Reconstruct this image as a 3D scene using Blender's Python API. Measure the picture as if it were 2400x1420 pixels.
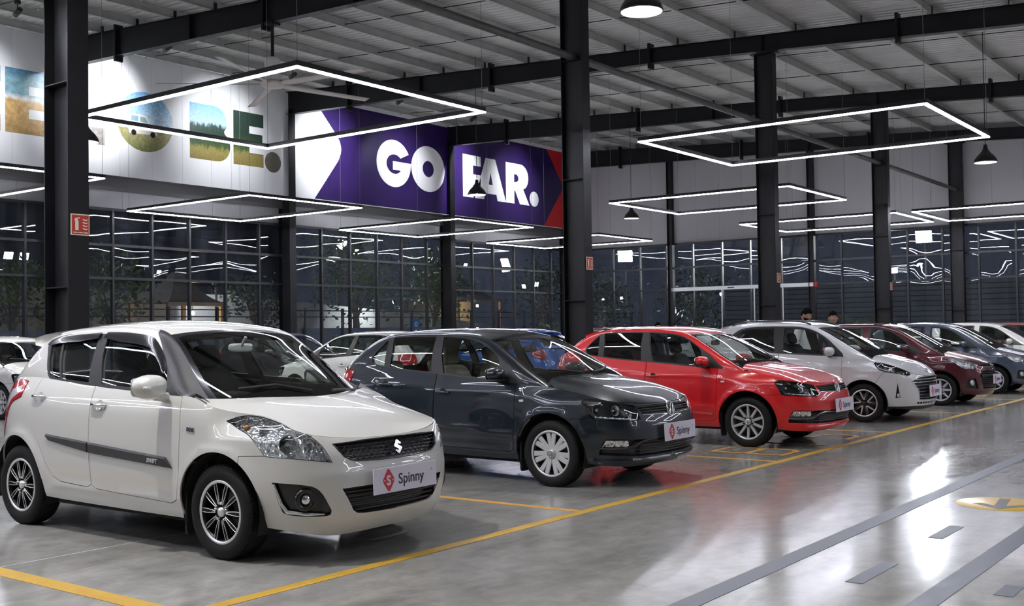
import bpy, bmesh, math, random
import numpy as np
from mathutils import Vector, Matrix
from mathutils.geometry import delaunay_2d_cdt

for _o in list(bpy.data.objects):
    bpy.data.objects.remove(_o)
scene = bpy.context.scene
COL = scene.collection
random.seed(7)
rng = np.random.default_rng(7)

# ---------------------------------------------------------------- camera
CAM_H = 1.475
_yaw, _pitch, _roll = 0.646194, 0.0259087, -0.0139979
_f = Vector((math.cos(_yaw) * math.cos(_pitch), math.sin(_yaw) * math.cos(_pitch), math.sin(_pitch)))
_r = _f.cross(Vector((0, 0, 1))).normalized()
_u = _r.cross(_f)
_r2 = _r * math.cos(_roll) + _u * math.sin(_roll)
_u2 = -_r * math.sin(_roll) + _u * math.cos(_roll)
cam_data = bpy.data.cameras.new('camera')
cam_data.sensor_width = 36.0
cam_data.lens = 36.0 * 2548.6 / 2400.0
cam_data.clip_end = 400
cam = bpy.data.objects.new('camera', cam_data)
COL.objects.link(cam)
cam.matrix_world = Matrix(((_r2.x, _u2.x, -_f.x, 0), (_r2.y, _u2.y, -_f.y, 0), (_r2.z, _u2.z, -_f.z, CAM_H), (0, 0, 0, 1)))
scene.camera = cam

# ---------------------------------------------------------------- world, exposure
world = bpy.data.worlds.new('night_sky')
scene.world = world
world.use_nodes = True
_bg = world.node_tree.nodes['Background']
_bg.inputs[0].default_value = (0.020, 0.024, 0.036, 1)
_bg.inputs[1].default_value = 0.9
vs = scene.view_settings
vs.view_transform = 'Standard'
vs.look = 'None'
vs.exposure = 0.25
vs.gamma = 1.0
vs.use_curve_mapping = False
cy = scene.cycles
cy.max_bounces = 6
cy.diffuse_bounces = 3
cy.glossy_bounces = 4
cy.transmission_bounces = 3
cy.transparent_max_bounces = 12
cy.use_adaptive_sampling = True
cy.adaptive_threshold = .08
cy.adaptive_min_samples = 16
cy.use_denoising = True
cy.sample_clamp_indirect = 6.0
cy.caustics_reflective = False
cy.caustics_refractive = False
LED_STRENGTH = 44.0          # glow of the hanging LED frames
LAMP_WATTS = 260.0           # bulb in each bell pendant
SPOT_WATTS = 900.0           # ceiling spotlights washing the printed wall

# ---------------------------------------------------------------- helpers: materials
MATS = {}

def mat(name, color=(.5, .5, .5), rough=.5, metal=0.0, coat=0.0, spec=.5, emit=None, estr=0.0, coat_rough=.03, trans=0.0, alpha=1.0):
    if name in MATS:
        return MATS[name]
    m = bpy.data.materials.new(name)
    m.use_nodes = True
    b = m.node_tree.nodes['Principled BSDF']
    b.inputs['Base Color'].default_value = (*color, 1)
    b.inputs['Roughness'].default_value = rough
    b.inputs['Metallic'].default_value = metal
    b.inputs['Specular IOR Level'].default_value = spec
    b.inputs['Coat Weight'].default_value = coat
    b.inputs['Coat Roughness'].default_value = coat_rough
    b.inputs['Transmission Weight'].default_value = trans
    b.inputs['Alpha'].default_value = alpha
    if emit:
        b.inputs['Emission Color'].default_value = (*emit, 1)
        b.inputs['Emission Strength'].default_value = estr
    MATS[name] = m
    return m

class NT:
    """tiny node-tree helper"""
    def __init__(s, m):
        s.m = m; s.t = m.node_tree; s.n = s.t.nodes; s.l = s.t.links
        s.b = s.n.get('Principled BSDF')
    def add(s, typ, **kw):
        n = s.n.new(typ)
        for k, v in kw.items():
            if k.startswith('i_'):
                key = k[2:]
                n.inputs[int(key) if key.isdigit() else key].default_value = v
            else:
                setattr(n, k, v)
        return n
    def link(s, a, b):
        s.l.new(a, b)
    def coord(s, kind='Object', scale=(1, 1, 1), rot=(0, 0, 0), loc=(0, 0, 0)):
        tc = s.add('ShaderNodeTexCoord')
        mp = s.add('ShaderNodeMapping')
        mp.inputs['Scale'].default_value = scale
        mp.inputs['Rotation'].default_value = rot
        mp.inputs['Location'].default_value = loc
        s.link(tc.outputs[kind], mp.inputs[0])
        return mp.outputs[0]
    def noise(s, vec, scale=5, detail=4, rough=.55, dist=0.0):
        n = s.add('ShaderNodeTexNoise')
        n.inputs['Scale'].default_value = scale
        n.inputs['Detail'].default_value = detail
        n.inputs['Roughness'].default_value = rough
        n.inputs['Distortion'].default_value = dist
        if vec is not None:
            s.link(vec, n.inputs['Vector'])
        return n.outputs['Fac']
    def ramp(s, fac, stops, interp='LINEAR'):
        r = s.add('ShaderNodeValToRGB')
        r.color_ramp.interpolation = interp
        el = r.color_ramp.elements
        while len(el) < len(stops):
            el.new(.5)
        for e, (p, c) in zip(el, stops):
            e.position = p
            e.color = (*c, 1) if len(c) == 3 else c
        s.link(fac, r.inputs[0])
        return r.outputs[0]
    def mixc(s, fac, a, b, mode='MIX'):
        n = s.add('ShaderNodeMix', data_type='RGBA', blend_type=mode)
        for k, v in ((0, fac), (6, a), (7, b)):
            if hasattr(v, 'is_linked') or hasattr(v, 'links'):
                s.link(v, n.inputs[k])
            else:
                n.inputs[k].default_value = v if k == 0 else (*v, 1)
        return n.outputs[2]
    def maprange(s, fac, a, b, c, d):
        n = s.add('ShaderNodeMapRange')
        for i, v in ((1, a), (2, b), (3, c), (4, d)):
            n.inputs[i].default_value = v
        s.link(fac, n.inputs[0])
        return n.outputs[0]
    def bump(s, h, strength=.2, dist=.02):
        n = s.add('ShaderNodeBump')
        n.inputs['Strength'].default_value = strength
        n.inputs['Distance'].default_value = dist
        s.link(h, n.inputs['Height'])
        s.link(n.outputs[0], s.b.inputs['Normal'])

def varied(name, c1, c2, scale=3, rough=.5, metal=0.0, rough2=None, bump=0.0, stretch=(1, 1, 1), coat=0.0, spec=.5, detail=5):
    """two-tone noise material"""
    if name in MATS:
        return MATS[name]
    m = mat(name, c1, rough, metal, coat, spec)
    t = NT(m)
    v = t.coord('Object', stretch)
    f = t.noise(v, scale, detail)
    t.link(t.ramp(f, [(.35, c1), (.65, c2)]), t.b.inputs['Base Color'])
    if rough2 is not None:
        t.link(t.maprange(f, .3, .7, rough, rough2), t.b.inputs['Roughness'])
    if bump:
        t.bump(t.noise(v, scale * 6, 3), bump, .01)
    return m

def thin_glass(name, tint=(.9, .95, .93), ior=1.5, rough=0.0, haze=0.0, hazecol=(.5, .5, .5), boost=1.0):
    """single-sheet glass: Fresnel mix of a clear tint and a mirror"""
    if name in MATS:
        return MATS[name]
    m = bpy.data.materials.new(name)
    m.use_nodes = True
    t = NT(m)
    t.n.remove(t.b)
    out = t.n['Material Output']
    tr = t.add('ShaderNodeBsdfTransparent')
    tr.inputs[0].default_value = (*tint, 1)
    gl = t.add('ShaderNodeBsdfGlossy')
    gl.inputs['Roughness'].default_value = rough
    gl.inputs['Color'].default_value = (1, 1, 1, 1)
    # Schlick reflectance of a sheet, the same from either side
    lw = t.add('ShaderNodeLayerWeight'); lw.inputs['Blend'].default_value = .5
    pw = t.add('ShaderNodeMath', operation='POWER'); t.link(lw.outputs['Facing'], pw.inputs[0]); pw.inputs[1].default_value = 5
    mul = t.add('ShaderNodeMath', operation='MULTIPLY_ADD'); mul.use_clamp = True
    t.link(pw.outputs[0], mul.inputs[0]); mul.inputs[1].default_value = .93; mul.inputs[2].default_value = .065 * boost
    mx = t.add('ShaderNodeMixShader')
    t.link(mul.outputs[0], mx.inputs[0])
    t.link(tr.outputs[0], mx.inputs[1])
    t.link(gl.outputs[0], mx.inputs[2])
    last = mx
    if haze:
        df = t.add('ShaderNodeBsdfDiffuse')
        df.inputs[0].default_value = (*hazecol, 1)
        mx2 = t.add('ShaderNodeMixShader')
        v = t.coord('Object', (1, 1, .35))
        f = t.noise(v, 1.6, 6, .65)
        t.link(t.maprange(f, .35, .75, haze * .2, haze * 1.6), mx2.inputs[0])
        t.link(mx.outputs[0], mx2.inputs[1])
        t.link(df.outputs[0], mx2.inputs[2])
        last = mx2
    t.link(last.outputs[0], out.inputs[0])
    MATS[name] = m
    return m

# ---------------------------------------------------------------- helpers: objects
def tag(o, label=None, cat=None, group=None, kind=None):
    if label: o['label'] = label
    if cat: o['category'] = cat
    if group: o['group'] = group
    if kind: o['kind'] = kind
    return o

def thing(name, label, cat, loc=(0, 0, 0), rz=0.0, group=None, kind=None):
    o = bpy.data.objects.new(name, None)
    o.empty_display_size = .2
    COL.objects.link(o)
    o.location = loc
    o.rotation_euler = (0, 0, rz)
    return tag(o, label, cat, group, kind)

def link_mesh(name, me, parent=None, mats=()):
    o = bpy.data.objects.new(name, me)
    for m in mats:
        if m.name not in [q.name for q in me.materials if q]:
            me.materials.append(m)
    COL.objects.link(o)
    if parent is not None:
        o.parent = parent
    return o

def copy_tree(o, parent=None):
    c = o.copy()
    COL.objects.link(c)
    c.parent = parent
    for ch in list(o.children):
        copy_tree(ch, c)
    return c

class MB:
    """mesh builder: collects verts and faces, builds one mesh object"""
    def __init__(s):
        s.v = []; s.f = []; s.mi = []; s.sm = []
    def add(s, vs, fs, mi=0, smooth=False, M=None):
        o = len(s.v)
        for p in vs:
            p = Vector(p)
            s.v.append(tuple(M @ p) if M else tuple(p))
        for f in fs:
            s.f.append(tuple(i + o for i in f)); s.mi.append(mi); s.sm.append(smooth)
        return s
    def box(s, x0, x1, y0, y1, z0, z1, mi=0, M=None):
        v = [(x0, y0, z0), (x1, y0, z0), (x1, y1, z0), (x0, y1, z0), (x0, y0, z1), (x1, y0, z1), (x1, y1, z1), (x0, y1, z1)]
        f = [(0, 3, 2, 1), (4, 5, 6, 7), (0, 1, 5, 4), (1, 2, 6, 5), (2, 3, 7, 6), (3, 0, 4, 7)]
        return s.add(v, f, mi, False, M)
    def prism(s, poly, h0, h1, mi=0, M=None):
        """polygon in local xy extruded in z"""
        n = len(poly)
        v = [(x, y, h0) for x, y in poly] + [(x, y, h1) for x, y in poly]
        f = [tuple(range(n - 1, -1, -1)), tuple(range(n, 2 * n))]
        f += [(i, (i + 1) % n, n + (i + 1) % n, n + i) for i in range(n)]
        return s.add(v, f, mi, False, M)
    def tube(s, path, r, n=8, mi=0, cap=True, closed=False, M=None):
        path = [Vector(p) for p in path]
        rs = r if isinstance(r, (list, tuple)) else [r] * len(path)
        vs, fs = [], []
        up = None
        m = len(path)
        for i, p in enumerate(path):
            if closed:
                d = (path[(i + 1) % m] - path[i - 1]).normalized()
            else:
                d = (path[min(i + 1, m - 1)] - path[max(i - 1, 0)]).normalized()
            if up is None:
                up = Vector((0, 0, 1)) if abs(d.z) < .9 else Vector((1, 0, 0))
            e1 = d.cross(up).normalized()
            e2 = e1.cross(d)
            up = e2
            for k in range(n):
                a = 2 * math.pi * k / n
                vs.append(p + e1 * (rs[i] * math.cos(a)) + e2 * (rs[i] * math.sin(a)))
        for i in range(m if closed else m - 1):
            j = (i + 1) % m
            for k in range(n):
                fs.append((i * n + k, i * n + (k + 1) % n, j * n + (k + 1) % n, j * n + k))
        s.add(vs, fs, mi, True, M)
        if cap and not closed:
            s.add(vs[:n], [tuple(range(n))], mi, False, M)
            s.add(vs[-n:], [tuple(range(n - 1, -1, -1))], mi, False, M)
        return s
    def lathe(s, prof, n=24, mi=0, axis='z', M=None, smooth=True, a0=0.0, a1=2 * math.pi):
        """prof: (radius, height) pairs"""
        vs, fs = [], []
        full = abs(a1 - a0 - 2 * math.pi) < 1e-6
        cols = n if full else n + 1
        for r, h in prof:
            for k in range(cols):
                a = a0 + (a1 - a0) * k / n
                p = (r * math.cos(a), r * math.sin(a), h)
                if axis == 'x':
                    p = (p[2], p[0], p[1])
                elif axis == 'y':
                    p = (p[1], p[2], p[0])
                vs.append(p)
        for i in range(len(prof) - 1):
            for k in range(n):
                k2 = (k + 1) % cols
                fs.append((i * cols + k, i * cols + k2, (i + 1) * cols + k2, (i + 1) * cols + k))
        return s.add(vs, fs, mi, smooth, M)
    def sphere(s, c, r, nu=16, nv=10, mi=0, sc=(1, 1, 1), M=None):
        vs, fs = [], []
        for i in range(nv + 1):
            t = math.pi * i / nv
            for k in range(nu):
                a = 2 * math.pi * k / nu
                vs.append((c[0] + r * sc[0] * math.sin(t) * math.cos(a), c[1] + r * sc[1] * math.sin(t) * math.sin(a), c[2] + r * sc[2] * math.cos(t)))
        for i in range(nv):
            for k in range(nu):
                fs.append((i * nu + k, (i + 1) * nu + k, (i + 1) * nu + (k + 1) % nu, i * nu + (k + 1) % nu))
        return s.add(vs, fs, mi, True, M)
    def mesh(s, name, mats):
        me = bpy.data.meshes.new(name)
        me.from_pydata(s.v, [], s.f)
        for m in (mats if isinstance(mats, (list, tuple)) else [mats]):
            me.materials.append(m)
        me.polygons.foreach_set('material_index', s.mi)
        me.polygons.foreach_set('use_smooth', s.sm)
        me.update()
        return me
    def build(s, name, mats, parent=None, loc=None, rz=None):
        o = bpy.data.objects.new(name, s.mesh(name, mats))
        COL.objects.link(o)
        if parent is not None:
            o.parent = parent
        if loc is not None:
            o.location = loc
        if rz is not None:
            o.rotation_euler[2] = rz
        return o

def struct(o):
    o['kind'] = 'structure'
    return o

def part_copy(o, parent, loc=None, rot=None, scale=None):
    c = o.copy()
    COL.objects.link(c)
    c.parent = parent
    if loc is not None: c.location = loc
    if rot is not None: c.rotation_euler = rot
    if scale is not None: c.scale = scale
    return c

def text_mesh(txt, size=1.0, depth=0.0, bold=0.0, shear=0.0, spacing=1.0, align='LEFT'):
    """built-in font outlines as a mesh lying in the xy plane"""
    cu = bpy.data.curves.new('lettering', 'FONT')
    cu.body = txt; cu.size = size; cu.extrude = depth; cu.offset = bold; cu.shear = shear
    cu.space_character = spacing; cu.align_x = align; cu.resolution_u = 4
    o = bpy.data.objects.new('lettering', cu)
    COL.objects.link(o)
    me = bpy.data.meshes.new_from_object(o.evaluated_get(bpy.context.evaluated_depsgraph_get()))
    bpy.data.objects.remove(o)
    bpy.data.curves.remove(cu)
    return me
# ================================================================ the showroom
YW, XR = 26.0, 38.7            # printed wall plane, end wall plane
GY = 26.35                     # glazing line of the long wall
X0, Y0 = -13.0, -15.0          # walls behind the camera
def roof_z(y):                 # underside of purlins = top of rafters
    return 7.44 + .0625 * y

# ---- materials
M_floor = mat('polished_concrete', (.40, .39, .37), .2)
t = NT(M_floor)
v = t.coord('Object')
n1 = t.noise(t.coord('Object', (.5, 1.0, 1)), .9, 8, .68, .8)
n2 = t.noise(v, 5.0, 7, .66, .5)
n3 = t.noise(t.coord('Object', (.35, 1.3, 1)), 1.7, 6, .65, 1.2)
c1 = t.ramp(n1, [(.28, (.245, .238, .216)), (.5, (.34, .332, .306)), (.72, (.42, .411, .382))])
c2 = t.ramp(n2, [(.28, (.74, .74, .74)), (.60, (1, 1, 1))])
c3 = t.ramp(n3, [(.30, (.76, .77, .78)), (.52, (1, 1, 1))])
cc = t.mixc(1.0, t.mixc(1.0, c1, c2, 'MULTIPLY'), c3, 'MULTIPLY')
t.link(cc, t.b.inputs['Base Color'])
t.link(t.maprange(n3, .30, .75, .21, .09), t.b.inputs['Roughness'])
t.b.inputs['Specular IOR Level'].default_value = .30
t.bump(t.noise(t.coord('Object', (1, 1.6, 1)), 1.6, 4, .5), .10, .006)

M_steel = varied('black_painted_steel', (.0045, .0048, .0058), (.008, .0083, .0095), 4, .40, 0, .5, 0, spec=.3)
M_steel_web = varied('dull_grey_steel', (.009, .0093, .0105), (.022, .0225, .024), 5, .42, 0, .55, 0, (1, 1, .25), spec=.35)
M_purlin = varied('galvanised_purlin', (.42, .435, .41), (.50, .51, .485), 2.5, .5, .1, .6)
M_roof = varied('galvanised_roof_sheet', (.52, .52, .50), (.62, .62, .60), 1.2, .42, .2, .52)
M_wallw = varied('white_wall_panel', (.74, .75, .76), (.80, .81, .82), .6, .42)
M_wallg = varied('grey_wall_panel', (.36, .355, .36), (.40, .395, .40), .6, .5)
M_mull = mat('black_window_profile', (.022, .023, .025), .35)
M_glass = thin_glass('showroom_glass', (.86, .885, .90), 1.52, 0.0, .05, (.36, .42, .52), .7)
M_chrome = mat('polished_chrome', (.82, .83, .85), .08, 1.0)
M_alu = mat('brushed_aluminium', (.62, .63, .64), .32, .9)
M_yel = varied('yellow_floor_paint', (.50, .29, .028), (.58, .355, .045), 9, .45, 0, .6)
M_org = varied('orange_floor_paint', (.58, .29, .05), (.66, .36, .09), 9, .5, 0, .65)
M_blue = varied('blue_grey_floor_paint', (.12, .135, .165), (.17, .185, .215), 8, .4, 0, .55)
M_rubber = mat('black_rubber', (.012, .012, .013), .55)
M_blackpl = mat('black_plastic', (.014, .014, .016), .38)
M_red = mat('red_print', (.62, .02, .025), .45)
M_white = mat('white_print', (.86, .86, .87), .4)
M_purple = varied('purple_print', (.024, .011, .078), (.032, .014, .10), 1.5, .3)
M_led = mat('led_diffuser', (.9, .9, .95), .4, emit=(.86, .87, 1.0), estr=LED_STRENGTH)
M_bulb = mat('lamp_bulb', (1, 1, 1), .4, emit=(1, .97, .93), estr=30)

# ---- floor
fl = struct(MB().box(X0, XR + .3, Y0, GY + .1, -.3, 0).build('floor', M_floor))
tag(fl, 'polished grey concrete showroom floor', 'floor')

def strip(name, x0, x1, y0, y1, m, label, z=.0025):
    o = MB().box(x0, x1, y0, y1, .0004, z).build(name, m)
    return tag(o, label, 'floor marking')
strip('yellow_floor_line', 1.0, 37.5, 4.845, 4.945, M_yel, 'long yellow line painted along the front of the parking bays', .003)
bays = [3.56, 7.42, 11.33, 15.2, 19.05, 22.9, 26.8, 30.6]
bnear = ['at the near left corner', 'left of the dark grey hatchback', 'left of the bright red hatchback', 'right of the bright red hatchback', 'left of the maroon hatchback', 'left of the slate blue hatchback', 'right of the slate blue hatchback', 'left of the dark red car']
for k, bx in enumerate(bays):
    w = .065 if k == 0 else .04
    strip('bay_divider_line', bx - w, bx + w, 4.945, 9.9, M_org if k else M_yel, ('thin orange' if k else 'wider yellow') + ' bay line on the floor ' + bnear[k])
strip('blue_lane_line', -2, 30, 2.73, 2.87, M_blue, 'long blue grey lane line crossing the aisle floor')
strip('blue_lane_line', -2, 30, 1.70, 1.84, M_blue, 'blue grey lane line in the near right corner of the floor')
strip('blue_dash', 6.2, 6.85, 2.19, 2.29, M_blue, 'short blue grey dash between the two lane lines, nearer one')
strip('blue_dash', 7.8, 8.35, 2.19, 2.29, M_blue, 'short blue grey dash between the two lane lines, by the light streak')
strip('blue_dash', 6.34, 6.62, 1.42, 1.52, M_blue, 'short blue grey dash beyond the near lane line')
strip('floor_joint', -6, 5.3, 6.89, 6.905, mat('pale_joint_filler', (.42, .42, .40), .6), 'pale saw-cut joint in the floor beside the near white hatchback', .0012)
# round arrow marker
mk = thing('arrow_marker', 'yellow round floor marker with a dark arrow', 'floor marking', (9.57, 2.21, 0))
MB().lathe([(0, .003), (.35, .003), (.355, .0005)], 48).build('disc', mat('yellow_disc_paint', (.72, .47, .05), .35), mk)
arr = [(-.29, 0), (-.06, .21), (-.02, .15), (-.13, .042), (.28, .042), (.28, -.042), (-.13, -.042), (-.02, -.15), (-.06, -.21)]
MB().prism(arr, .003, .0045).build('arrow', mat('dark_grey_paint', (.09, .09, .10), .4), mk, rz=.12)
# bay number painted on the floor (reads from the aisle)
num = thing('bay_number', 'orange bay number painted on the floor under the red hatchback', 'floor marking', (11.85, 5.08, 0))
def floor_glyph(outer, holes):
    pts, edges = [], []
    for lp in [outer] + holes:
        o = len(pts); pts += [Vector(p) for p in lp]
        edges += [(o + i, o + (i + 1) % len(lp)) for i in range(len(lp))]
    V, E, F, *_ = delaunay_2d_cdt(pts, edges, [], 0, 1e-6)
    def ins(c, lp):
        r, j = False, len(lp) - 1
        for i in range(len(lp)):
            if (lp[i][1] > c[1]) != (lp[j][1] > c[1]) and c[0] < (lp[j][0] - lp[i][0]) * (c[1] - lp[i][1]) / (lp[j][1] - lp[i][1]) + lp[i][0]: r = not r
            j = i
        return r
    keep = []
    for f in F:
        c = (sum(V[i].x for i in f) / len(f), sum(V[i].y for i in f) / len(f))
        if ins(c, outer) and not any(ins(c, h) for h in holes): keep.append(tuple(f))
    MB().add([(p.x, p.y, .003) for p in V], keep).build('digit', M_org, num)
floor_glyph([(0, 0), (.52, 0), (.66, .10), (.66, .38), (.58, .47), (.66, .56), (.66, .84), (.52, .94), (0, .94)],
            [[(.08, .07), (.48, .07), (.58, .14), (.58, .35), (.48, .43), (.08, .43)], [(.08, .51), (.48, .51), (.58, .59), (.58, .80), (.48, .87), (.08, .87)]])
floor_glyph([(1.24, 0), (1.32, 0), (1.32, .94), (1.24, .94), (.98, .74), (1.03, .67), (1.24, .82)], [])
floor_glyph([(2.75, .94), (2.14, .94), (2.14, .50), (2.55, .50), (2.68, .40), (2.68, .16), (2.55, .07), (2.14, .07), (2.14, 0), (2.60, 0), (2.76, .12), (2.76, .44), (2.60, .57), (2.22, .57), (2.22, .87), (2.75, .87)], [])

# ---- long wall: upper printed panels, lower recessed panels, glazing
wl = thing('wall_left', 'white panelled wall above the long glazing', 'wall'); struct(wl)
pan = MB().box(0, .994, 0, .10, 0, 1).mesh('panel', M_wallw)
pang_ = MB().box(0, .994, 0, .10, 0, 1).mesh('panel', varied('pale_grey_wall_panel', (.29, .293, .297), (.33, .333, .337), .6, .5))  # dimmer light below the spot beams put into the panel colour
x = X0
while x < XR:
    o = link_mesh('panel', pan, wl); o.location = (x, YW, 5.8); o.scale = (1, 3.4, 3.55)
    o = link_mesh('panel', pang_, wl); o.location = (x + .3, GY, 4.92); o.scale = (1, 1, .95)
    x += 1.0
MB().box(X0, XR, YW + .30, GY - .005, 5.43, 5.80).build('flashing', mat('dark_grey_flashing', (.095, .095, .097), .6), wl)  # shadow below the printed overhang, built as a dark grey strip
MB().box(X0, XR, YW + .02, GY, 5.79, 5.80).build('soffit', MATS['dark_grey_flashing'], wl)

# ---- end wall
wr = thing('wall_right', 'grey panelled end wall above the glazing', 'wall'); struct(wr)
pang = MB().box(0, .10, 0, .994, 0, 1).mesh('panel', M_wallg)
y = Y0
while y < YW + .3:
    o = link_mesh('panel', pang, wr); o.location = (XR, y, 4.87); o.scale = (1, 1, max(.5, roof_z(y) + .28 - 4.87))
    y += 1.0

# walls behind the camera
M_wallb = varied('back_wall_panel', (.50, .50, .51), (.56, .56, .57), .6, .5)
struct(tag(MB().box(X0 - .2, X0, Y0, GY, 0, 9.2).build('wall_back', M_wallb), 'plain grey wall behind the camera', 'wall'))
struct(tag(MB().box(X0, XR + .3, Y0 - .2, Y0, 0, 6.9).build('wall_near', M_wallb), 'plain grey wall on the near side', 'wall'))

# ---- glazing grids
def glazing(name, label, axis, pos, cuts, z_levels, lo, hi, seq):
    """axis 'x': mullions at x = cuts on plane y = pos; axis 'y': at y = cuts on plane x = pos"""
    g = struct(thing(name, label, 'window'))
    def put(b, nm, m):
        o = b.build(nm, m, g)
        return o
    def bx(a0, a1, d0, d1, z0, z1):
        b = MB()
        if axis == 'x': b.box(a0, a1, pos + d0, pos + d1, z0, z1)
        else: b.box(pos + d0, pos + d1, a0, a1, z0, z1)
        return b
    inn = -.06 if True else 0
    for c in cuts:
        put(bx(c - .03, c + .03, -.07, .05, 0, z_levels[-1]), 'mullion', M_mull)
    for zz in z_levels:
        put(bx(lo, hi, -.06, .04, zz - .035, zz + .035), 'transom', M_mull)
    ed = sorted(set([lo] + list(cuts) + [hi]))
    r2 = random.Random(5)
    zs = [0.0] + list(z_levels)
    for a0, a1 in zip(ed[:-1], ed[1:]):
        for z0, z1 in zip(zs[:-1], zs[1:]):
            if z1 - z0 < .2: continue
            b = MB()
            # each pane sits a touch out of true, as real glazing does
            tl = [r2.uniform(-.006, .006) for _ in range(4)]
            nx, nz = 6, 6
            bw = r2.uniform(-.004, .004)
            vs, fs = [], []
            for j in range(nz + 1):
                for i in range(nx + 1):
                    u, w = i / nx, j / nz
                    d = tl[0] * (1 - u) * (1 - w) + tl[1] * u * (1 - w) + tl[2] * u * w + tl[3] * (1 - u) * w + bw * math.sin(math.pi * u) * math.sin(math.pi * w)
                    A = a0 + (a1 - a0) * u; Z = z0 + (z1 - z0) * w
                    vs.append((A, pos + d, Z) if axis == 'x' else (pos + d, A, Z))
            for j in range(nz):
                for i in range(nx):
                    q = j * (nx + 1) + i
                    fs.append((q, q + 1, q + nx + 2, q + nx + 1))
            b.add(vs, fs, 0, True)
            put(b, 'pane', M_glass)
    return g
mx = [-11.2, -9.9, -8.7, -7.4, -6.1, -4.8, -3.5, -2.2, -.9, .4, 1.7, 3.0, 4.3, 5.6, 6.85, 8.1, 9.4, 10.7, 12.0, 13.2, 14.49, 15.7, 16.97, 18.2, 19.45, 20.73, 22.0, 23.3, 24.59, 25.88, 27.17, 28.42, 29.77, 31.1, 32.4, 33.7, 35.06, 36.4, 37.66]
glazing('window_1', 'long dark glazed wall in a black grid under the printed panels', 'x', GY, mx, [3.055, 3.95, 4.92], X0, XR, 1)
my = [-13.9, -12.7, -11.5, -10.3, -9.1, -7.9, -6.7, -5.5, -4.3, -3.1, -1.9, -.7, .5, 1.7, 2.4, 3.55, 4.75, 5.93, 7.11, 8.29, 9.46, 10.64, 11.82, 12.98, 14.18, 15.3, 16.5, 17.75, 18.93, 20.19, 21.37, 22.6, 23.89, 25.1]
glazing('window_2', 'end wall glazing in a black grid under the grey panels', 'y', XR + .05, my, [3.05, 3.92, 4.87], Y0, GY, 2)
# sliding door operator over the entrance in the end wall
sd = struct(thing('door_1', 'sliding glass entrance door with a pale header box', 'door'))
MB().box(XR - .16, XR - .02, 15.2, 21.06, 2.97, 3.11).build('header', mat('pale_header_paint', (.72, .72, .72), .4), sd)
MB().box(XR - .165, XR - .02, 15.08, 15.2, 2.96, 3.12).build('end_cap', M_red, sd)
MB().box(XR - .175, XR - .16, 18.35, 18.62, 3.02, 3.06).build('sensor', M_blackpl, sd)
for yy in (16.4, 17.55, 18.9):
    MB().box(XR - .12, XR - .08, yy - .02, yy + .02, 0, 2.97).build('leaf_stile', M_alu, sd)

# ---- steel frame: H columns, rafters, struts, purlins
def h_column(x, y, top, D, B, label, group, name='steel_column', plates=(1.97, 4.0), face=True):
    c = thing(name, label, 'column', (x, y, 0), group=group)
    MB().box(-B / 2, B / 2, -D / 2, -D / 2 + .014, 0, top).build('flange', M_steel, c)
    MB().box(-B / 2, B / 2, D / 2 - .014, D / 2, 0, top).build('flange', M_steel, c)
    MB().box(-.006, .006, -D / 2 + .014, D / 2 - .014, 0, top).build('web', M_steel_web, c)
    for z in plates:
        if z < top:
            MB().box(-B / 2 + .004, B / 2 - .004, -D / 2 + .014, D / 2 - .014, z - .006, z + .006).build('stiffener', M_steel, c)
    MB().box(-B / 2 - .08, B / 2 + .08, -D / 2 - .08, D / 2 + .08, 0, .025).build('base_plate', M_steel, c)
    return c
col_data = [(5.98, 'black steel column nearest the camera, behind the white hatchback'),
            (15.2, 'black steel column behind the bright red hatchback roof'),
            (22.95, 'black steel column in front of the sliding door'),
            (30.7, 'black steel column right of the standing men'),
            (38.42, 'black steel column of the middle row against the end glazing')]
for cx, lb in col_data:
    top = roof_z(10.07) - .42
    c = h_column(cx, 10.07, top, .43, .225, lb, 'black columns of the middle row', plates=(1.97, 4.0, 6.0))
    MB().box(-.15, .15, -.30, .30, top - .02, top).build('cap_plate', M_steel, c)
for cx, lb in ((7.45, 'black wall column at the left end of the glazing'), (15.2, 'black wall column hidden behind the near column'), (22.95, 'black wall column between the picture letters and the white arrow'), (30.7, 'black wall column between the words of the purple graphic'), (38.5, 'black corner column at the end of the purple graphic')):
    h_column(cx, YW + .1, roof_z(26) - .55, .52, .26, lb, 'black columns of the long wall', 'wall_column', ())
for cy, lb in ((21.1, 'black post at the left of the sliding door'), (15.25, 'black post at the right of the sliding door'), (4.6, 'black post on the end wall beyond the last cars')):
    h_column(XR - .1, cy, roof_z(cy) - .2, .22, .2, lb, 'black posts of the end wall', 'wall_post', ())

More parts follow.
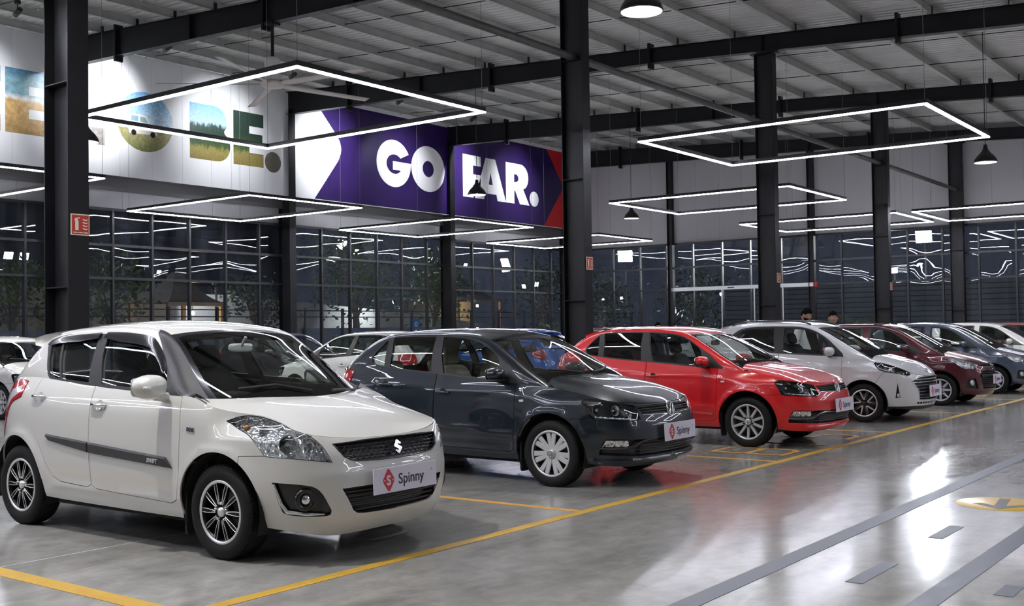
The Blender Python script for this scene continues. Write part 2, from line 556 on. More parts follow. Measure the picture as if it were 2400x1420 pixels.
def rafter(x, label):
    r = struct(thing('trim_rafter', label, 'beam'))
    r['group'] = 'black roof rafters'
    def depth(y):
        return np.interp(y, [Y0, 5, 12.9, 17.5, 26], [.45, .40, .36, .50, .70])
    ys = list(np.linspace(Y0, YW, 23))
    for lo, hi, w, m, nm in ((None, None, .012, M_steel_web, 'web'),):
        b = MB()
        vs, fs = [], []
        for y in ys:
            zt = roof_z(y); zb = zt - depth(y)
            vs += [(x - .006, y, zb), (x + .006, y, zb), (x + .006, y, zt), (x - .006, y, zt)]
        for i in range(len(ys) - 1):
            o = i * 4
            for k in range(4):
                fs.append((o + k, o + 4 + k, o + 4 + (k + 1) % 4, o + (k + 1) % 4))
        b.add(vs, fs); b.build('web', M_steel, r)
    for which in (0, 1):
        b = MB(); vs, fs = [], []
        for y in ys:
            zt = roof_z(y); z = zt if which else zt - depth(y)
            z0, z1 = (z - .012, z) if which else (z, z + .012)
            vs += [(x - .1, y, z0), (x + .1, y, z0), (x + .1, y, z1), (x - .1, y, z1)]
        for i in range(len(ys) - 1):
            o = i * 4
            for k in range(4):
                fs.append((o + k, o + 4 + k, o + 4 + (k + 1) % 4, o + (k + 1) % 4))
        b.add(vs, fs); b.build('flange', M_steel, r)
    for y in (23.3, 17.9, 13.0, 7.1, 1.0, -6):
        zt = roof_z(y); d = depth(y)
        MB().box(x - .11, x + .11, y - .03, y + .03, zt - d - .13, zt + .12).build('splice_plate', M_steel, r)
    for y in (20.4, 15.2, 10.1, 4.0, -2.5):
        zt = roof_z(y); d = depth(y)
        MB().box(x - .095, x + .095, y - .006, y + .006, zt - d, zt).build('stiffener', M_steel, r)
    return r
for x, lb in ((-9.3, 'black rafter far behind the camera'), (-1.6, 'black rafter behind the camera'), (7.4, 'black rafter over the near column'), (15.2, 'black rafter carrying the ceiling fan'), (22.95, 'black rafter landing right of the picture letters'), (30.7, 'black rafter landing between the two words'), (38.45, 'black rafter along the end wall')):
    rafter(x, lb)
# round struts between the middle columns
st = struct(tag(MB().tube([(-8, 10.07, 6.06), (XR, 10.07, 6.06)], .062, 10).build('trim_strut', varied('dull_strut_paint', (.06, .06, .055), (.09, .09, .085), 4, .5)), 'dull steel pipe strut between the middle columns', 'strut'))
# purlins (Z section), cleats
pl = struct(thing('trim_purlins', 'galvanised roof purlins running the length of the hall', 'purlin'))
zsec = [(-.075, .0), (.004, .0), (.004, .206), (.075, .206), (.075, .21), (-.0, .21), (-.0, .004), (-.075, .004)]
yp = [5.0 + 1.465 * i for i in range(-13, 15)]
pm = None
for y in yp:
    if y > YW - .05: break
    if pm is None:
        b = MB()
        n = len(zsec)
        vs = [(X0, a, h) for a, h in zsec] + [(XR, a, h) for a, h in zsec]
        fs = [(i, (i + 1) % n, n + (i + 1) % n, n + i) for i in range(n)]
        b.add(vs, fs); pm = b.mesh('purlin', M_purlin)
    o = link_mesh('purlin', pm, pl); o.location = (0, y, roof_z(y) + .005)
    for x in (15.2, 22.95, 30.7):
        if y > 0:
            q = MB().box(x - .035, x + .035, y - .10, y - .03, roof_z(y), roof_z(y) + .16) if x == 15.2 and False else None
cl = MB().box(-.04, .04, -.012, 0, 0, .17).mesh('cleat', M_steel)
for y in yp:
    for x in (15.2, 22.95, 30.7):
        if 1 < y < 25.5:
            o = link_mesh('cleat', cl, pl); o.location = (x, y - .062, roof_z(y) + .005)
# sag rods
for bx in (-4.8, 1.0, 5.2, 10.0, 12.6, 17.8, 20.4, 25.5, 28.1, 33.2, 35.8):
    MB().tube([(bx, Y0, roof_z(Y0) + .10), (bx, YW, roof_z(YW) + .10)], .011, 5).build('sag_rod', M_steel, pl)
# corrugated roof
cr = MB(); vs, fs = [], []
prof = [(0, 0), (.05, 0), (.075, .032), (.115, .032), (.14, 0), (.20, 0)]
xs, zs_ = [], []
x = X0 - .3
while x < XR + .4:
    for dx, dz in prof[:-1]:
        xs.append(x + dx); zs_.append(dz)
    x += .20
ysr = [Y0 - .3, YW + .5]
for y in ysr:
    for a, h in zip(xs, zs_):
        vs.append((a, y, roof_z(y) + .218 + h))
n = len(xs)
for i in range(n - 1):
    fs.append((i, i + 1, n + i + 1, n + i))
cr.add(vs, fs)
rf = struct(tag(cr.build('ceiling', M_roof), 'corrugated galvanised roof sheeting', 'roof'))
MB().box(X0 - .3, XR + .4, Y0 - .3, YW + .5, 0, .02).build('insulation', mat('roof_insulation', (.3, .3, .3), .8), rf)
# the insulation sheet follows the slope just above the sheeting
ins = rf.children[0]
for v_ in ins.data.vertices:
    v_.co.z += roof_z(v_.co.y) + .26

# ---- printed graphics on the long wall
def arc(cx, cy, rx, ry, a0, a1, n=14):
    return [(cx + rx * math.cos(math.radians(a0 + (a1 - a0) * i / n)), cy + ry * math.sin(math.radians(a0 + (a1 - a0) * i / n))) for i in range(n + 1)]
def flat_poly(name, outer, holes, m, parent, plane_y, thick=.004):
    """polygon with holes standing on the plane y = plane_y (x right, z up), a thin vinyl sheet"""
    loops = [outer] + list(holes)
    pts, edges = [], []
    for lp in loops:
        o = len(pts)
        pts += [Vector(p) for p in lp]
        edges += [(o + i, o + (i + 1) % len(lp)) for i in range(len(lp))]
    V, E, F, *_ = delaunay_2d_cdt(pts, edges, [], 0, 1e-6)
    def inside(p, lp):
        c = False
        j = len(lp) - 1
        for i in range(len(lp)):
            if (lp[i][1] > p[1]) != (lp[j][1] > p[1]) and p[0] < (lp[j][0] - lp[i][0]) * (p[1] - lp[i][1]) / (lp[j][1] - lp[i][1]) + lp[i][0]:
                c = not c
            j = i
        return c
    keep = []
    for f in F:
        c = (sum(V[i].x for i in f) / len(f), sum(V[i].y for i in f) / len(f))
        if inside(c, outer) and not any(inside(c, h) for h in holes):
            keep.append(tuple(f))
    b = MB()
    b.add([(q.x, plane_y - thick, q.y) for q in V], keep)
    for lp in loops:
        n = len(lp)
        vv = [(x, plane_y - thick, z) for x, z in lp] + [(x, plane_y, z) for x, z in lp]
        b.add(vv, [(i, (i + 1) % n, n + (i + 1) % n, n + i) for i in range(n)])
    bm = bmesh.new()
    me = b.mesh(name, m)
    bm.from_mesh(me); bmesh.ops.recalc_face_normals(bm, faces=bm.faces); bm.to_mesh(me); bm.free()
    return link_mesh(name, me, parent)

zlo, zhi = 6.575, 8.19
H_ = zhi - zlo
def L_G(x0, x1):
    w = x1 - x0; cx, cy = x0 + w / 2, (zlo + zhi) / 2
    o = arc(cx, cy, w / 2, H_ / 2 + .02, 28, 352, 40)
    i = arc(cx + .02 * w, cy - .02, w * .235, H_ * .21, 320, 42, 24)
    return o + [(x1 + .02, cy + .08), (cx - .03 * w, cy + .08), (cx - .03 * w, cy - .22), (cx + .16 * w, cy - .22)] + i, []
def L_O(x0, x1, k=.33):
    w = x1 - x0; cx, cy = (x0 + x1) / 2, (zlo + zhi) / 2
    return arc(cx, cy, w / 2, H_ / 2 + .02, 0, 352, 44), [arc(cx, cy, w / 2 * k, H_ / 2 * k * 1.1, 0, 350, 30)]
def L_F(x0, x1):
    w = x1 - x0; s = .56 * w
    return [(x0, zlo), (x0 + s, zlo), (x0 + s, zlo + .5), (x1 - .03, zlo + .5), (x1 - .03, zlo + .9), (x0 + s, zlo + .9), (x0 + s, zhi - .38), (x1, zhi - .38), (x1, zhi), (x0, zhi)], []
def L_E(x0, x1):
    w = x1 - x0; s = .52 * w
    return [(x0, zlo), (x1, zlo), (x1, zlo + .40), (x0 + s, zlo + .40), (x0 + s, zlo + .64), (x1 - .04, zlo + .64), (x1 - .04, zlo + .99), (x0 + s, zlo + .99), (x0 + s, zhi - .40), (x1, zhi - .40), (x1, zhi), (x0, zhi)], []
def L_A(x0, x1):
    c = (x0 + x1) / 2
    return [(x0, zlo), (x0 + .55, zlo), (x0 + .62, zlo + .24), (x1 - .62, zlo + .24), (x1 - .55, zlo), (x1, zlo), (c + .3, zhi), (c - .3, zhi)], [[(c - .13, zlo + .6), (c + .13, zlo + .6), (c, zlo + 1.08)]]
def L_R(x0, x1):
    w = x1 - x0
    o = [(x0, zlo), (x0 + .55, zlo), (x0 + .55, zlo + .52), (x0 + .60, zlo + .52), (x0 + .92, zlo), (x1, zlo), (x1 - .42, zlo + .62)]
    o += arc(x1 - .58, zhi - .52, .52, .52, -50, 90, 14) + [(x0, zhi)]
    return o, [[(x0 + .55, zlo + .86), (x0 + .72, zlo + .88)] + arc(x0 + .72, zlo + 1.03, .12, .13, -60, 60, 8) + [(x0 + .72, zlo + 1.18), (x0 + .55, zlo + 1.18)]]
def L_B(x0, x1):
    o = [(x0, zlo)] + arc(x1 - .48, zlo + .46, .48, .46, -90, 55, 12) + arc(x1 - .55, zhi - .43, .43, .43, -40, 90, 12) + [(x0, zhi)]
    return o, []
def L_L(x0, x1):
    return [(x0, zlo), (x1, zlo), (x1, zlo + .45), (x0 + .6, zlo + .45), (x0 + .6, zhi), (x0, zhi)], []
def dot(cx, cz, r):
    return arc(cx, cz, r, r, 0, 350, 28), []

gp = thing('purple_wall_graphic', 'purple printed wall graphic reading GO FAR. with red arrow end', 'wall graphic', (0, 0, 0))
flat_poly('purple_field', [(24.02, 5.82), (25.08, 7.16), (25.20, 7.42), (25.22, 7.58), (25.17, 7.78), (25.03, 7.98), (24.0, 9.05), (37.0, 9.05), (38.22, 7.56), (36.75, 5.82)], [], M_purple, gp, YW)
flat_poly('red_arrow_end', [(36.75, 5.82), (38.22, 7.56), (37.0, 9.05), (38.68, 9.05), (38.68, 5.82)], [], M_red, gp, YW)
for fn, a, b_ in ((L_G, 26.87, 28.60), (L_O, 28.63, 30.45), (L_F, 31.50, 32.60), (L_A, 32.22, 34.17), (L_R, 34.17, 35.74)):
    o, h = fn(a, b_)
    flat_poly('letter', o, h, M_white, gp, YW - .0045)
o, h = dot(36.07, 6.87, .31); flat_poly('letter', o, h, M_white, gp, YW - .0045)

# picture-filled letters: each shows a strip of landscape
def picture(name, stops, fuzz, texture_scale, tall=1.0):
    m = mat(name, (.5, .5, .5), .4)
    t = NT(m)
    tc = t.add('ShaderNodeTexCoord'); sep = t.add('ShaderNodeSeparateXYZ'); t.link(tc.outputs['Object'], sep.inputs[0])
    n = t.noise(t.coord('Object', (1, 1, tall)), texture_scale, 6, .65)
    mr = t.maprange(sep.outputs[2], zlo, zhi, 0, 1)
    ad = t.add('ShaderNodeMath', operation='MULTIPLY_ADD'); t.link(n, ad.inputs[0]); ad.inputs[1].default_value = fuzz
    t.link(mr, ad.inputs[2])
    sb = t.add('ShaderNodeMath', operation='SUBTRACT'); t.link(ad.outputs[0], sb.inputs[0]); sb.inputs[1].default_value = fuzz * .5
    col = t.ramp(sb.outputs[0], stops)
    n2 = t.noise(tc.outputs['Object'], texture_scale * 3, 4)
    col = t.mixc(.45, col, t.ramp(n2, [(.35, (.35, .35, .35)), (.65, (1.25, 1.25, 1.25))]), 'MULTIPLY')
    t.link(col, t.b.inputs['Base Color'])
    return m
P_beach = picture('beach_print', [(0, (.42, .27, .11)), (.5, (.62, .40, .16)), (.55, (.75, .75, .72)), (.62, (.22, .40, .48)), (.8, (.25, .45, .50)), (1, (.12, .30, .48))], .10, 2.5)
P_rock = picture('rock_print', [(0, (.25, .22, .2)), (.4, (.35, .33, .32)), (.6, (.6, .6, .62)), (1, (.72, .76, .80))], .3, 3)
P_field = picture('field_print', [(0, (.22, .23, .09)), (.3, (.38, .35, .16)), (.42, (.30, .27, .14)), (.45, (.60, .74, .84)), (.7, (.40, .64, .85)), (1, (.22, .48, .80))], .05, 4)
P_forest = picture('forest_print', [(0, (.24, .19, .06)), (.2, (.30, .25, .07)), (.28, (.05, .09, .03)), (.52, (.02, .05, .035)), (.62, (.04, .08, .06)), (.68, (.45, .66, .82)), (1, (.25, .52, .82))], .34, 9, .3)
P_forest2 = picture('dark_forest_print', [(0, (.26, .20, .06)), (.22, (.28, .24, .08)), (.3, (.06, .10, .03)), (.6, (.02, .045, .03)), (1, (.03, .06, .045))], .30, 8, .5)
P_earth = picture('earth_print', [(0, (.13, .12, .09)), (1, (.22, .20, .15))], .5, 6)
gl_ = thing('picture_lettering', 'row of wall letters filled with landscape photographs', 'wall graphic')
for nm, (o, h), m in (('letter', L_E(13.0 - .45, 13.0 + .7), P_beach), ('letter', L_E(13.82, 15.0), P_beach), ('letter', L_L(15.25, 16.54), P_rock),
                      ('letter', L_O(16.9, 18.68, .0001), P_field), ('letter', L_B(19.25, 20.68), P_forest), ('letter', L_E(20.80, 21.94), P_forest2), ('letter', dot(22.31, 6.79, .32), P_earth)):
    if nm == 'letter' and h and m is P_field: h = []
    flat_poly('letter', o, h, m, gl_, YW)
# white off-road car printed in the round letter
jp = M_white
fp = flat_poly('printed_car', [(17.25, 7.12), (17.27, 7.50), (17.42, 7.58), (17.82, 7.56), (17.93, 7.36), (18.14, 7.32), (18.17, 7.05), (17.3, 7.02)], [], mat('printed_car_white', (.78, .76, .68), .4), gl_, YW - .0045)
flat_poly('printed_window', [(17.33, 7.38), (17.35, 7.52), (17.56, 7.51), (17.56, 7.37)], [], mat('printed_car_window', (.25, .42, .48), .4), gl_, YW - .009)
flat_poly('printed_window', [(17.62, 7.37), (17.62, 7.51), (17.78, 7.50), (17.86, 7.36)], [], MATS['printed_car_window'], gl_, YW - .009)
for cx in (17.42, 18.02):
    flat_poly('printed_wheel', arc(cx, 7.05, .078, .078, 0, 350, 16), [], M_blackpl, gl_, YW - .009)

# ---- hanging LED frames
led_spots = [(9.15, 10.2, 'LED square frame hanging beside the ceiling fan'), (24.4, 10.15, 'LED frame behind the column by the sliding door, higher of two'), (32.4, 10.2, 'LED frame just above the sliding door glazing'),
             (16.75, 4.78, 'large LED frame hanging over the right side of the aisle'), (32.5, 4.78, 'LED frame cut by the right edge of the picture'),
             (9.3, 20.55, 'LED frame partly hidden by the near left column'), (16.9, 20.55, 'LED frame under the picture letters'), (24.6, 20.5, 'LED frame under the words of the purple graphic'), (32.2, 20.45, 'LED frame crossing behind the middle column'),
             (1.4, 4.78, 'LED frame overhead near the camera'), (1.4, 10.2, 'LED frame left of the picture'), (-6.2, 15.5, 'LED frame far left behind the camera'), (-6.2, 20.55, 'LED frame at the far left corner'), (1.4, 20.55, 'LED frame by the far left glazing'), (-6.2, 10.2, 'LED frame behind the camera on the left'),
             (9.15, -5.6, 'LED frame right of the camera'), (16.75, -5.6, 'LED frame right of the aisle'), (24.4, -5.6, 'LED frame far right of the aisle'), (9.15, -12.2, 'LED frame along the near wall'), (24.4, -12.2, 'LED frame at the near wall far right')]
LZ = 4.80
proto = None
def bar_pair(name, w, h0, h1, m, parent):
    LX, LY = 3.78, 5.0
    for (x0, x1, y0, y1) in ((0, LX, 0, w), (0, LX, LY - w, LY), (0, w, w, LY - w), (LX - w, LX, w, LY - w)):
        MB().box(x0, x1, y0, y1, h0, h1).build(name, m, parent)
for x, y, lb in led_spots:
    if proto is None:
        proto = thing('led_frame_light', lb, 'light', (x, y, LZ), group='hanging LED frames')
        bar_pair('profile', .070, .020, .088, M_blackpl, proto)
        bar_pair('diffuser', .060, 0, .020, M_led, proto)
        for px, py in ((.04, .04), (3.74, .04), (.04, 4.96), (3.74, 4.96)):
            MB().tube([(px, py, .05), (px, py, roof_z(y + py) + .23 - LZ)], .004, 5).build('wire', mat('steel_wire', (.25, .25, .25), .5, .5), proto)
        f = proto
    else:
        f = copy_tree(proto)
        f.location = (x, y, LZ)
        f['label'] = lb
        for ch in f.children:
            if ch.name.startswith('wire'):
                yy = max(q.co.y for q in ch.data.vertices)
                ch.scale = (1, 1, (roof_z(y + yy) + .23 - LZ) / (roof_z(10.2 + yy) + .23 - LZ))

# ---- bell pendants
pend = [(10.77, 6.21, 'bell pendant lamp with the glaring bulb at the top of the picture'), (25.79, 6.11, 'bell pendant below the right corner of the large LED frame'), (22.44, 18.04, 'bell pendant in front of the word FAR'),
        (30.68, 18.2, 'bell pendant in front of the grey end wall'), (11.32, 18.43, 'bell pendant beside the near left column'), (3.4, 6.2, 'bell pendant out of sight over the white hatchback'), (18.2, -2.5, 'bell pendant right of the aisle'), (3.4, -2.5, 'bell pendant behind the camera'), (33.4, -2.5, 'bell pendant far right by the end wall')]
pp = None
for x, y, lb in pend:
    if pp is None:
        pp = thing('pendant_lamp', lb, 'lamp', (x, y, 5.1), group='black bell pendants')
        prof = [(.245, 0), (.25, .02), (.235, .07), (.19, .14), (.12, .21), (.065, .28), (.045, .34), (.04, .40), (.015, .41)]
        MB().lathe(prof, 28).build('shade', mat('black_gloss_enamel', (.012, .012, .014), .2), pp)
        MB().lathe([(r * .97, h) for r, h in prof[:-1]], 28).build('reflector', mat('pale_reflector', (.7, .7, .7), .3), pp)
        MB().sphere((0, 0, .10), .075, 14, 10).build('bulb', M_bulb, pp)
        MB().tube([(0, 0, .36), (0, 0, roof_z(y) + .23 - 5.1)], .008, 6).build('cord', M_blackpl, pp)
        q = pp
        base = pp
    else:
        q = copy_tree(base); q.location = (x, y, 5.1); q['label'] = lb
        for ch in q.children:
            if ch.name.startswith('cord'):
                ch.scale = (1, 1, (roof_z(y) + .23 - 5.1) / (roof_z(6.21) + .23 - 5.1))
    ld = bpy.data.lights.new('pendant_light', 'SPOT'); ld.energy = LAMP_WATTS; ld.spot_size = math.radians(130); ld.spot_blend = .6; ld.shadow_soft_size = .07
    ld.color = (1, .97, .93)
    lo = bpy.data.objects.new('pendant_light', ld); COL.objects.link(lo); lo.parent = q; lo.location = (0, 0, -.01)

# ---- ceiling spotlights aimed at the printed wall
sp = None
M_spot = mat('black_spot_body', (.015, .015, .016), .4)
for x, y, tx, tz, pw_, lb in ((16.3, 22.9, 16.2, 7.7, 1.35, 'small black ceiling spotlight nearest the near left column'), (20.2, 22.7, 20.3, 7.4, .75, 'small black ceiling spotlight above the picture letters'), (24.6, 22.8, 24.6, 7.4, 1.3, 'small black ceiling spotlight above the white arrow'),
                         (28.2, 22.8, 28.0, 7.2, .6, 'small black ceiling spotlight above the word GO'), (30.9, 22.8, 30.8, 7.5, 1.3, 'small black ceiling spotlight between the two words'), (34.9, 22.8, 34.8, 7.2, .7, 'small black ceiling spotlight above the word FAR'), (12.4, 22.8, 12.6, 7.4, .9, 'small black ceiling spotlight at the upper left corner')):
    z = roof_z(y) - .05
    s = thing('spotlight', lb, 'light', (x, y, z), group='ceiling spotlights')
    d = Vector((tx - x, YW - y, tz - (z - .22))).normalized()
    Mx = Matrix.Translation((0, 0, -.22)) @ d.to_track_quat('Z', 'Y').to_matrix().to_4x4()
    MB().box(-.05, .05, -.05, .05, -.03, .05).build('bracket', M_spot, s)
    MB().tube([(0, 0, 0), (0, 0, -.2)], .012, 6).build('arm', M_spot, s)
    MB().lathe([(.0, -.14), (.055, -.14), (.065, .10), (.06, .10), (.05, -.02), (0, -.02)], 16, M=Mx).build('head', M_spot, s)
    ld = bpy.data.lights.new('spot_beam', 'SPOT'); ld.energy = SPOT_WATTS * pw_; ld.spot_size = math.radians(66); ld.spot_blend = 1.0; ld.shadow_soft_size = .05
    ld.color = (.93, .95, 1.0)
    lo = bpy.data.objects.new('spot_beam', ld); COL.objects.link(lo); lo.parent = s
    lo.matrix_local = Matrix.Translation((0, 0, -.22)) @ Matrix.Translation(d * .11) @ d.to_track_quat('-Z', 'Y').to_matrix().to_4x4()

# ---- ceiling fan
fan = thing('ceiling_fan', 'large ceiling fan with pale blades hanging from a black rafter', 'fan', (15.2, 17.7, 6.70))
M_fan = mat('fan_blade_paint', (.55, .50, .46), .5)
MB().tube([(0, 0, .62), (0, 0, roof_z(17.7) - .5 - 6.7)], .035, 10).build('down_rod', M_steel, fan)
MB().box(-.12, .12, -.12, .12, roof_z(17.7) - .55 - 6.7, roof_z(17.7) - .48 - 6.7).build('mount_plate', M_steel, fan)
MB().lathe([(.05, .62), (.15, .60), (.165, .52), (.165, .18), (.13, .10), (.05, .08)], 20).build('motor_housing', mat('fan_white', (.62, .62, .60), .4), fan)
MB().lathe([(0, .10), (.24, .09), (.26, .06), (.24, .03), (.20, -.02), (0, -.04)], 24).build('hub', M_fan, fan)
bl = MB()
n = 12
vs, fs = [], []
for i in range(n + 1):
    r = .22 + (2.40 - .22) * i / n
    tw = -math.radians(15 - 5 * i / n)
    cw = .105 if i else .06
    for (a, h) in ((-cw, -.006), (0, .012), (cw, -.006), (0, -.004)):
        vs.append((r, a * math.cos(tw) - h * math.sin(tw), .04 + a * math.sin(tw) + h * math.cos(tw)))
for i in range(n):
    for k in range(4):
        fs.append((i * 4 + k, (i + 1) * 4 + k, (i + 1) * 4 + (k + 1) % 4, i * 4 + (k + 1) % 4))
fs.append((n * 4, n * 4 + 1, n * 4 + 2, n * 4 + 3))
bl.add(vs, fs, 0, True)
bme = bl.mesh('blade', M_fan)
for k in range(5):
    o = link_mesh('blade', bme, fan)
    o.rotation_euler = (0, 0, math.radians(-11 + 72 * k))

# ---- fire point signs on the columns
M_fire = mat('fire_sign_red', (.52, .03, .02), .45)
M_cream = mat('photoluminescent_cream', (.75, .76, .55), .5)
for x, lb in ((5.98, 'red fire extinguisher sign on the near left column'), (15.2, 'red fire extinguisher sign on the column behind the red hatchback'), (22.95, 'red fire extinguisher sign on the column before the sliding door'), (30.7, 'small red fire sign on the far column')):
    s = thing('fire_sign', lb, 'sign', (x + .01, 9.848, 2.48), group='fire extinguisher signs')
    MB().box(-.10, .10, -.006, 0, 0, .21).build('border', M_cream, s)
    MB().box(-.09, .09, -.008, -.006, .01, .20).build('panel', M_fire, s)
    b = MB(); MM = Matrix(((1, 0, 0, 0), (0, 0, -1, -.008), (0, 1, 0, 0), (0, 0, 0, 1)))
    b.prism([(-.055, .05), (-.02, .05), (-.02, .14), (-.03, .155), (-.03, .17), (-.05, .17), (-.065, .15), (-.055, .14)], 0, .0015, M=MM)
    b.prism([(-.03, .165), (-.005, .165), (-.005, .175), (-.03, .175)], 0, .0015, M=MM)
    b.build('extinguisher_symbol', M_cream, s)
    b = MB()
    for k in range(4):
        h = .055 + k * .03
        b.prism([(.02, h + .015), (.045, h), (.075, h + .004), (.078, h + .016), (.05, h + .011), (.035, h + .02)], 0, .0015, M=MM)
    b.build('flame_symbol', M_cream, s)
    b = MB()
    for k in range(3):
        b.prism([(-.075 + k * .055, .022), (-.03 + k * .055, .022), (-.03 + k * .055, .032), (-.075 + k * .055, .032)], 0, .0015, M=MM)
    b.build('caption', M_cream, s)
# ================================================================ the yard outside the glazing
M_yard = varied('yard_asphalt', (.05, .05, .052), (.08, .08, .08), 1.5, .8)
struct(tag(MB().box(-40, 90, -40, 85, -.5, -.31).build('ground_outside', M_yard), 'dark paved yard outside the glazing', 'ground'))
struct(tag(MB().box(X0 - .4, XR + 6, GY + .12, GY + 5, -.31, -.02).build('ground_terrace', varied('terrace_paving', (.12, .12, .12), (.17, .17, .165), 2, .7)), 'paved strip along the long glazing', 'ground'))
struct(tag(MB().box(XR + .35, XR + 6, Y0, GY + .12, -.31, -.02).build('ground_apron', MATS['terrace_paving']), 'paved strip outside the end glazing', 'ground'))
# hoarding with rails
M_hoard = varied('blue_grey_hoarding', (.085, .105, .14), (.11, .13, .17), 1.2, .6)
hd = thing('site_hoarding', 'low blue grey hoarding with two rails outside the long glazing', 'fence', (0, 31, 0))
hp = MB().box(0, 1.96, 0, .05, 0, 2.0).mesh('hoarding_panel', M_hoard)
for k in range(24):
    o = link_mesh('hoarding_panel', hp, hd); o.location = (4 + 2 * k, 0, -.3)
pm_ = MB().box(-.04, .04, -.10, 0, 0, 2.75).mesh('post', M_steel)
for k in range(0, 25):
    o = link_mesh('post', pm_, hd); o.location = (4 + 2 * k, 0, -.3)
for z in (2.12, 2.36):
    MB().box(4, 52, -.08, -.04, z - .02, z + .02).build('rail', M_steel, hd)
# pale ramp wall and far buildings
M_conc = varied('yard_concrete', (.30, .30, .295), (.38, .38, .37), .8, .8)
b = MB(); b.prism([(10, -.3), (48, -.3), (48, 1.9), (40, 2.6), (30, 3.2), (10, 3.6)], 0, .4, M=Matrix(((1, 0, 0, 0), (0, 0, 1, 38), (0, 1, 0, 0), (0, 0, 0, 1))))
tag(b.build('ramp_wall', M_conc), 'pale concrete ramp wall sloping down beyond the hoarding', 'wall')
fb = thing('far_building', 'dark tall building far behind the trees', 'building', (20, 62, -.3))
M_far = varied('far_building_wall', (.05, .05, .055), (.075, .075, .08), .3, .8)
M_farwin = mat('far_window', (.03, .035, .045), .2)
MB().box(0, 34, 0, 8, 0, 15).build('wall', M_far, fb)
wm_ = MB().box(0, 1.6, -.08, 0, 0, 1.5).mesh('window', M_farwin)
for i in range(9):
    for j in range(4):
        o = link_mesh('window', wm_, fb); o.location = (1.5 + i * 3.6, 0, 2 + j * 3.2)

# kiosks with tent roofs
M_tent = varied('brown_tent_cloth', (.10, .07, .05), (.13, .095, .065), 3, .85)
M_wood = varied('timber_post', (.36, .22, .11), (.44, .28, .15), 5, .7)
M_warm = mat('warm_bulb', (1, .8, .5), .4, emit=(1, .72, .38), estr=55)
def kiosk(x, y, w, eave, ridge, lb, walls=False):
    k = thing('tent_kiosk', lb, 'kiosk', (x, y, -.3))
    e, r = eave + .3, ridge + .3
    vs = []
    n = 7
    for i in range(n + 1):
        t = i / n
        h = e + (r - e) * (t ** 1.6); s = (w / 2) * (1 - t) + .12 * t
        vs += [(-s, -s, h), (s, -s, h), (s, s, h), (-s, s, h)]
    fs = []
    for i in range(n):
        for q in range(4):
            fs.append((i * 4 + q, i * 4 + (q + 1) % 4, (i + 1) * 4 + (q + 1) % 4, (i + 1) * 4 + q))
    MB().add(vs, fs, 0, False).build('tent_roof', M_tent, k)
    MB().box(-w / 2, w / 2, -w / 2, -w / 2 + .04, e - .14, e).build('fascia', M_wood, k)
    for sx in (-1, 1):
        for sy in (-1, 1):
            MB().box(sx * (w / 2 - .12) - .07, sx * (w / 2 - .12) + .07, sy * (w / 2 - .12) - .07, sy * (w / 2 - .12) + .07, 0, e).build('post', M_wood, k)
    if walls:
        MB().box(-w / 2 + .3, w / 2 - .3, -.1, w / 2 - .2, 0, e - .1).build('booth', mat('booth_cream', (.55, .48, .38), .7), k)
    MB().sphere((0, -w / 2 + .3, e - .40), .075, 12, 8).build('bulb', M_warm, k)
    MB().tube([(0, -w / 2 + .3, e - .33), (0, -w / 2 + .3, e)], .012, 5).build('cord', M_blackpl, k)
    ld = bpy.data.lights.new('kiosk_lamp', 'POINT'); ld.energy = 60; ld.color = (1, .75, .45); ld.shadow_soft_size = .08
    lo = bpy.data.objects.new('kiosk_lamp', ld); COL.objects.link(lo); lo.parent = k; lo.location = (0, -w / 2 + .3, e - .52)
kiosk(25.4, 35.2, 2.6, 2.72, 3.9, 'brown tent kiosk with a warm bulb left of the wall column')
kiosk(49.9, 42, 4.2, 3.4, 5.0, 'brown tent kiosk with a lit booth far behind the second wall column', True)

# flood lights and small lamps on poles
M_flood = mat('flood_glare', (1, 1, 1), .4, emit=(.92, .96, 1.0), estr=260)
M_small = mat('small_lamp_glare', (1, 1, 1), .4, emit=(.95, .97, 1.0), estr=60)
M_pole = mat('grey_pole', (.16, .16, .17), .5, .3)
def lamp_pole(x, y, z, r, lb, m, aim=None, watts=0, face=(0, -1)):
    k = thing('light_pole', lb, 'light', (x, y, -.3))
    d = Vector((face[0], face[1], -.35)).normalized()
    base = Vector((-.45 * face[0], -.45 * face[1], 0))
    MB().tube([base, base + Vector((0, 0, z + .3 + .2))], [.07, .045], 8).build('pole', M_pole, k)
    MB().tube([base + Vector((0, 0, z + .3)), Vector((0, 0, z + .3)) - d * .14], .03, 6).build('bracket', M_pole, k)
    Mx = Matrix.Translation((0, 0, z + .3)) @ d.to_track_quat('Z', 'Y').to_matrix().to_4x4()
    MB().box(-r, r, -r * .8, r * .8, -.14, -.005, M=Mx).build('housing', M_steel, k)
    MB().box(-r * .92, r * .92, -r * .72, r * .72, -.005, .012, M=Mx).build('lamp_face', m, k)
    if watts:
        ld = bpy.data.lights.new('flood_beam', 'SPOT'); ld.energy = watts; ld.spot_size = math.radians(85); ld.spot_blend = .5; ld.shadow_soft_size = r * .7
        ld.color = (.93, .97, 1.0)
        lo = bpy.data.objects.new('flood_beam', ld); COL.objects.link(lo); lo.parent = k
        lo.matrix_local = Matrix.Translation(Vector((0, 0, z + .3)) + d * .05) @ d.to_track_quat('-Z', 'Y').to_matrix().to_4x4()
lamp_pole(40.7, 42, 6.2, .34, 'brightest floodlight pole behind the long glazing', M_flood, watts=3000)
lamp_pole(42.1, 42.3, 5.9, .18, 'smaller floodlight right of the brightest one', M_flood)
lamp_pole(24.05, 45, 5.0, .20, 'left of two floodlights behind the far left glazing', M_flood)
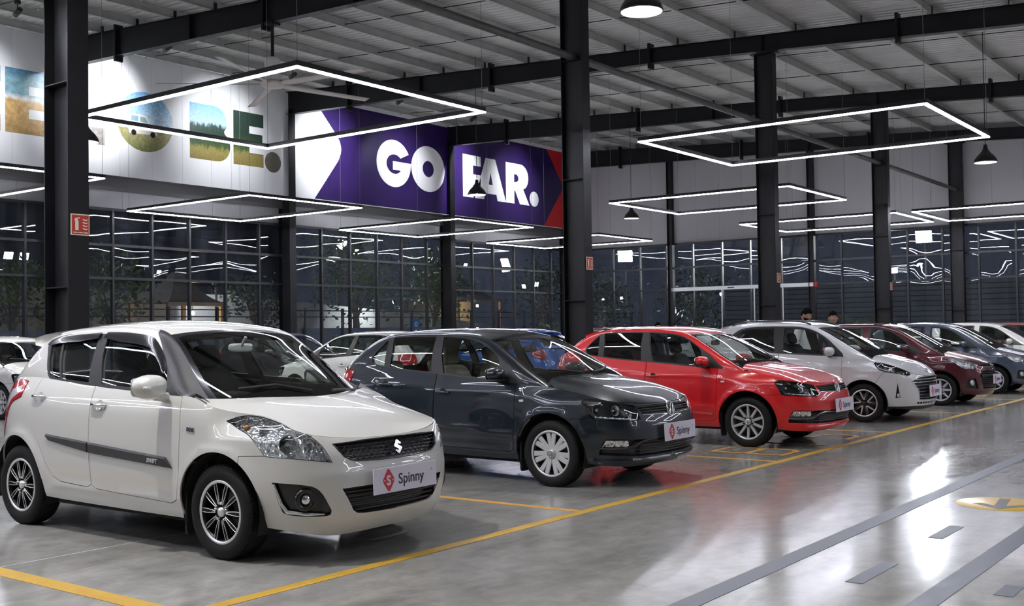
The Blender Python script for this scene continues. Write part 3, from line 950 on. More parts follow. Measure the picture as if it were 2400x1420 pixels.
lamp_pole(24.75, 45, 5.0, .20, 'right of two floodlights behind the far left glazing', M_flood, watts=1500)
lamp_pole(35.0, 50, 4.9, .12, 'small lamp in the yard above the near white hatchback', M_small)
lamp_pole(27.8, 36, 3.21, .11, 'small tilted lamp right of the brown kiosk', M_small, watts=260, face=(.6, 1))
lamp_pole(38.3, 36, 2.95, .09, 'small lamp between the two leafy trees', M_small, watts=400, face=(-.3, 1))
lamp_pole(55.9, 46, 5.9, .16, 'small lamp right of the second wall column', M_small)
lamp_pole(61.2, 44, 4.7, .20, 'small lamp just left of the middle column', M_small)
lamp_pole(52, 31.3, 5.55, .42, 'big floodlight behind the end glazing, left of the door', M_flood, watts=1200, face=(-1, -.5))
lamp_pole(50, 14.54, 5.45, .36, 'big floodlight behind the end glazing, right of the door', M_flood, watts=1500, face=(-1, -.12))
lamp_pole(50, 15.9, 4.0, .16, 'small floodlight under the big right one', M_flood, face=(-1, -.2))
lamp_pole(55, 24.6, 4.15, .16, 'small floodlight beside the column at the sliding door', M_flood, face=(-1, -.3))
lamp_pole(48, 26.2, 2.4, .18, 'low lamp glowing through the sliding door', M_flood, face=(-1, -.4))
for (x, y, z, lb) in ((56, 35.3, 3.35, 'left small lamp low behind the end glazing'), (57, 34.6, 3.4, 'right small lamp low behind the end glazing'), (50, 24.5, 3.2, 'small lamp above the sliding door leaves'), (53, 27.5, 3.0, 'small lamp left of the sliding door'), (52, 20.3, 3.1, 'upper of two small lamps right of the door'), (52, 20.1, 2.6, 'lower of two small lamps right of the door')):
    lamp_pole(x, y, z, .09, lb, M_small, face=(-1, -.4))

# louvred screen outside the end glazing
ls = thing('louvre_screen', 'dark louvred screen wall outside the end glazing', 'fence', (43.2, 0, -.3))
M_louv = varied('dark_louvre', (.075, .08, .09), (.10, .105, .115), 1, .4, .2)
sl = MB().box(0, .05, 0, 32, 0, .17, M=Matrix.Rotation(math.radians(-14), 4, 'Y')).mesh('slat', M_louv)
for j in range(17):
    o = link_mesh('slat', sl, ls); o.location = (0, -11, .15 + j * .20)
for k in range(9):
    MB().box(.05, .15, -11 + 4 * k - .05, -11 + 4 * k + .05, 0, 3.6).build('post', M_steel, ls)
MB().box(.16, .18, -11, 21, 0, 3.55).build('backing', mat('screen_backing', (.02, .02, .023), .8), ls)

# trees, shrubs, palms
M_bark = varied('tree_bark', (.16, .13, .10), (.24, .20, .16), 6, .85)
M_leafA = varied('leaf_green', (.07, .12, .025), (.17, .24, .06), 1.2, .6)
M_leafB = varied('leaf_dark', (.022, .038, .014), (.05, .075, .025), 1.2, .65)
M_palm = varied('palm_green', (.12, .20, .05), (.25, .34, .09), 3, .5)
def tree(x, y, h, r, lb, leaf, n=1500, trunk_r=.16, hang=0.0, seed=0, crown_z=None):
    rr = random.Random(seed)
    k = thing('tree', lb, 'tree', (x, y, -.3))
    b = MB()
    th = h * .62
    lean = rr.uniform(-.2, .2)
    b.tube([(0, 0, 0), (lean * .3, .05, th * .5), (lean, .1, th)], [trunk_r, trunk_r * .8, trunk_r * .5], 9)
    tips = []
    for i in range(9):
        a = 2 * math.pi * i / 9 + rr.uniform(-.3, .3); z0 = th * rr.uniform(.6, 1.0)
        tip = (lean + r * .75 * math.cos(a), r * .75 * math.sin(a), h * rr.uniform(.6, .98))
        b.tube([(lean * z0 / th, .06, z0), (lean + r * .35 * math.cos(a), r * .35 * math.sin(a), (z0 + tip[2]) / 2 + .2), tip], [trunk_r * .35, trunk_r * .22, .02], 6)
        tips.append(tip)
    b.build('trunk', M_bark, k)
    vs, fs = [], []
    for i in range(n):
        t = tips[rr.randrange(len(tips))] if rr.random() < .75 else (lean, 0, h * .92)
        s = r * .42
        c = Vector((t[0] + rr.gauss(0, s), t[1] + rr.gauss(0, s), t[2] + rr.gauss(0, s * .7) - hang * rr.random() ** 2))
        if c.z < .9: continue
        d = Vector((rr.uniform(-1, 1), rr.uniform(-1, 1), rr.uniform(-1, .4))).normalized()
        w = d.cross(Vector((rr.uniform(-1, 1), rr.uniform(-1, 1), rr.uniform(-1, 1)))).normalized()
        L = rr.uniform(.14, .30); W = L * .26
        o = len(vs)
        vs += [c, c + d * L * .5 + w * W, c + d * L, c + d * L * .5 - w * W]
        fs.append((o, o + 1, o + 2, o + 3))
    f = MB().add(vs, fs, 0, False).build('foliage', leaf, k)
    f['kind'] = 'stuff'
def palm(x, y, h, r, lb, n=13, seed=0):
    rr = random.Random(seed)
    k = thing('palm_plant', lb, 'palm', (x, y, -.3))
    MB().tube([(0, 0, 0), (.04, 0, h * .25)], [.12, .09], 8).build('stem', M_bark, k)
    for i in range(n):
        a = 2 * math.pi * i / n + rr.uniform(-.2, .2)
        up = rr.uniform(.55, 1.25)
        b = MB(); pts = []
        for j in range(10):
            t = j / 9
            rad = r * t * (.75 + .25 * t); z = h * .25 + h * .75 * up * (t - .55 * t * t * (1.3 if up < .9 else 1.0))
            pts.append(Vector((rad * math.cos(a), rad * math.sin(a), z)))
        b.tube(pts, [.018 - .015 * q / 9 for q in range(10)], 4)
        vs, fs = [], []
        side = Vector((-math.sin(a), math.cos(a), 0))
        for j in range(1, 10):
            for q in range(3):
                t = (j - 1 + q / 3) / 9
                p = pts[j - 1].lerp(pts[j], q / 3)
                d = (pts[j] - pts[j - 1]).normalized()
                L = .42 * math.sin(math.pi * min(1, t + .12)) + .08
                for sg in (-1, 1):
                    e = p + (side * sg * .8 + d * .6 - Vector((0, 0, .25))).normalized() * L
                    m_ = p + (side * sg * .8 + d * .6).normalized() * L * .5 + d * .02
                    o = len(vs)
                    vs += [p, m_ + d * .012, e, m_ - d * .012]
                    fs.append((o, o + 1, o + 2, o + 3))
        b.add(vs, fs, 0, False)
        b.build('frond', M_palm, k)
tree(33.5, 33.6, 6.2, 1.5, 'tall leafy tree just left of the second wall column', M_leafA, 1500, .20, 1.6, 1)
tree(39.6, 34.6, 5.6, 1.3, 'leafy tree with a pale trunk behind the second wall column', M_leafA, 1200, .19, 1.4, 2)
tree(21.9, 34.0, 4.6, 1.1, 'low tree with hanging foliage left of the brown kiosk', M_leafA, 800, .13, .8, 3)
tree(18.2, 33.6, 4.2, .9, 'small bright tree behind the near left glazing', M_leafA, 700, .11, .5, 4)
tree(13.6, 34, 4.4, 1.1, 'dark tree at the far left edge', M_leafB, 600, .12, .6, 5)
tree(29.6, 35.8, 4.2, 1.0, 'dark tree between the kiosk and the floodlight', M_leafB, 600, .12, .8, 6)
tree(46.5, 24.0, 4.6, 1.4, 'tree behind the sliding door', M_leafB, 1100, .16, 1.4, 7)
tree(45.5, 28.6, 4.3, 1.2, 'slim tree behind the end glazing left of the door', M_leafB, 800, .09, .8, 8)
tree(49.5, 35.2, 5.4, 1.5, 'dark tree beside the left big floodlight', M_leafB, 900, .15, 1.2, 9)
palm(41.0, 21.4, 3.0, 1.1, 'palm outside the end glazing left of the sliding door', 13, 1)
palm(41.0, 18.9, 2.7, .9, 'palm seen between the sliding door leaves', 11, 2)
palm(41.0, 14.2, 3.5, 1.25, 'lit palm right of the standing men', 13, 3)
palm(41.0, 10.0, 2.6, .9, 'palm beside the far column of the end glazing', 11, 4)
palm(42.0, 29.4, 3.2, 1.2, 'palm outside the corner, left of the middle column', 13, 5)
palm(34.5, 28.9, 3.0, .9, 'palm low outside the glazing right of the second wall column', 11, 6)
palm(24.9, 28.9, 3.0, .8, 'small palm beside the first wall column', 11, 7)
palm(28.3, 28.9, 2.7, .9, 'shrubby palm under the leafy tree', 11, 8)
bs = thing('blue_notice', 'small blue notice board on the hoarding', 'sign', (34.2, 30.88, 1.55))
MB().box(-.22, .22, 0, .02, 0, .5).build('panel', mat('notice_blue', (.02, .10, .32), .5), bs)
MB().lathe([(.06, 0), (.10, 0)], 20, M=Matrix.Translation((0, -.003, .28)) @ Matrix.Rotation(math.radians(90), 4, 'X')).build('symbol', M_white, bs)
# ================================================================ car surfaces
class Spl:
    """C2 cubic spline through knots, linear beyond the ends"""
    def __init__(s, pts, clamp=None):
        p = sorted(pts)
        s.x = np.array([q[0] for q in p], float); s.y = np.array([q[1] for q in p], float)
        n = len(s.x); h = np.diff(s.x); d = np.diff(s.y) / h
        A = np.zeros((n, n)); r = np.zeros(n)
        A[0, 0] = A[-1, -1] = 1
        if clamp:
            A[0, 0], A[0, 1] = 2 * h[0], h[0]; r[0] = 6 * (d[0] - clamp[0])
            A[-1, -1], A[-1, -2] = 2 * h[-1], h[-1]; r[-1] = 6 * (clamp[1] - d[-1])
        for i in range(1, n - 1):
            A[i, i - 1], A[i, i], A[i, i + 1] = h[i - 1], 2 * (h[i - 1] + h[i]), h[i]
            r[i] = 6 * (d[i] - d[i - 1])
        s.m = np.linalg.solve(A, r)
    def __call__(s, t):
        t = np.asarray(t, float)
        i = np.clip(np.searchsorted(s.x, t) - 1, 0, len(s.x) - 2)
        h = s.x[i + 1] - s.x[i]
        tc = np.clip(t, s.x[0], s.x[-1])
        a = (s.x[i + 1] - tc) / h; b = (tc - s.x[i]) / h
        y = a * s.y[i] + b * s.y[i + 1] + ((a ** 3 - a) * s.m[i] + (b ** 3 - b) * s.m[i + 1]) * h * h / 6
        # linear extrapolation
        h0 = s.x[1] - s.x[0]; d0 = (s.y[1] - s.y[0]) / h0 - h0 * (2 * s.m[0] + s.m[1]) / 6
        h1 = s.x[-1] - s.x[-2]; d1 = (s.y[-1] - s.y[-2]) / h1 + h1 * (s.m[-2] + 2 * s.m[-1]) / 6
        return y + np.minimum(t - s.x[0], 0) * d0 + np.maximum(t - s.x[-1], 0) * d1

class Pch:
    """monotone cubic (no overshoot)"""
    def __init__(s, pts):
        p = sorted(pts)
        s.x = np.array([q[0] for q in p], float); s.y = np.array([q[1] for q in p], float)
        h = np.diff(s.x); d = np.diff(s.y) / h
        m = np.zeros(len(s.x)); m[0], m[-1] = d[0], d[-1]
        for i in range(1, len(s.x) - 1):
            if d[i - 1] * d[i] > 0:
                w1, w2 = 2 * h[i] + h[i - 1], h[i] + 2 * h[i - 1]
                m[i] = (w1 + w2) / (w1 / d[i - 1] + w2 / d[i])
        s.m = m
    def __call__(s, t):
        t = np.asarray(t, float)
        i = np.clip(np.searchsorted(s.x, t) - 1, 0, len(s.x) - 2)
        h = s.x[i + 1] - s.x[i]
        tc = np.clip(t, s.x[0], s.x[-1])
        u = (tc - s.x[i]) / h
        y = (1 + 2 * u) * (1 - u) ** 2 * s.y[i] + u * (1 - u) ** 2 * h * s.m[i] + u * u * (3 - 2 * u) * s.y[i + 1] + u * u * (u - 1) * h * s.m[i + 1]
        return y + np.minimum(t - s.x[0], 0) * s.m[0] + np.maximum(t - s.x[-1], 0) * s.m[-1]

def sstep(e0, e1, x):
    t = np.clip((np.asarray(x, float) - e0) / (e1 - e0), 0, 1)
    return t * t * (3 - 2 * t)

class CarSurf:
    """a = distance back from the nose, b = distance out from the centre line, z = up.
    lower body P1(s, z), bonnet HOOD(a, b), cabin CAB(a, v)"""
    def __init__(c, D):
        c.D = D
        P = np.array(D['plan'], float)
        ch = np.r_[0, np.cumsum(np.hypot(*np.diff(P, axis=0).T))]
        c.pa = Spl(list(zip(ch, P[:, 0])), (0, 0)); c.pb = Spl(list(zip(ch, P[:, 1])), (1, -1))
        c.S = ch[-1]
        ss = np.linspace(0, c.S, 3000)
        c._ss = ss; c._pa = c.pa(ss); c._pb = c.pb(ss)
        c.Fi = Pch(D['front']); c.Si = Pch(D['side']); c.Ri = Pch(D['rear'])
        imax = int(np.argmax(c._pb))
        c.s_wide = ss[imax]
        # shoulder line T: knots keyed by a on the front half ('f'), b at the nose, a on the side
        c.T = Spl([(c.s_of(k), z) for k, z in D['top']])
        c.BOT = Pch([(c.s_of(k), z) for k, z in D['bottom']])
        c.arch = D['arch']           # ((a,z,r),(a,z,r))
        c.wheel = D['wheel']         # (a_front, a_rear, radius)
        sT = np.linspace(0, c.s_of(('a', D['cowl_a'] + .6)), 500)
        tp = c.P1(sT, c.T(sT))
        c._ta = np.maximum.accumulate(tp[:, 0] + np.arange(500) * 1e-7); c._tb = tp[:, 1]; c._tz = tp[:, 2]
        _hc = Spl(D['hood_c']); _a0 = float(c._ta[0]); _dz = float(c._tz[0]) - float(_hc(_a0))
        c.zc_h = lambda a: _hc(a) + _dz * np.exp(-np.maximum(np.asarray(a, float) - _a0, 0) / .10)
        c.zr = Spl(D['rail_z']); c.br = Spl(D['rail_b']); c.zc = Spl(D['roof_c'])
        sB = np.linspace(c.s_of(('a', .35)), c.s_of(('a', D['len'] - .12)), 800)
        bp = c.P1(sB, c.T(sB))
        c._ba = bp[:, 0]; c._bb = bp[:, 1]; c._bz = bp[:, 2]
        c.fil = D.get('fillet', .07)
    def s_of(c, k):
        """('a', x): side station; ('b', y): nose station; ('s', s): raw; ('r', y): tail station"""
        kind, val = k
        if kind == 's': return val
        ss, pa, pb = c._ss, c._pa, c._pb
        if kind == 'a':
            h = np.searchsorted(pa, val) if False else None
            m = (ss > .3) & (ss < c.S - .3)
            mono = np.maximum.accumulate(pa)
            return float(np.interp(val, mono, ss))
        if kind == 'b':
            i = int(np.argmax(pb)); return float(np.interp(val, np.maximum.accumulate(pb[:i]), ss[:i]))
        if kind == 'r':
            i = int(np.argmax(pb)); return float(np.interp(-val, -pb[i:], ss[i:]))
    def plan(c, s):
        e = 1e-4
        a, b = c.pa(s), c.pb(s)
        ta, tb = c.pa(s + e) - c.pa(s - e), c.pb(s + e) - c.pb(s - e)
        l = np.hypot(ta, tb)
        return a, b, -tb / l, ta / l
    def P1(c, s, z):
        s = np.asarray(s, float); z = np.asarray(z, float)
        a, b, na, nb = c.plan(s)
        wf = np.where(na < 0, na * na, 0); wr = np.where(na > 0, na * na, 0); ws = nb * nb
        ins = wf * c.Fi(z) + ws * c.Si(z) + wr * c.Ri(z)
        for (aa, az, ar) in c.D['arch']:
            d = np.hypot(a - aa, z - az) - ar
            fl = c.D.get('flare', .016)
            ins = ins - fl * np.exp(-(np.maximum(d, 0) / .055) ** 2) * sstep(.15, .45, z) * ws
        for fn in c.D.get('disp', ()):
            ins = ins - fn(a, b, z, wf, ws, wr)
        return np.stack([a - na * ins, b - nb * ins, z], -1)
    def HOOD(c, a, b):
        a = np.asarray(a, float); b = np.asarray(b, float)
        bt = np.interp(a, c._ta, c._tb); zt = np.interp(a, c._ta, c._tz)
        x = np.clip(b / np.maximum(bt, .02), 0, 1)
        zc = c.zc_h(a)
        z = zt + (zc - zt) * (1 - x ** c.D.get('hood_p', 2.3))
        f = c.D.get('hood_disp')
        if f: z = z + f(a, b, x)
        return np.stack([a, b, z], -1)
    def corner(c, a):
        bt = np.interp(a, c._ba, c._bb); zt = np.interp(a, c._ba, c._bz)
        return bt, zt, c.br(a), c.zr(a), c.zc(a)
    def CAB(c, a, v):
        a = np.asarray(a, float); v = np.asarray(v, float)
        bt, zt, br, zr, zc = c.corner(a)
        r = c.fil
        L1 = np.maximum(np.hypot(bt - br, zr - zt), 1e-4)
        f1 = np.clip(r / L1, 0, .45); f2 = np.clip(r / np.maximum(br, .05), 0, .45)
        bul = c.D.get('bulge', .018)
        def side(t):          # t 0 at belt, 1 at corner
            w = 4 * t * (1 - t)
            return bt + (br - bt) * t + bul * w * sstep(0, .25, L1), zt + (zr - zt) * t
        def top(t):           # t 0 at corner, 1 at centre
            b = br * (1 - t)
            p = c.D.get('crown_p', 2.2)
            return b, zc - (zc - zr) * (np.abs(1 - t)) ** p
        t1 = np.clip(v / .45, 0, 1) * (1 - f1)
        b1, z1 = side(t1)
        t3 = f2 + np.clip((v - .55) / .45, 0, 1) * (1 - f2)
        b3, z3 = top(t3)
        u = np.clip((v - .45) / .10, 0, 1)
        A = side(1 - f1); B = top(f2)
        bm = (1 - u) ** 2 * A[0] + 2 * u * (1 - u) * br + u * u * B[0]
        zm = (1 - u) ** 2 * A[1] + 2 * u * (1 - u) * zr + u * u * B[1]
        b = np.where(v < .45, b1, np.where(v > .55, b3, bm))
        z = np.where(v < .45, z1, np.where(v > .55, z3, zm))
        f = c.D.get('cab_disp')
        if f: b, z = f(a, b, z, v)
        return np.stack([a, b, z], -1)
    def v_of_z(c, a, z):
        """cabin side parameter for a height (side glass region)"""
        bt, zt, br, zr, zc = c.corner(np.asarray(a, float))
        L1 = np.maximum(np.hypot(bt - br, zr - zt), 1e-4)
        f1 = np.clip(c.fil / L1, 0, .45)
        t = (np.asarray(z) - zt) / np.maximum(zr - zt, 1e-3)
        return .45 * np.clip(t / (1 - f1), 0, 1.0)
    def v_of_b(c, a, b):
        bt, zt, br, zr, zc = c.corner(np.asarray(a, float))
        f2 = np.clip(c.fil / np.maximum(br, .05), 0, .45)
        t = 1 - np.asarray(b) / br
        return .55 + .45 * np.clip((t - f2) / (1 - f2), 0, 1)
# ================================================================ car builder
def seg_sample(poly, step, closed=True):
    out = []
    n = len(poly)
    for i in range(n if closed else n - 1):
        p, q = np.array(poly[i], float), np.array(poly[(i + 1) % n], float)
        k = max(1, int(math.ceil(np.hypot(*(q - p)) / step)))
        for j in range(k):
            out.append(tuple(p + (q - p) * j / k))
    if not closed:
        out.append(tuple(poly[-1]))
    return out

def smooth_poly(pts, n=6, sharp=()):
    """closed Catmull-Rom through pts; corners whose index is in sharp stay sharp"""
    m = len(pts); out = []
    P = [np.array(p, float) for p in pts]
    for i in range(m):
        p1, p2 = P[i], P[(i + 1) % m]
        p0 = P[i - 1] if i not in sharp else 2 * p1 - p2
        p3 = P[(i + 2) % m] if (i + 1) % m not in sharp else 2 * p2 - p1
        if i in sharp and (i + 1) % m in sharp:
            out.append(tuple(p1)); continue
        for k in range(n):
            t = k / n
            q = .5 * (2 * p1 + (p2 - p0) * t + (2 * p0 - 5 * p1 + 4 * p2 - p3) * t * t + (3 * p1 - p0 - 3 * p2 + p3) * t ** 3)
            out.append(tuple(q))
    return out

def pip(px, py, poly):
    """vectorised point in polygon"""
    poly = np.asarray(poly, float)
    c = np.zeros(len(px), bool)
    x, y = poly[:, 0], poly[:, 1]
    j = len(poly) - 1
    for i in range(len(poly)):
        if abs(y[i] - y[j]) > 1e-12:
            m = ((y[i] > py) != (y[j] > py)) & (px < (x[j] - x[i]) * (py - y[i]) / (y[j] - y[i]) + x[i])
            c ^= m
        j = i
    return c

def grow(poly, d):
    """offset a closed polygon outwards by d"""
    P = np.asarray(poly, float)
    A = .5 * np.sum(P[:, 0] * np.roll(P[:, 1], -1) - np.roll(P[:, 0], -1) * P[:, 1])
    t0 = P - np.roll(P, 1, 0); t1 = np.roll(P, -1, 0) - P
    t0 /= np.maximum(np.hypot(*t0.T), 1e-9)[:, None]; t1 /= np.maximum(np.hypot(*t1.T), 1e-9)[:, None]
    n0 = np.stack([t0[:, 1], -t0[:, 0]], 1); n1 = np.stack([t1[:, 1], -t1[:, 0]], 1)
    n = n0 + n1
    n /= np.maximum(np.hypot(*n.T), .35)[:, None]
    k = 1 / np.maximum((n * n0).sum(1), .5)
    return [tuple(q) for q in P + (d if A > 0 else -d) * n * k[:, None]]

class Patch:
    """a parameter domain cut into labelled regions and lifted to 3D"""
    def __init__(s, fn, domain, feats, step, aspect=1.0, orient=None):
        # feats: list of (label, polygon) ; later ones win
        sc = np.array([1.0, aspect])
        loops = [seg_sample([tuple(np.array(p) * sc) for p in domain], step)]
        for lab, poly in feats:
            loops.append(seg_sample([tuple(np.array(p) * sc) for p in poly], step))
        D = np.array(loops[0])
        lo, hi = D.min(0), D.max(0)
        gx, gy = np.meshgrid(np.arange(lo[0] + step / 2, hi[0], step), np.arange(lo[1] + step / 2, hi[1], step))
        gx = gx + (np.arange(gx.shape[0]) % 2)[:, None] * step / 2
        g = np.stack([gx.ravel(), gy.ravel()], 1)
        g = g[pip(g[:, 0], g[:, 1], D)]
        allp = np.concatenate([np.array(l) for l in loops])
        keep = np.ones(len(g), bool)
        for i in range(0, len(g), 400):
            d = np.min(((g[i:i + 400, None, :] - allp[None]) ** 2).sum(-1), 1)
            keep[i:i + 400] = d > (.42 * step) ** 2
        g = g[keep]
        pts, edges = [], []
        for l in loops:
            o = len(pts)
            pts += [Vector(p) for p in l]
            edges += [(o + i, o + (i + 1) % len(l)) for i in range(len(l))]
        pts += [Vector(p) for p in g]
        V, E, F, *_ = delaunay_2d_cdt(pts, edges, [], 0, 1e-5)
        V = np.array([(p.x, p.y) for p in V]); F = np.array([f for f in F if len(f) == 3])
        cen = V[F].mean(1)
        ins = pip(cen[:, 0], cen[:, 1], D)
        area = .5 * np.abs(np.cross(V[F[:, 1]] - V[F[:, 0]], V[F[:, 2]] - V[F[:, 0]]))
        F = F[ins & (area > 1e-9)]; cen = cen[ins & (area > 1e-9)]
        lab = np.full(len(F), 'body', dtype=object)
        for (l, _), lp in zip(feats, loops[1:]):
            m = pip(cen[:, 0], cen[:, 1], lp)
            lab[m] = l
        s.uv = V / sc; s.F = F; s.lab = lab; s.fn = fn
        u, w = s.uv[:, 0], s.uv[:, 1]
        s.P = fn(u, w)
        e = 2e-3
        du = fn(u + e, w) - fn(u - e, w); dv = fn(u, w + e) - fn(u, w - e)
        N = np.cross(du, dv)
        N /= np.maximum(np.linalg.norm(N, axis=1), 1e-12)[:, None]
        sg = orient(s.P, N)
        s.N = N * np.where(sg < 0, -1, 1)[:, None]
    def labels(s):
        return set(s.lab)
    def get(s, names):
        m = np.isin(s.lab, list(names))
        F = s.F[m]
        used = np.unique(F)
        mp = -np.ones(len(s.P), int); mp[used] = np.arange(len(used))
        return s.P[used], s.N[used], mp[F]

def to_local(P, am, side):
    """(a, b, z) to the car's own frame: nose towards -y, side +1 = the car's right"""
    return np.stack([-side * P[:, 1], P[:, 0] - am, P[:, 2]], 1)

def shell_mesh(name, pieces, am, mats, both=False, offset=0.0, wall=0.0, side=1, wall_mat=None, thick=0.0, mi=0):
    """pieces: list of (P, N, F). both: right half and its mirror image in one mesh."""
    VV, NN, FF, MI = [], [], [], []
    o = 0
    for (P, N, F) in pieces:
        for sd in ((1, -1) if both else (side,)):
            Q = to_local(P + N * offset, am, sd)
            M = np.stack([-sd * N[:, 1], N[:, 0], N[:, 2]], 1)
            tri = F.copy()
            g = np.cross(Q[tri[:, 1]] - Q[tri[:, 0]], Q[tri[:, 2]] - Q[tri[:, 0]])
            flip = (g * M[tri].mean(1)).sum(1) < 0
            tri[flip] = tri[flip][:, ::-1]
            VV.append(Q); NN.append(M); FF.append(tri + o); MI += [mi] * len(tri); o += len(Q)
            if wall:
                e = np.concatenate([tri[:, [0, 1]], tri[:, [1, 2]], tri[:, [2, 0]]])
                key = {}
                for a, b in e:
                    key[(a, b)] = 1
                bd = [(a, b) for a, b in e if (b, a) not in key]
                bd = [(a, b) for a, b in bd if not (abs(Q[a, 0]) < 1e-4 and abs(Q[b, 0]) < 1e-4)]
                if bd:
                    A = np.array(bd)
                    q0, q1 = Q[A[:, 0]], Q[A[:, 1]]
                    w0, w1 = q0 - M[A[:, 0]] * wall, q1 - M[A[:, 1]] * wall
                    W = np.stack([q0, w0, w1, q1], 1).reshape(-1, 3)
                    nn = np.cross(w0 - q0, q1 - q0)
                    nn /= np.maximum(np.linalg.norm(nn, axis=1), 1e-9)[:, None]
                    VV.append(W); NN.append(np.repeat(nn, 4, 0))
                    idx = np.arange(len(bd)) * 4 + o
                    FF.append(np.stack([idx, idx + 1, idx + 2], 1)); FF.append(np.stack([idx, idx + 2, idx + 3], 1))
                    MI += [mi if wall_mat is None else wall_mat] * (2 * len(bd)); o += len(W)
    V = np.concatenate(VV); N = np.concatenate(NN); F = np.concatenate(FF)
    me = bpy.data.meshes.new(name)
    me.vertices.add(len(V)); me.vertices.foreach_set('co', V.ravel())
    me.loops.add(len(F) * 3); me.loops.foreach_set('vertex_index', F.ravel().astype(np.int32))
    me.polygons.add(len(F)); me.polygons.foreach_set('loop_start', np.arange(0, len(F) * 3, 3).astype(np.int32))
    me.update(calc_edges=True)
    me.polygons.foreach_set('use_smooth', np.ones(len(F), bool))
    me.polygons.foreach_set('material_index', np.array(MI, np.int32))
    for m in mats:
        me.materials.append(m)
    me.normals_split_custom_set_from_vertices(N.tolist())
    return me

def superbox(mb, c, size, e=.35, nu=20, nv=12, M=None, mi=0, taper=None):
    """rounded box"""
    def pw(x, p): return math.copysign(abs(x) ** p, x)
    vs, fs = [], []
    for i in range(nv + 1):
        t = -math.pi / 2 + math.pi * i / nv
        for k in range(nu):
            a = 2 * math.pi * k / nu
            x = pw(math.cos(t), e) * pw(math.cos(a), e); y = pw(math.cos(t), e) * pw(math.sin(a), e); z = pw(math.sin(t), e)
            if taper:
                f = 1 + taper * z
                x *= f
            vs.append((c[0] + size[0] * x, c[1] + size[1] * y, c[2] + size[2] * z))
    for i in range(nv):
        for k in range(nu):
            fs.append((i * nu + k, i * nu + (k + 1) % nu, (i + 1) * nu + (k + 1) % nu, (i + 1) * nu + k))
    return mb.add(vs, fs, mi, True, M)

# ---- shared car materials
def paint(name, col, metallic=0.0, flake=0.0, rough=.32):
    m = mat(name, col, rough, metallic, 1.0, .5, coat_rough=.004)
    t = NT(m)
    if flake:
        n = t.noise(t.coord('Object'), 900, 2)
        t.link(t.mixc(n, tuple(c * (1 - flake) for c in col), tuple(min(1, c * (1 + flake)) for c in col)), t.b.inputs['Base Color'])
    else:
        # a faint film of dust, uneven over the panels
        n = t.noise(t.coord('Object'), 2.5, 4)
        t.link(t.mixc(n, tuple(c * .97 for c in col), col), t.b.inputs['Base Color'])
    return m
CM_glass = thin_glass('car_glass', (.80, .85, .82), 1.5)
CM_ws = thin_glass('windscreen_glass', (.84, .89, .86), 1.5)
CM_tint = thin_glass('dark_car_glass', (.30, .33, .33), 1.5)
CM_lens = thin_glass('lamp_lens', (.93, .95, .95), 1.5)
CM_black = mat('gloss_black_trim', (.012, .012, .014), .16, coat=.3)
CM_pillar = mat('satin_black_trim', (.014, .014, .015), .36)
CM_matte = mat('matte_black_trim', (.018, .018, .019), .5)
CM_cowl = mat('dull_black_cowl', (.006, .006, .006), .9, spec=.08)
CM_seam = mat('panel_seam_shadow', (.02, .02, .02), .8)
CM_under = mat('underbody_black', (.012, .012, .012), .85)
CM_lin = mat('grey_cabin_lining', (.16, .16, .155), .8)
CM_dash = varied('dashboard_plastic', (.012, .0125, .013), (.018, .0185, .019), 30, .85, spec=.15)
CM_seatd = varied('black_seat_fabric', (.018, .018, .02), (.03, .03, .033), 40, .85)
CM_seatb = varied('beige_seat_fabric', (.34, .31, .23), (.42, .38, .29), 30, .8)
CM_tyre = varied('tyre_rubber', (.008, .008, .0085), (.014, .014, .0145), 20, .6, 0, .75, spec=.25)
CM_silver = mat('silver_wheel_paint', (.60, .61, .62), .32, .4)
CM_cover = mat('silver_wheel_cover', (.62, .63, .64), .38, .35)
CM_gun = mat('gunmetal_wheel', (.20, .205, .21), .35, .5)
CM_bright = mat('machined_alloy', (.78, .78, .77), .25, .55)
CM_refl = mat('lamp_reflector', (.90, .91, .93), .10, .8)
_t = NT(CM_refl)
_v = _t.add('ShaderNodeTexVoronoi'); _v.inputs['Scale'].default_value = 34; _t.link(_t.coord('Object', (1.6, 1, .7)), _v.inputs['Vector'])
_t.bump(_v.outputs['Distance'], .8, .02)
CM_lampblk = mat('lamp_bezel_black', (.014, .014, .016), .25)
CM_amber = mat('amber_lens', (.75, .28, .03), .2, coat=.6)
CM_redlens = mat('red_lamp_lens', (.42, .012, .015), .12, coat=.8)
CM_clear = mat('clear_lamp_plastic', (.80, .81, .82), .12, .35, coat=.8)
CM_rimblk = mat('black_wheel_paint', (.006, .006, .007), .35, spec=.3)
CM_disc = mat('brake_disc', (.10, .10, .10), .5, .6)
CM_board = mat('board_white', (.74, .70, .80), .45)
CM_ink = mat('board_ink', (.022, .018, .045), .5)
CM_logo = mat('board_logo_red', (.60, .035, .045), .45)

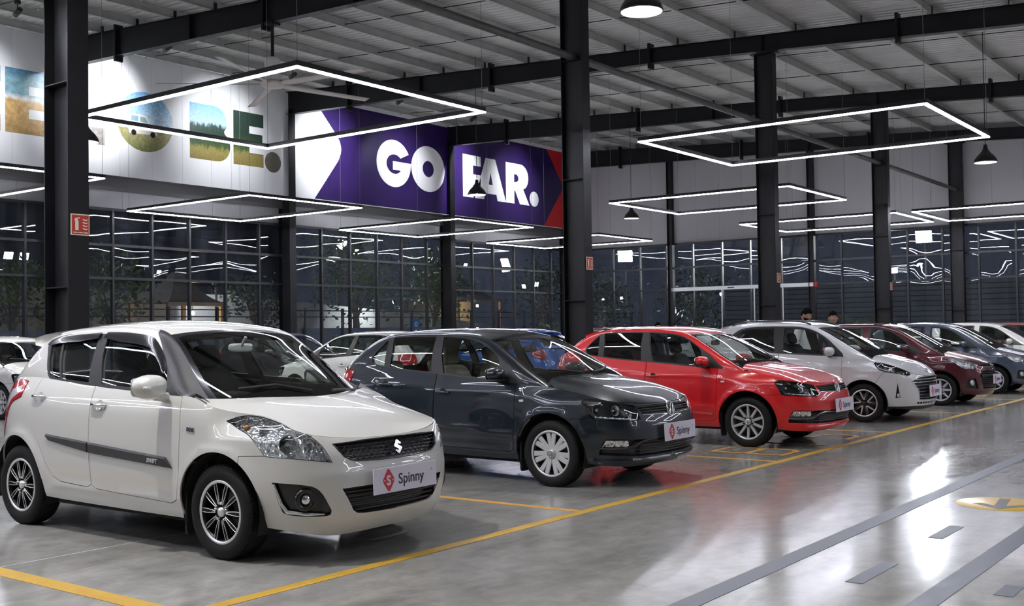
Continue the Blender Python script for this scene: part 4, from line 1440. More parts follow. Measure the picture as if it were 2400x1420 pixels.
# ---- wheels (axis along x, outer face towards -x)
def make_wheel(kind, R=.312, W=.195, rim=None):
    """returns list of (name, mesh, children[(name, mesh)])"""
    rr = rim if rim else R * .645
    out = []
    b = MB()
    h = W / 2
    prof = [(rr - .012, -h * .80), (rr + .004, -h * .88), (rr + .02, -h * .97), (rr + (R - rr) * .45, -h * 1.06), (R - .028, -h * .99), (R - .010, -h * .86), (R - .002, -h * .70), (R, -h * .45), (R + .0005, 0), (R, h * .45), (R - .002, h * .7), (R - .01, h * .86), (R - .028, h * .99), (rr + .02, h * .97), (rr - .012, h * .8)]
    b.lathe(prof, 64, 0, 'x')
    tyre = b.mesh('tyre', CM_tyre)
    # tread blocks: shallow transverse ribs
    gb = MB()
    for ring in (-.62, 0, .62):
        pass
    for zc in (-h * .45, 0.0, h * .45):
        gb.lathe([(R + .0022, zc - .013), (R + .0035, zc), (R + .0022, zc + .013)], 64, 0, 'x')
    nb = 72
    for k in range(nb):
        a = 2 * math.pi * k / nb
        Mx = Matrix.Rotation(a, 4, 'X')
        gb.box(-h * .80, -h * .50, -.0065, .0065, R - .016, R + .0004, M=Mx)
    tread = gb.mesh('tread', CM_tyre)
    out.append(('tyre', tyre, [('tread', tread)]))
    # barrel
    b = MB()
    b.lathe([(rr - .004, -h * .86), (rr - .016, -h * .80), (rr - .022, -h * .6), (rr - .03, h * .8), (0.02, h * .8)], 48, 0, 'x')
    barrel_m = {'twinspoke': CM_rimblk, 'cover': CM_matte, 'tenspoke': CM_gun, 'diamond': CM_matte, 'eight': CM_cover}[kind]
    b2 = MB(); b2.lathe([(rr + .006, -h * .90), (rr + .002, -h * .93), (rr - .008, -h * .93), (rr - .014, -h * .86)], 48, 0, 'x')
    lip_m = {'twinspoke': CM_bright, 'cover': CM_cover, 'tenspoke': CM_silver, 'diamond': CM_bright, 'eight': CM_cover}[kind]
    disc = MB().lathe([(.05, -.01), (rr * .78, -.01), (rr * .78, .015), (.05, .015)], 40, 0, 'x').mesh('brake_disc', CM_disc)
    kids = [('rim_lip', b2.mesh('rim_lip', lip_m)), ('brake_disc', disc)]
    xo = -h * .80                     # spoke plane
    def spoke(w0, w1, r0, r1, ang, m, d0=.03, d1=.012, th=.022, skew=0.0, n=8, dish=0.0):
        bb = MB(); vs, fs = [], []
        for i in range(n + 1):
            t = i / n
            r = r0 + (r1 - r0) * t
            w = w0 + (w1 - w0) * t
            off = skew * t
            x = xo + d0 * (1 - t) ** 2 * 0 + dish * (1 - t) * t * 4 + d1 * (1 - t)
            for (yy, xx) in ((-w, x + th * .6), (-w * .75, x), (w * .75, x), (w, x + th * .6), (0, x + th)):
                vs.append((xx, off + yy, r))
        for i in range(n):
            for k in range(5):
                fs.append((i * 5 + k, i * 5 + (k + 1) % 5, (i + 1) * 5 + (k + 1) % 5, (i + 1) * 5 + k))
        bb.add(vs, fs, 0, False, Matrix.Rotation(ang, 4, 'X'))
        return bb.mesh('spoke', m)
    def hub(r, m, x=None, dome=.012):
        x = xo - .004 if x is None else x
        return MB().lathe([(0, x - dome), (r * .6, x - dome * .8), (r * .92, x - .003), (r, x + .006), (r * 1.05, x + .05)], 28, 0, 'x').mesh('hub_cap', m)
    if kind == 'twinspoke':
        for k in range(10):
            a = 2 * math.pi * (k + .5) / 10
            kids.append(('spoke', spoke(.012, .015, .045, rr - .010, a, CM_rimblk, th=.03)))
            # machined faces: a bright V of two thin ridges per spoke
            for sg in (-1, 1):
                bb = MB()
                bb.tube([(xo - .004, sg * .004, .055), (xo - .005, sg * .0065, rr * .35), (xo - .004, sg * .0125, rr * .62), (xo - .002, sg * .0135, rr * .8), (xo + .001, sg * .010, rr - .010)], [.0045, .0036, .0025, .0025, .0030], 5, M=Matrix.Rotation(a, 4, 'X'))
                kids.append(('machined_edge', bb.mesh('machined_edge', CM_bright)))
        kids.append(('hub_cap', hub(.034, CM_bright)))
        for k in range(5):
            a = 2 * math.pi * k / 5
            kids.append(('lug_nut', MB().lathe([(0, xo - .012), (.008, xo - .011), (.009, xo + .02)], 8, 0, 'x', M=Matrix.Translation((0, .056 * math.sin(a), .056 * math.cos(a)))).mesh('lug_nut', CM_chrome_nut)))
    elif kind == 'cover':
        for k in range(7):
            a = 2 * math.pi * k / 7
            for sg in (-1, 1):
                kids.append(('blade', spoke(.021, .027, .042, rr - .008, a + sg * .20, CM_cover, th=.012, skew=sg * .006)))
        b.lathe([(.0, xo + .012), (.07, xo + .012)], 28, 0, 'x')
        kids.append(('hub_cap', hub(.045, CM_cover)))
        kids.append(('emblem', vw_emblem(.030, xo - .018)))
    elif kind == 'tenspoke':
        for k in range(10):
            kids.append(('spoke', spoke(.020, .017, .05, rr - .01, 2 * math.pi * k / 10, CM_silver, d1=.016, th=.03)))
        kids.append(('hub_cap', hub(.04, CM_silver)))
        kids.append(('emblem', vw_emblem(.026, xo - .017)))
        for k in range(5):
            a = 2 * math.pi * (k + .5) / 5
            kids.append(('lug_nut', MB().lathe([(0, xo - .004), (.009, xo - .003), (.010, xo + .03)], 8, 0, 'x', M=Matrix.Translation((0, .060 * math.sin(a), .060 * math.cos(a)))).mesh('lug_nut', CM_matte)))
    elif kind == 'diamond':
        for k in range(5):
            a = 2 * math.pi * k / 5
            kids.append(('spoke', spoke(.014, .012, .05, rr - .012, a - .05, CM_bright, th=.025, skew=.06)))
            kids.append(('spoke', spoke(.013, .011, .05, rr - .012, a + .10, CM_bright, th=.025, skew=-.035)))
            kids.append(('spoke', spoke(.022, .03, .05, rr - .012, a + .33, CM_matte, th=.03)))
        kids.append(('hub_cap', hub(.036, CM_matte)))
    else:
        for k in range(8):
            kids.append(('spoke', spoke(.026, .018, .05, rr - .010, 2 * math.pi * k / 8, CM_cover, d1=.01, th=.02)))
        kids.append(('hub_cap', hub(.042, CM_cover)))
        for k in range(4):
            a = 2 * math.pi * (k + .5) / 4
            kids.append(('lug_nut', MB().lathe([(0, xo - .008), (.009, xo - .007), (.010, xo + .02)], 8, 0, 'x', M=Matrix.Translation((0, .066 * math.sin(a), .066 * math.cos(a)))).mesh('lug_nut', CM_matte)))
    out.append(('rim', b.mesh('rim', barrel_m), kids))
    return out
CM_chrome_nut = mat('nut_chrome', (.7, .7, .7), .2, 1.0)

def vw_emblem(r, x):
    """ring with stacked V and W, facing -x, z up"""
    b = MB()
    n = 28
    b.tube([(x, r * math.cos(2 * math.pi * k / n), r * math.sin(2 * math.pi * k / n)) for k in range(n)], r * .10, 6, closed=True)
    w = r * .085
    for P in ([(-.36, .82), (0, .08), (.36, .82)], [(-.78, .45), (-.36, -.78), (0, .0), (.36, -.78), (.78, .45)]):
        for p, q in zip(P[:-1], P[1:]):
            b.tube([(x, p[0] * r, p[1] * r), (x, q[0] * r, q[1] * r)], w, 5)
    return b.mesh('emblem', M_chrome)

def s_emblem(size):
    """angular S badge in the xz plane facing -y"""
    P = [(-.50, .12), (.02, .62), (.18, .48), (.02, .33), (-.08, .33), (.10, .20), (.50, -.12), (-.02, -.62), (-.18, -.48), (-.02, -.33), (.08, -.33), (-.10, -.20)]
    P = [(-.5, .1), (-.02, .62), (.42, .30), (.30, .20), (.10, .30), (-.06, .22), (.5, -.1), (.02, -.62), (-.42, -.30), (-.30, -.20), (-.10, -.30), (.06, -.22)]
    return MB().prism([(x * size, y * size) for x, y in P], 0, .012, M=Matrix(((1, 0, 0, 0), (0, 0, -1, 0), (0, 1, 0, 0), (0, 0, 0, 1)))).mesh('emblem', M_chrome)

def h_emblem(size):
    b = MB(); n = 28
    b.tube([(size * math.cos(2 * math.pi * k / n), 0, size * .55 * math.sin(2 * math.pi * k / n)) for k in range(n)], size * .07, 6, closed=True)
    for P in ([(-.48, -.30), (-.30, .36)], [(.30, -.36), (.48, .30)], [(-.40, -.02), (0, .05), (.40, .02)]):
        for p, q in zip(P[:-1], P[1:]):
            b.tube([(p[0] * size, 0, p[1] * size), (q[0] * size, 0, q[1] * size)], size * .08, 6)
    return b.mesh('emblem', M_chrome)

def vw_emblem_front(r):
    me = vw_emblem(r, 0)
    me.transform(Matrix.Rotation(math.radians(90), 4, 'Z'))
    return me

_board = {}
def plate_board(parent, loc, w=.60, h=.165, tilt=(0, 0, 0)):
    """white display board with the red diamond logo and the wordmark"""
    o = MB().box(-w / 2, w / 2, -.004, .004, 0, h).build('display_board', CM_board, parent)
    o.location = loc; o.rotation_euler = tilt
    MM = Matrix(((1, 0, 0, 0), (0, 0, -1, -.004), (0, 1, 0, 0), (0, 0, 0, 1)))
    s = h / .165
    d = [(-.0, .074), (.012, .068), (.052, .010), (.052, -.010), (.012, -.068), (0, -.074), (-.012, -.068), (-.052, -.010), (-.052, .010), (-.012, .068)]
    cx, cz = -w / 2 + .135 * w / .6, h / 2
    b = MB().prism([(cx + x * s, cz + y * s) for x, y in d], 0, .0012, M=MM)
    b.build('logo', CM_logo, o)
    for txt, size, m, x, z, bold, nm in (('S', .088 * s, CM_board, cx, cz - .031 * s, .0028, 'logo_letter'), ('Spinny', .098 * s, CM_ink, -w / 2 + .225 * w / .6, cz - .034 * s, .0012, 'wordmark')):
        key = (txt, round(size, 4))
        if key not in _board:
            me = text_mesh(txt, size, 0, bold, align='CENTER' if txt == 'S' else 'LEFT')
            me.transform(Matrix.Rotation(math.radians(90), 4, 'X'))
            me.materials.clear(); me.materials.append(m)
            _board[key] = me
        q = link_mesh(nm, _board[key], o)
        q.location = (x, -.0058, z)
    b = MB()
    for sg in (-1, 1):
        b.lathe([(0, 0), (.006 * s, 0)], 10, M=MM @ Matrix.Translation((cx + sg * .038 * s, cz, .0016)))
    b.build('logo_dots', CM_board, o)
    b = MB().lathe([(.005, 0), (.0075, 0)], 12, M=MM @ Matrix.Translation((w / 2 - .05 * w / .6, cz + .03 * s, .0012)))
    b.build('trade_mark', CM_ink, o)
    return o

def add_spoiler(c, pm, a0, a1, hw, th=.045, lift=.012):
    # lip over the tailgate that follows the crown of the roof
    vs, fs = [], []
    n_ = 18
    am = c.am
    z0c = float(c.zc(a0)); z0r = float(c.zr(a0)); br = float(c.br(a0))
    for i in range(n_ + 1):
        w = -1 + 2 * i / n_
        x_ = hw * w
        zt = z0c - (z0c - z0r) * abs(x_ / br) ** 2.2 + lift
        ae = a1 - .05 * w * w
        for a_, z_ in ((a0 - .10, zt - .004), (a0 + .02, zt), (ae, zt - .035), (ae - .01, zt - .035 - th * .7), (a0 + .02, zt - th - .02)):
            vs.append((x_, a_ - am, z_))
    for i in range(n_):
        for k in range(4):
            fs.append((i * 5 + k, i * 5 + k + 1, (i + 1) * 5 + k + 1, (i + 1) * 5 + k))
    fs += [(0, 1, 2, 3, 4), tuple(n_ * 5 + k for k in (4, 3, 2, 1, 0))]
    c.put('roof_spoiler', MB().add(vs, fs, 0, True).mesh('roof_spoiler', pm))

# ---- the builder
def build_car(name, label, cat, group, D, F, loc, rz, paint_m, wheel='eight', seat_m=None, glass=None, rear_glass=None, mirror_m=None, detail=2, base=None):
    c = CarSurf(D)
    am = (D['wheel'][0] + D['wheel'][1]) / 2
    root = thing(name, label, cat, loc, rz, group)
    glass = glass or CM_glass
    rear_glass = rear_glass or glass
    mirror_m = mirror_m or paint_m
    seat_m = seat_m or CM_seatd
    step = {2: .045, 1: .06, 0: .09}[detail]
    # ---------------- lower body
    sN = 60
    S = c.S
    ss = np.linspace(0, S, 220)
    dom = [(s_, float(c.T(s_))) for s_ in ss] + [(s_, float(c.BOT(s_))) for s_ in ss[::-1]]
    SA = lambda a: c.s_of(('a', a))
    feats = []
    def side_poly(pts): return [(SA(a), z) for a, z in pts]
    for lab, kind, pts in F['low']:
        poly = side_poly(pts) if kind == 'a' else [tuple(p) for p in pts]
        if lab in ('front_door', 'rear_door', 'front_bumper', 'rear_bumper', 'tailgate'):
            feats.append(('seam', grow(poly, .0050)))
        if lab in ('headlight', 'taillight'):
            feats.append(('seam', grow(poly, .004)))
        feats.append((lab, poly))
    for (aa, az, ar) in D['arch']:
        feats.append(('hole', [(SA(aa + ar * math.cos(t_)), az + ar * math.sin(t_)) for t_ in np.linspace(0, 2 * math.pi, 65)[:-1]]))
    def orient1(P, N):
        return (N[:, :2] * np.stack([P[:, 0] - am, P[:, 1] * 2.0], 1)).sum(1)
    def p1fn(s_, z_): return c.P1(s_, z_)
    L = Patch(p1fn, dom, feats, step, 1.0, orient1)
    # ---------------- bonnet
    a1 = F['hood_end']
    m = c._ta <= a1 + 1e-6
    ta, tb = c._ta[m], c._tb[m]
    # the bonnet edge stops a hair inside the wing line
    idx = np.linspace(0, len(ta) - 1, 70).astype(int)
    edge = [(float(ta[i]) + .004, max(0.0, float(tb[i]) - .004)) for i in idx]
    be = F.get('hood_back', 0.0)
    dom_h = [(edge[0][0], 0.0)] + [p for p in edge if p[1] > 1e-3]
    back = [(a1 - be * (1 - (b_ / edge[-1][1]) ** 2), b_) for b_ in np.linspace(edge[-1][1], 0, 14)[1:]]
    dom_h += back
    Hd = Patch(lambda a, b: c.HOOD(a, b), dom_h, [], step, 1.0, lambda P, N: N[:, 2])
    # ---------------- cabin
    ca0, ca1 = F['cab_a']
    feats = []
    for lab, kind, pts in F['cab']:
        if kind == 'z':
            poly = [(a, float(c.v_of_z(a, z))) for a, z in pts]
        elif kind == 'b':
            poly = [(a, float(c.v_of_b(a, b))) for a, b in pts]
        else:
            poly = list(pts)
        feats.append((lab, poly))
    Cb = Patch(lambda a, v: c.CAB(a, v), [(F.get('cab_side', ca0), 0), (ca1, 0), (ca1, 1), (ca0, 1), (ca0, .56), (F.get('cab_side', ca0) - .04, .50)], feats, step, 1.0, lambda P, N: N[:, 1] * P[:, 1] + N[:, 2] * (P[:, 2] - .9) * 1.5 + N[:, 0] * (P[:, 0] - am) * .3)
    # ---------------- assemble
    parts = {}
    def put(nm, me, parent=root):
        o = link_mesh(nm, me, parent)
        return o
    have = L.labels() | Cb.labels()
    paint_list = [paint_m, CM_seam]
    # body shell: wings, sills, quarters, roof
    body_low = L.get(['body']); body_cab = Cb.get(['body'])
    parts['body'] = put('body_shell', shell_mesh('body_shell', [body_low, body_cab], am, paint_list, both=True, wall=.012))
    seam = [p for p in (L.get(['seam']), Cb.get(['seam'])) if len(p[2])]
    if seam:
        put('panel_seam', shell_mesh('panel_seam', seam, am, [CM_seam], both=True, offset=-.006), parts['body'])
    put('bonnet', shell_mesh('bonnet', [Hd.get(['body'])], am, paint_list, both=True, wall=.012))
    for lab, mm in (('front_bumper', paint_m), ('rear_bumper', paint_m), ('tailgate', paint_m), ('lip', CM_matte), ('sill_trim', CM_matte)):
        if lab in have:
            put(lab, shell_mesh(lab, [p for p in (L.get([lab]), Cb.get([lab])) if len(p[2])], am, [mm, CM_seam], both=True, wall=.012))
    doors = {}
    for lab in ('front_door', 'rear_door'):
        if lab in have:
            for sd in (1, -1):
                doors[(lab, sd)] = put(lab, shell_mesh(lab, [L.get([lab])], am, paint_list, side=sd, wall=.014))
    # black trims on the cabin and body
    for lab, mm in (('pillar_trim', CM_pillar), ('window_trim', CM_matte), ('roof_trim', CM_black)):
        if lab in have:
            for sd in (1, -1):
                put(lab, shell_mesh(lab, [Cb.get([lab])], am, [mm], side=sd, offset=.001, wall=.012))
    if 'cowl' in have:
        put('cowl_panel', shell_mesh('cowl_panel', [Cb.get(['cowl'])], am, [CM_cowl], both=True, offset=.001))
    if 'windscreen_frit' in have:
        put('windscreen_border', shell_mesh('windscreen_border', [Cb.get(['windscreen_frit'])], am, [CM_black], both=True))
    if 'windscreen' in have:
        put('windscreen', shell_mesh('windscreen', [Cb.get(['windscreen'])], am, [CM_ws], both=True))
    if 'rear_glass' in have:
        put('rear_glass', shell_mesh('rear_glass', [Cb.get(['rear_glass'])], am, [rear_glass], both=True))
    for lab, gm in (('front_window', glass), ('rear_window', rear_glass), ('quarter_window', rear_glass)):
        if lab in have:
            for sd in (1, -1):
                put(lab, shell_mesh(lab, [Cb.get([lab])], am, [gm], side=sd, offset=-.003))
    # cabin lining: the painted cabin skin again, further in
    lin = [Cb.get(['body', 'window_trim', 'pillar_trim', 'seam'])]
    put('cabin_lining', shell_mesh('cabin_lining', lin, am, [CM_lin], both=True, offset=-.03))
    lin = [L.get(['front_door', 'rear_door', 'body'])]
    P_, N_, F_ = lin[0]
    keepv = (P_[F_].mean(1)[:, 0] > D['cowl_a'] + .25) & (P_[F_].mean(1)[:, 2] > .3) & (P_[F_].mean(1)[:, 0] < D['wheel'][1] - .35)
    put('door_lining', shell_mesh('door_lining', [(P_, N_, F_[keepv])], am, [CM_lin], both=True, offset=-.05))
    # wheel wells and underbody
    for (aa, az, ar) in D['arch']:
        bw = float(np.interp(aa, c._pa[:1500], c._pb[:1500])) if aa < 2 else float(c.pb(SA(aa)))
        for sd in (1, -1):
            wb = MB()
            x1 = bw - .03; x0 = bw - .42
            Mx = Matrix.Translation((0, aa - am, az))
            prof = [(ar + .003, x0), (ar + .003, x1)]
            vs, fs = [], []
            n = 24
            for i in range(n + 1):
                t_ = -.35 + (math.pi + .7) * i / n
                for x_ in (x0, x1):
                    vs.append((-sd * x_, (ar + .004) * math.cos(t_), (ar + .004) * math.sin(t_)))
            for i in range(n):
                fs.append((2 * i, 2 * i + 1, 2 * i + 3, 2 * i + 2))
            wb.add(vs, fs, 0, True, Mx)
            vs2 = [(-sd * x0, 0, -.05)] + [(-sd * x0, (ar + .004) * math.cos(-.35 + (math.pi + .7) * i / n), (ar + .004) * math.sin(-.35 + (math.pi + .7) * i / n)) for i in range(n + 1)]
            wb.add(vs2, [(0, i + 1, i + 2) for i in range(n)], 0, False, Mx)
            put('wheel_arch_liner', wb.mesh('wheel_arch_liner', CM_under))
    fl_ = [(float(x_), float(y_)) for x_, y_ in zip(c.pa(np.linspace(0, S, 50)), c.pb(np.linspace(0, S, 50)))]
    hw = .30
    ub = MB(); zb = .20
    ub.box(-.72, .72, D['wheel'][0] + .42 - am, D['wheel'][1] - .42 - am, zb, zb + .06)
    ub.box(-hw - .06, hw + .06, .34 - am, D['len'] - .30 - am, zb + .02, zb + .08)
    ub.box(-.50, .50, .34 - am, D['wheel'][0] - .38 - am, zb + .03, zb + .08)
    ub.box(-.62, .62, D['wheel'][1] + .42 - am, D['len'] - .25 - am, zb + .05, zb + .1)
    ub.box(-.60, .60, D['wheel'][0] - .3 - am, D['wheel'][0] + .25 - am, zb + .3, zb + .5)
    put('underbody', ub.mesh('underbody', CM_under))
    # firewall and engine bay cover so that nothing shines through
    fw_ = MB().box(-.70, .70, D['cowl_a'] + .12 - am, D['cowl_a'] + .15 - am, .3, .92).box(-.66, .66, .25 - am, D['cowl_a'] + .1 - am, .60, .66)
    put('bulkhead', fw_.mesh('bulkhead', CM_under))
    # ---------------- wheels
    tyreW = F.get('tyre_w', .195)
    wm = make_wheel(wheel, D['wheel'][2], tyreW, F.get('rim_r'))
    for aa in D['wheel'][:2]:
        yw = float(c.P1(SA(aa), np.array(.55))[1]) - F.get('wheel_in', .035) - tyreW / 2
        for sd in (1, -1):
            for nm, me, kids in wm:
                p = link_mesh(nm, me, root)
                p.location = (-sd * yw, aa - am, D['wheel'][2])
                p.rotation_euler = (F.get('wheel_rot', .0) if nm == 'rim' else 0, 0, 0 if sd == 1 else math.pi)
                for kn, km in kids:
                    link_mesh(kn, km, p)
    # ---------------- seats, dashboard
    roof = float(c.zc(2.2))
    def seat(x, y, w, back_h, headrest=True):
        s = MB()
        superbox(s, (x, y - .02, .42), (w, .27, .10), .4)
        sb = put('seat_cushion', s.mesh('seat_cushion', seat_m))
        s = MB()
        Mx = Matrix.Translation((x, y + .26, .48)) @ Matrix.Rotation(math.radians(-17), 4, 'X')
        superbox(s, (0, 0, back_h / 2), (w, .08, back_h / 2), .45, M=Mx, taper=-.12)
        bo = put('seat_back', s.mesh('seat_back', seat_m))
        if headrest:
            s = MB()
            superbox(s, (0, 0, back_h + .10), (.13, .05, .095), .55, M=Mx)
            for q in (-.06, .06):
                s.tube([Mx @ Vector((q, 0, back_h - .05)), Mx @ Vector((q, 0, back_h + .06))], .007, 6)
            put('headrest', s.mesh('headrest', seat_m), bo)
    y_f = F.get('seat_a', 1.95) - am
    hb = roof - .48 - .36
    for x in (-.36, .36):
        seat(x, y_f, .25, hb)
    yr = y_f + .82
    s = MB(); superbox(s, (0, yr - .02, .44), (.60, .27, .11), .35); put('rear_seat_cushion', s.mesh('rear_seat_cushion', seat_m))
    s = MB(); Mx = Matrix.Translation((0, yr + .26, .50)) @ Matrix.Rotation(math.radians(-20), 4, 'X')
    superbox(s, (0, 0, .27), (.60, .08, .28), .35, M=Mx); rb = put('rear_seat_back', s.mesh('rear_seat_back', seat_m))
    for x in (-.36, .36):
        s = MB(); superbox(s, (x, 0, .62), (.13, .05, .08), .55, M=Mx); put('headrest', s.mesh('headrest', seat_m), rb)
    # dashboard
    zd = float(c.T(SA(D['cowl_a'] + .25))) - .05
    ad = D['cowl_a'] + .15
    s = MB()
    superbox(s, (0, ad + .10 - am, zd - .14), (.68, .30, .145), .3, 24, 12)
    ds = put('dashboard', s.mesh('dashboard', CM_dash))
    s = MB(); superbox(s, (-.36, ad + .18 - am, zd + .005), (.17, .13, .05), .5); put('instrument_hood', s.mesh('instrument_hood', CM_dash), ds)
    s = MB(); n = 24
    cW = Vector((-.36, ad + .50 - am, zd - .06)); Rw = Matrix.Translation(cW) @ Matrix.Rotation(math.radians(66), 4, 'X')
    s.tube([Rw @ Vector((.185 * math.cos(2 * math.pi * k / n), .185 * math.sin(2 * math.pi * k / n), 0)) for k in range(n)], .016, 8, closed=True)
    superbox(s, (0, 0, .0), (.06, .05, .025), .6, M=Rw)
    for t_ in (0, math.pi, -math.pi / 2):
        s.tube([Rw @ Vector((.04 * math.cos(t_), .04 * math.sin(t_), 0)), Rw @ Vector((.18 * math.cos(t_), .18 * math.sin(t_), 0))], .014, 6)
    s.tube([Rw @ Vector((0, 0, 0)), Rw @ Vector((0, 0, -.3))], .03, 8)
    put('steering_wheel', s.mesh('steering_wheel', CM_dash))
    # rear view mirror inside
    av = F.get('header_a', 1.66) - .10
    pv = c.CAB(np.array(av), np.array(.97))
    s = MB(); superbox(s, (0, av + .06 - am, float(pv[2]) - .09), (.115, .016, .034), .5); s.tube([(0, av - am, float(pv[2]) - .01), (0, av + .05 - am, float(pv[2]) - .08)], .012, 6)
    put('rear_view_mirror', s.mesh('rear_view_mirror', CM_clear if F.get('pale_mirror') else CM_matte))
    # ---------------- lamps
    def p1(s_, z_, off=0.0):
        e = 1e-3
        p = c.P1(np.array(s_), np.array(z_)); du = c.P1(np.array(s_ + e), np.array(z_)) - c.P1(np.array(s_ - e), np.array(z_)); dv = c.P1(np.array(s_), np.array(z_ + e)) - c.P1(np.array(s_), np.array(z_ - e))
        n = np.cross(du, dv); n /= np.linalg.norm(n)
        if n[0] * (p[0] - am) + n[1] * p[1] * 2 < 0: n = -n
        return p + n * off, n
    def loc3(p, sd):
        return Vector((-sd * p[1], p[0] - am, p[2]))
    def locn(n, sd):
        return Vector((-sd * n[1], n[0], n[2]))
    c.p1 = p1; c.loc3 = loc3; c.locn = locn; c.am = am; c.SA = SA
    if 'headlight' in have:
        H = L.get(['headlight'])
        for sd in (1, -1):
            h = put('headlight', shell_mesh('headlight', [H], am, [CM_lens], side=sd, offset=.002))
            put('housing', shell_mesh('housing', [H], am, [F.get('lamp_back', CM_refl)], side=sd, offset=-.055), h)
            put('housing_wall', shell_mesh('housing_wall', [H], am, [F.get('lamp_wall', CM_refl), F.get('lamp_wall', CM_refl)], side=sd, offset=-.0, wall=.055), h) if False else None
            for (s_, z_, r_, kind) in F.get('bowls', ()):
                p, n = p1(s_, z_, -.05)
                fwd = Vector((-sd * n[1] * .45, -1, .05)).normalized()
                Mx = Matrix.Translation(loc3(p, sd)) @ fwd.to_track_quat('Z', 'Y').to_matrix().to_4x4()
                b = MB()
                if kind == 'bowl':
                    b.lathe([(r_ * .18, -.02), (r_ * .5, -.012), (r_ * .8, .008), (r_, .034), (r_ * 1.05, .034)], 24, M=Mx)
                    put('reflector_bowl', b.mesh('reflector_bowl', M_chrome), h)
                    b = MB().sphere((0, 0, .0), r_ * .26, 12, 8, M=Mx)
                    put('bulb', b.mesh('bulb', CM_clear), h)
                elif kind == 'proj':
                    b.lathe([(r_, .03), (r_ * 1.04, .04), (r_ * 1.12, .03), (r_ * 1.12, -.01)], 24, M=Mx)
                    put('projector_ring', b.mesh('projector_ring', M_chrome), h)
                    b = MB().sphere((0, 0, .01), r_ * .92, 16, 10, sc=(1, 1, .6), M=Mx)
                    put('projector_lens', b.mesh('projector_lens', CM_clear), h)
                else:
                    b.sphere((0, 0, .01), r_, 12, 8, M=Mx)
                    put('indicator_bulb', b.mesh('indicator_bulb', CM_amber), h)
    if 'taillight' in have:
        H = L.get(['taillight'])
        for sd in (1, -1):
            h = put('tail_light', shell_mesh('tail_light', [H], am, [CM_redlens], side=sd, offset=.006, wall=.02))
            if 'tail_clear' in have:
                put('reverse_lens', shell_mesh('reverse_lens', [L.get(['tail_clear'])], am, [CM_clear], side=sd, offset=.006, wall=.02), h)
    # ---------------- front openings
    for lab, depth_, mm in (('upper_grille', .03, CM_lampblk), ('lower_grille', .05, CM_lampblk)):
        if lab in have:
            G = L.get([lab])
            g = put(lab, shell_mesh(lab, [G], am, [mm], both=True, offset=-depth_))
            parts[lab] = g
            put('surround', shell_mesh('surround', [G], am, [mm], both=True, offset=0, wall=depth_), g) if False else None
    for lab in ('fog_bezel',):
        if lab in have:
            G = L.get([lab])
            for sd in (1, -1):
                parts[(lab, sd)] = put('fog_lamp_bezel', shell_mesh('fog_lamp_bezel', [G], am, [CM_lampblk], side=sd, offset=-.025))
    # return walls of the openings belong to the bumper (wall=.012 above); deepen with collars
    for lab in ('upper_grille', 'lower_grille', 'fog_bezel', 'headlight'):
        if lab in have:
            P_, N_, F_ = L.get([lab])
            me = shell_mesh('opening_edge', [(P_, N_, F_)], am, [CM_matte if lab != 'headlight' else F.get('lamp_wall', CM_refl)], both=True, wall=.055)
            # keep only the walls
            bm = bmesh.new(); bm.from_mesh(me)
            nt = len(F_)
            bm.faces.ensure_lookup_table()
            kill = []
            pos = 0
            nwall = (len(bm.faces) - 2 * nt) // 2
            kill = list(range(0, nt)) + list(range(nt + nwall, 2 * nt + nwall))
            bmesh.ops.delete(bm, geom=[bm.faces[i] for i in kill], context='FACES')
            bm.to_mesh(me); bm.free()
            put('opening_edge', me, parts.get(lab, parts['body']))
    def rail(nm, pts, r, m, parent=None, n=6, half=False, off=0.0, seg=40, flat=1.0):
        """bar following the nose: pts (s, z) right half, mirrored through the centre unless half"""
        dense = []
        for (s0, z0), (s1, z1) in zip(pts[:-1], pts[1:]):
            k = max(2, int(seg * abs(s1 - s0)))
            for i in range(k):
                t_ = i / k
                dense.append((s0 + (s1 - s0) * t_, z0 + (z1 - z0) * t_))
        dense.append(pts[-1])
        R = [p1(s_, z_, off)[0] for s_, z_ in dense]
        outs = []
        if half:
            for sd in (1, -1):
                b = MB().tube([loc3(p, sd) for p in R], r, n)
                outs.append(put(nm, b.mesh(nm, m), parent[sd] if isinstance(parent, dict) else (parent or root)))
        else:
            path = [loc3(p, 1) for p in R[::-1]] + [loc3(p, -1) for p in R[1:]]
            b = MB().tube(path, r, n)
            outs.append(put(nm, b.mesh(nm, m), parent or root))
        return outs
    c.rail = rail
    c.put = put
    # mirrors
    if 'mirror' in F:
        (ma, mb_, mz, mw, md, mh) = F['mirror']
        for sd in (1, -1):
            b = MB()
            fold = F.get('fold_far') and sd == -1
            Mx = Matrix.Translation((-sd * (mb_ - (.12 if fold else 0)), ma + (.24 if fold else 0) - am, mz)) @ Matrix.Rotation(sd * math.radians(78 if fold else F.get('mirror_yaw', 8)), 4, 'Z')
            vs, fs = [], []
            nu, nv = 24, 14
            def pw(x, p): return math.copysign(abs(x) ** p, x)
            for i in range(nv + 1):
                t_ = -math.pi / 2 + math.pi * i / nv
                for k in range(nu):
                    a_ = 2 * math.pi * k / nu
                    x = pw(math.cos(t_), .75) * pw(math.cos(a_), .75); y = pw(math.cos(t_), .75) * pw(math.sin(a_), .75); z = pw(math.sin(t_), .75)
                    y = y if y < 0 else y * .35
                    x2 = x * (1 - .12 * max(0, -z))
                    vs.append((-sd * x2 * mw, y * md, z * mh * (1 - .18 * (x > 0) * abs(x))))
            for i in range(nv):
                for k in range(nu):
                    fs.append((i * nu + k, i * nu + (k + 1) % nu, (i + 1) * nu + (k + 1) % nu, (i + 1) * nu + k))
            b.add(vs, fs, 0, True, Mx)
            mo = put('wing_mirror', b.mesh('wing_mirror', mirror_m))
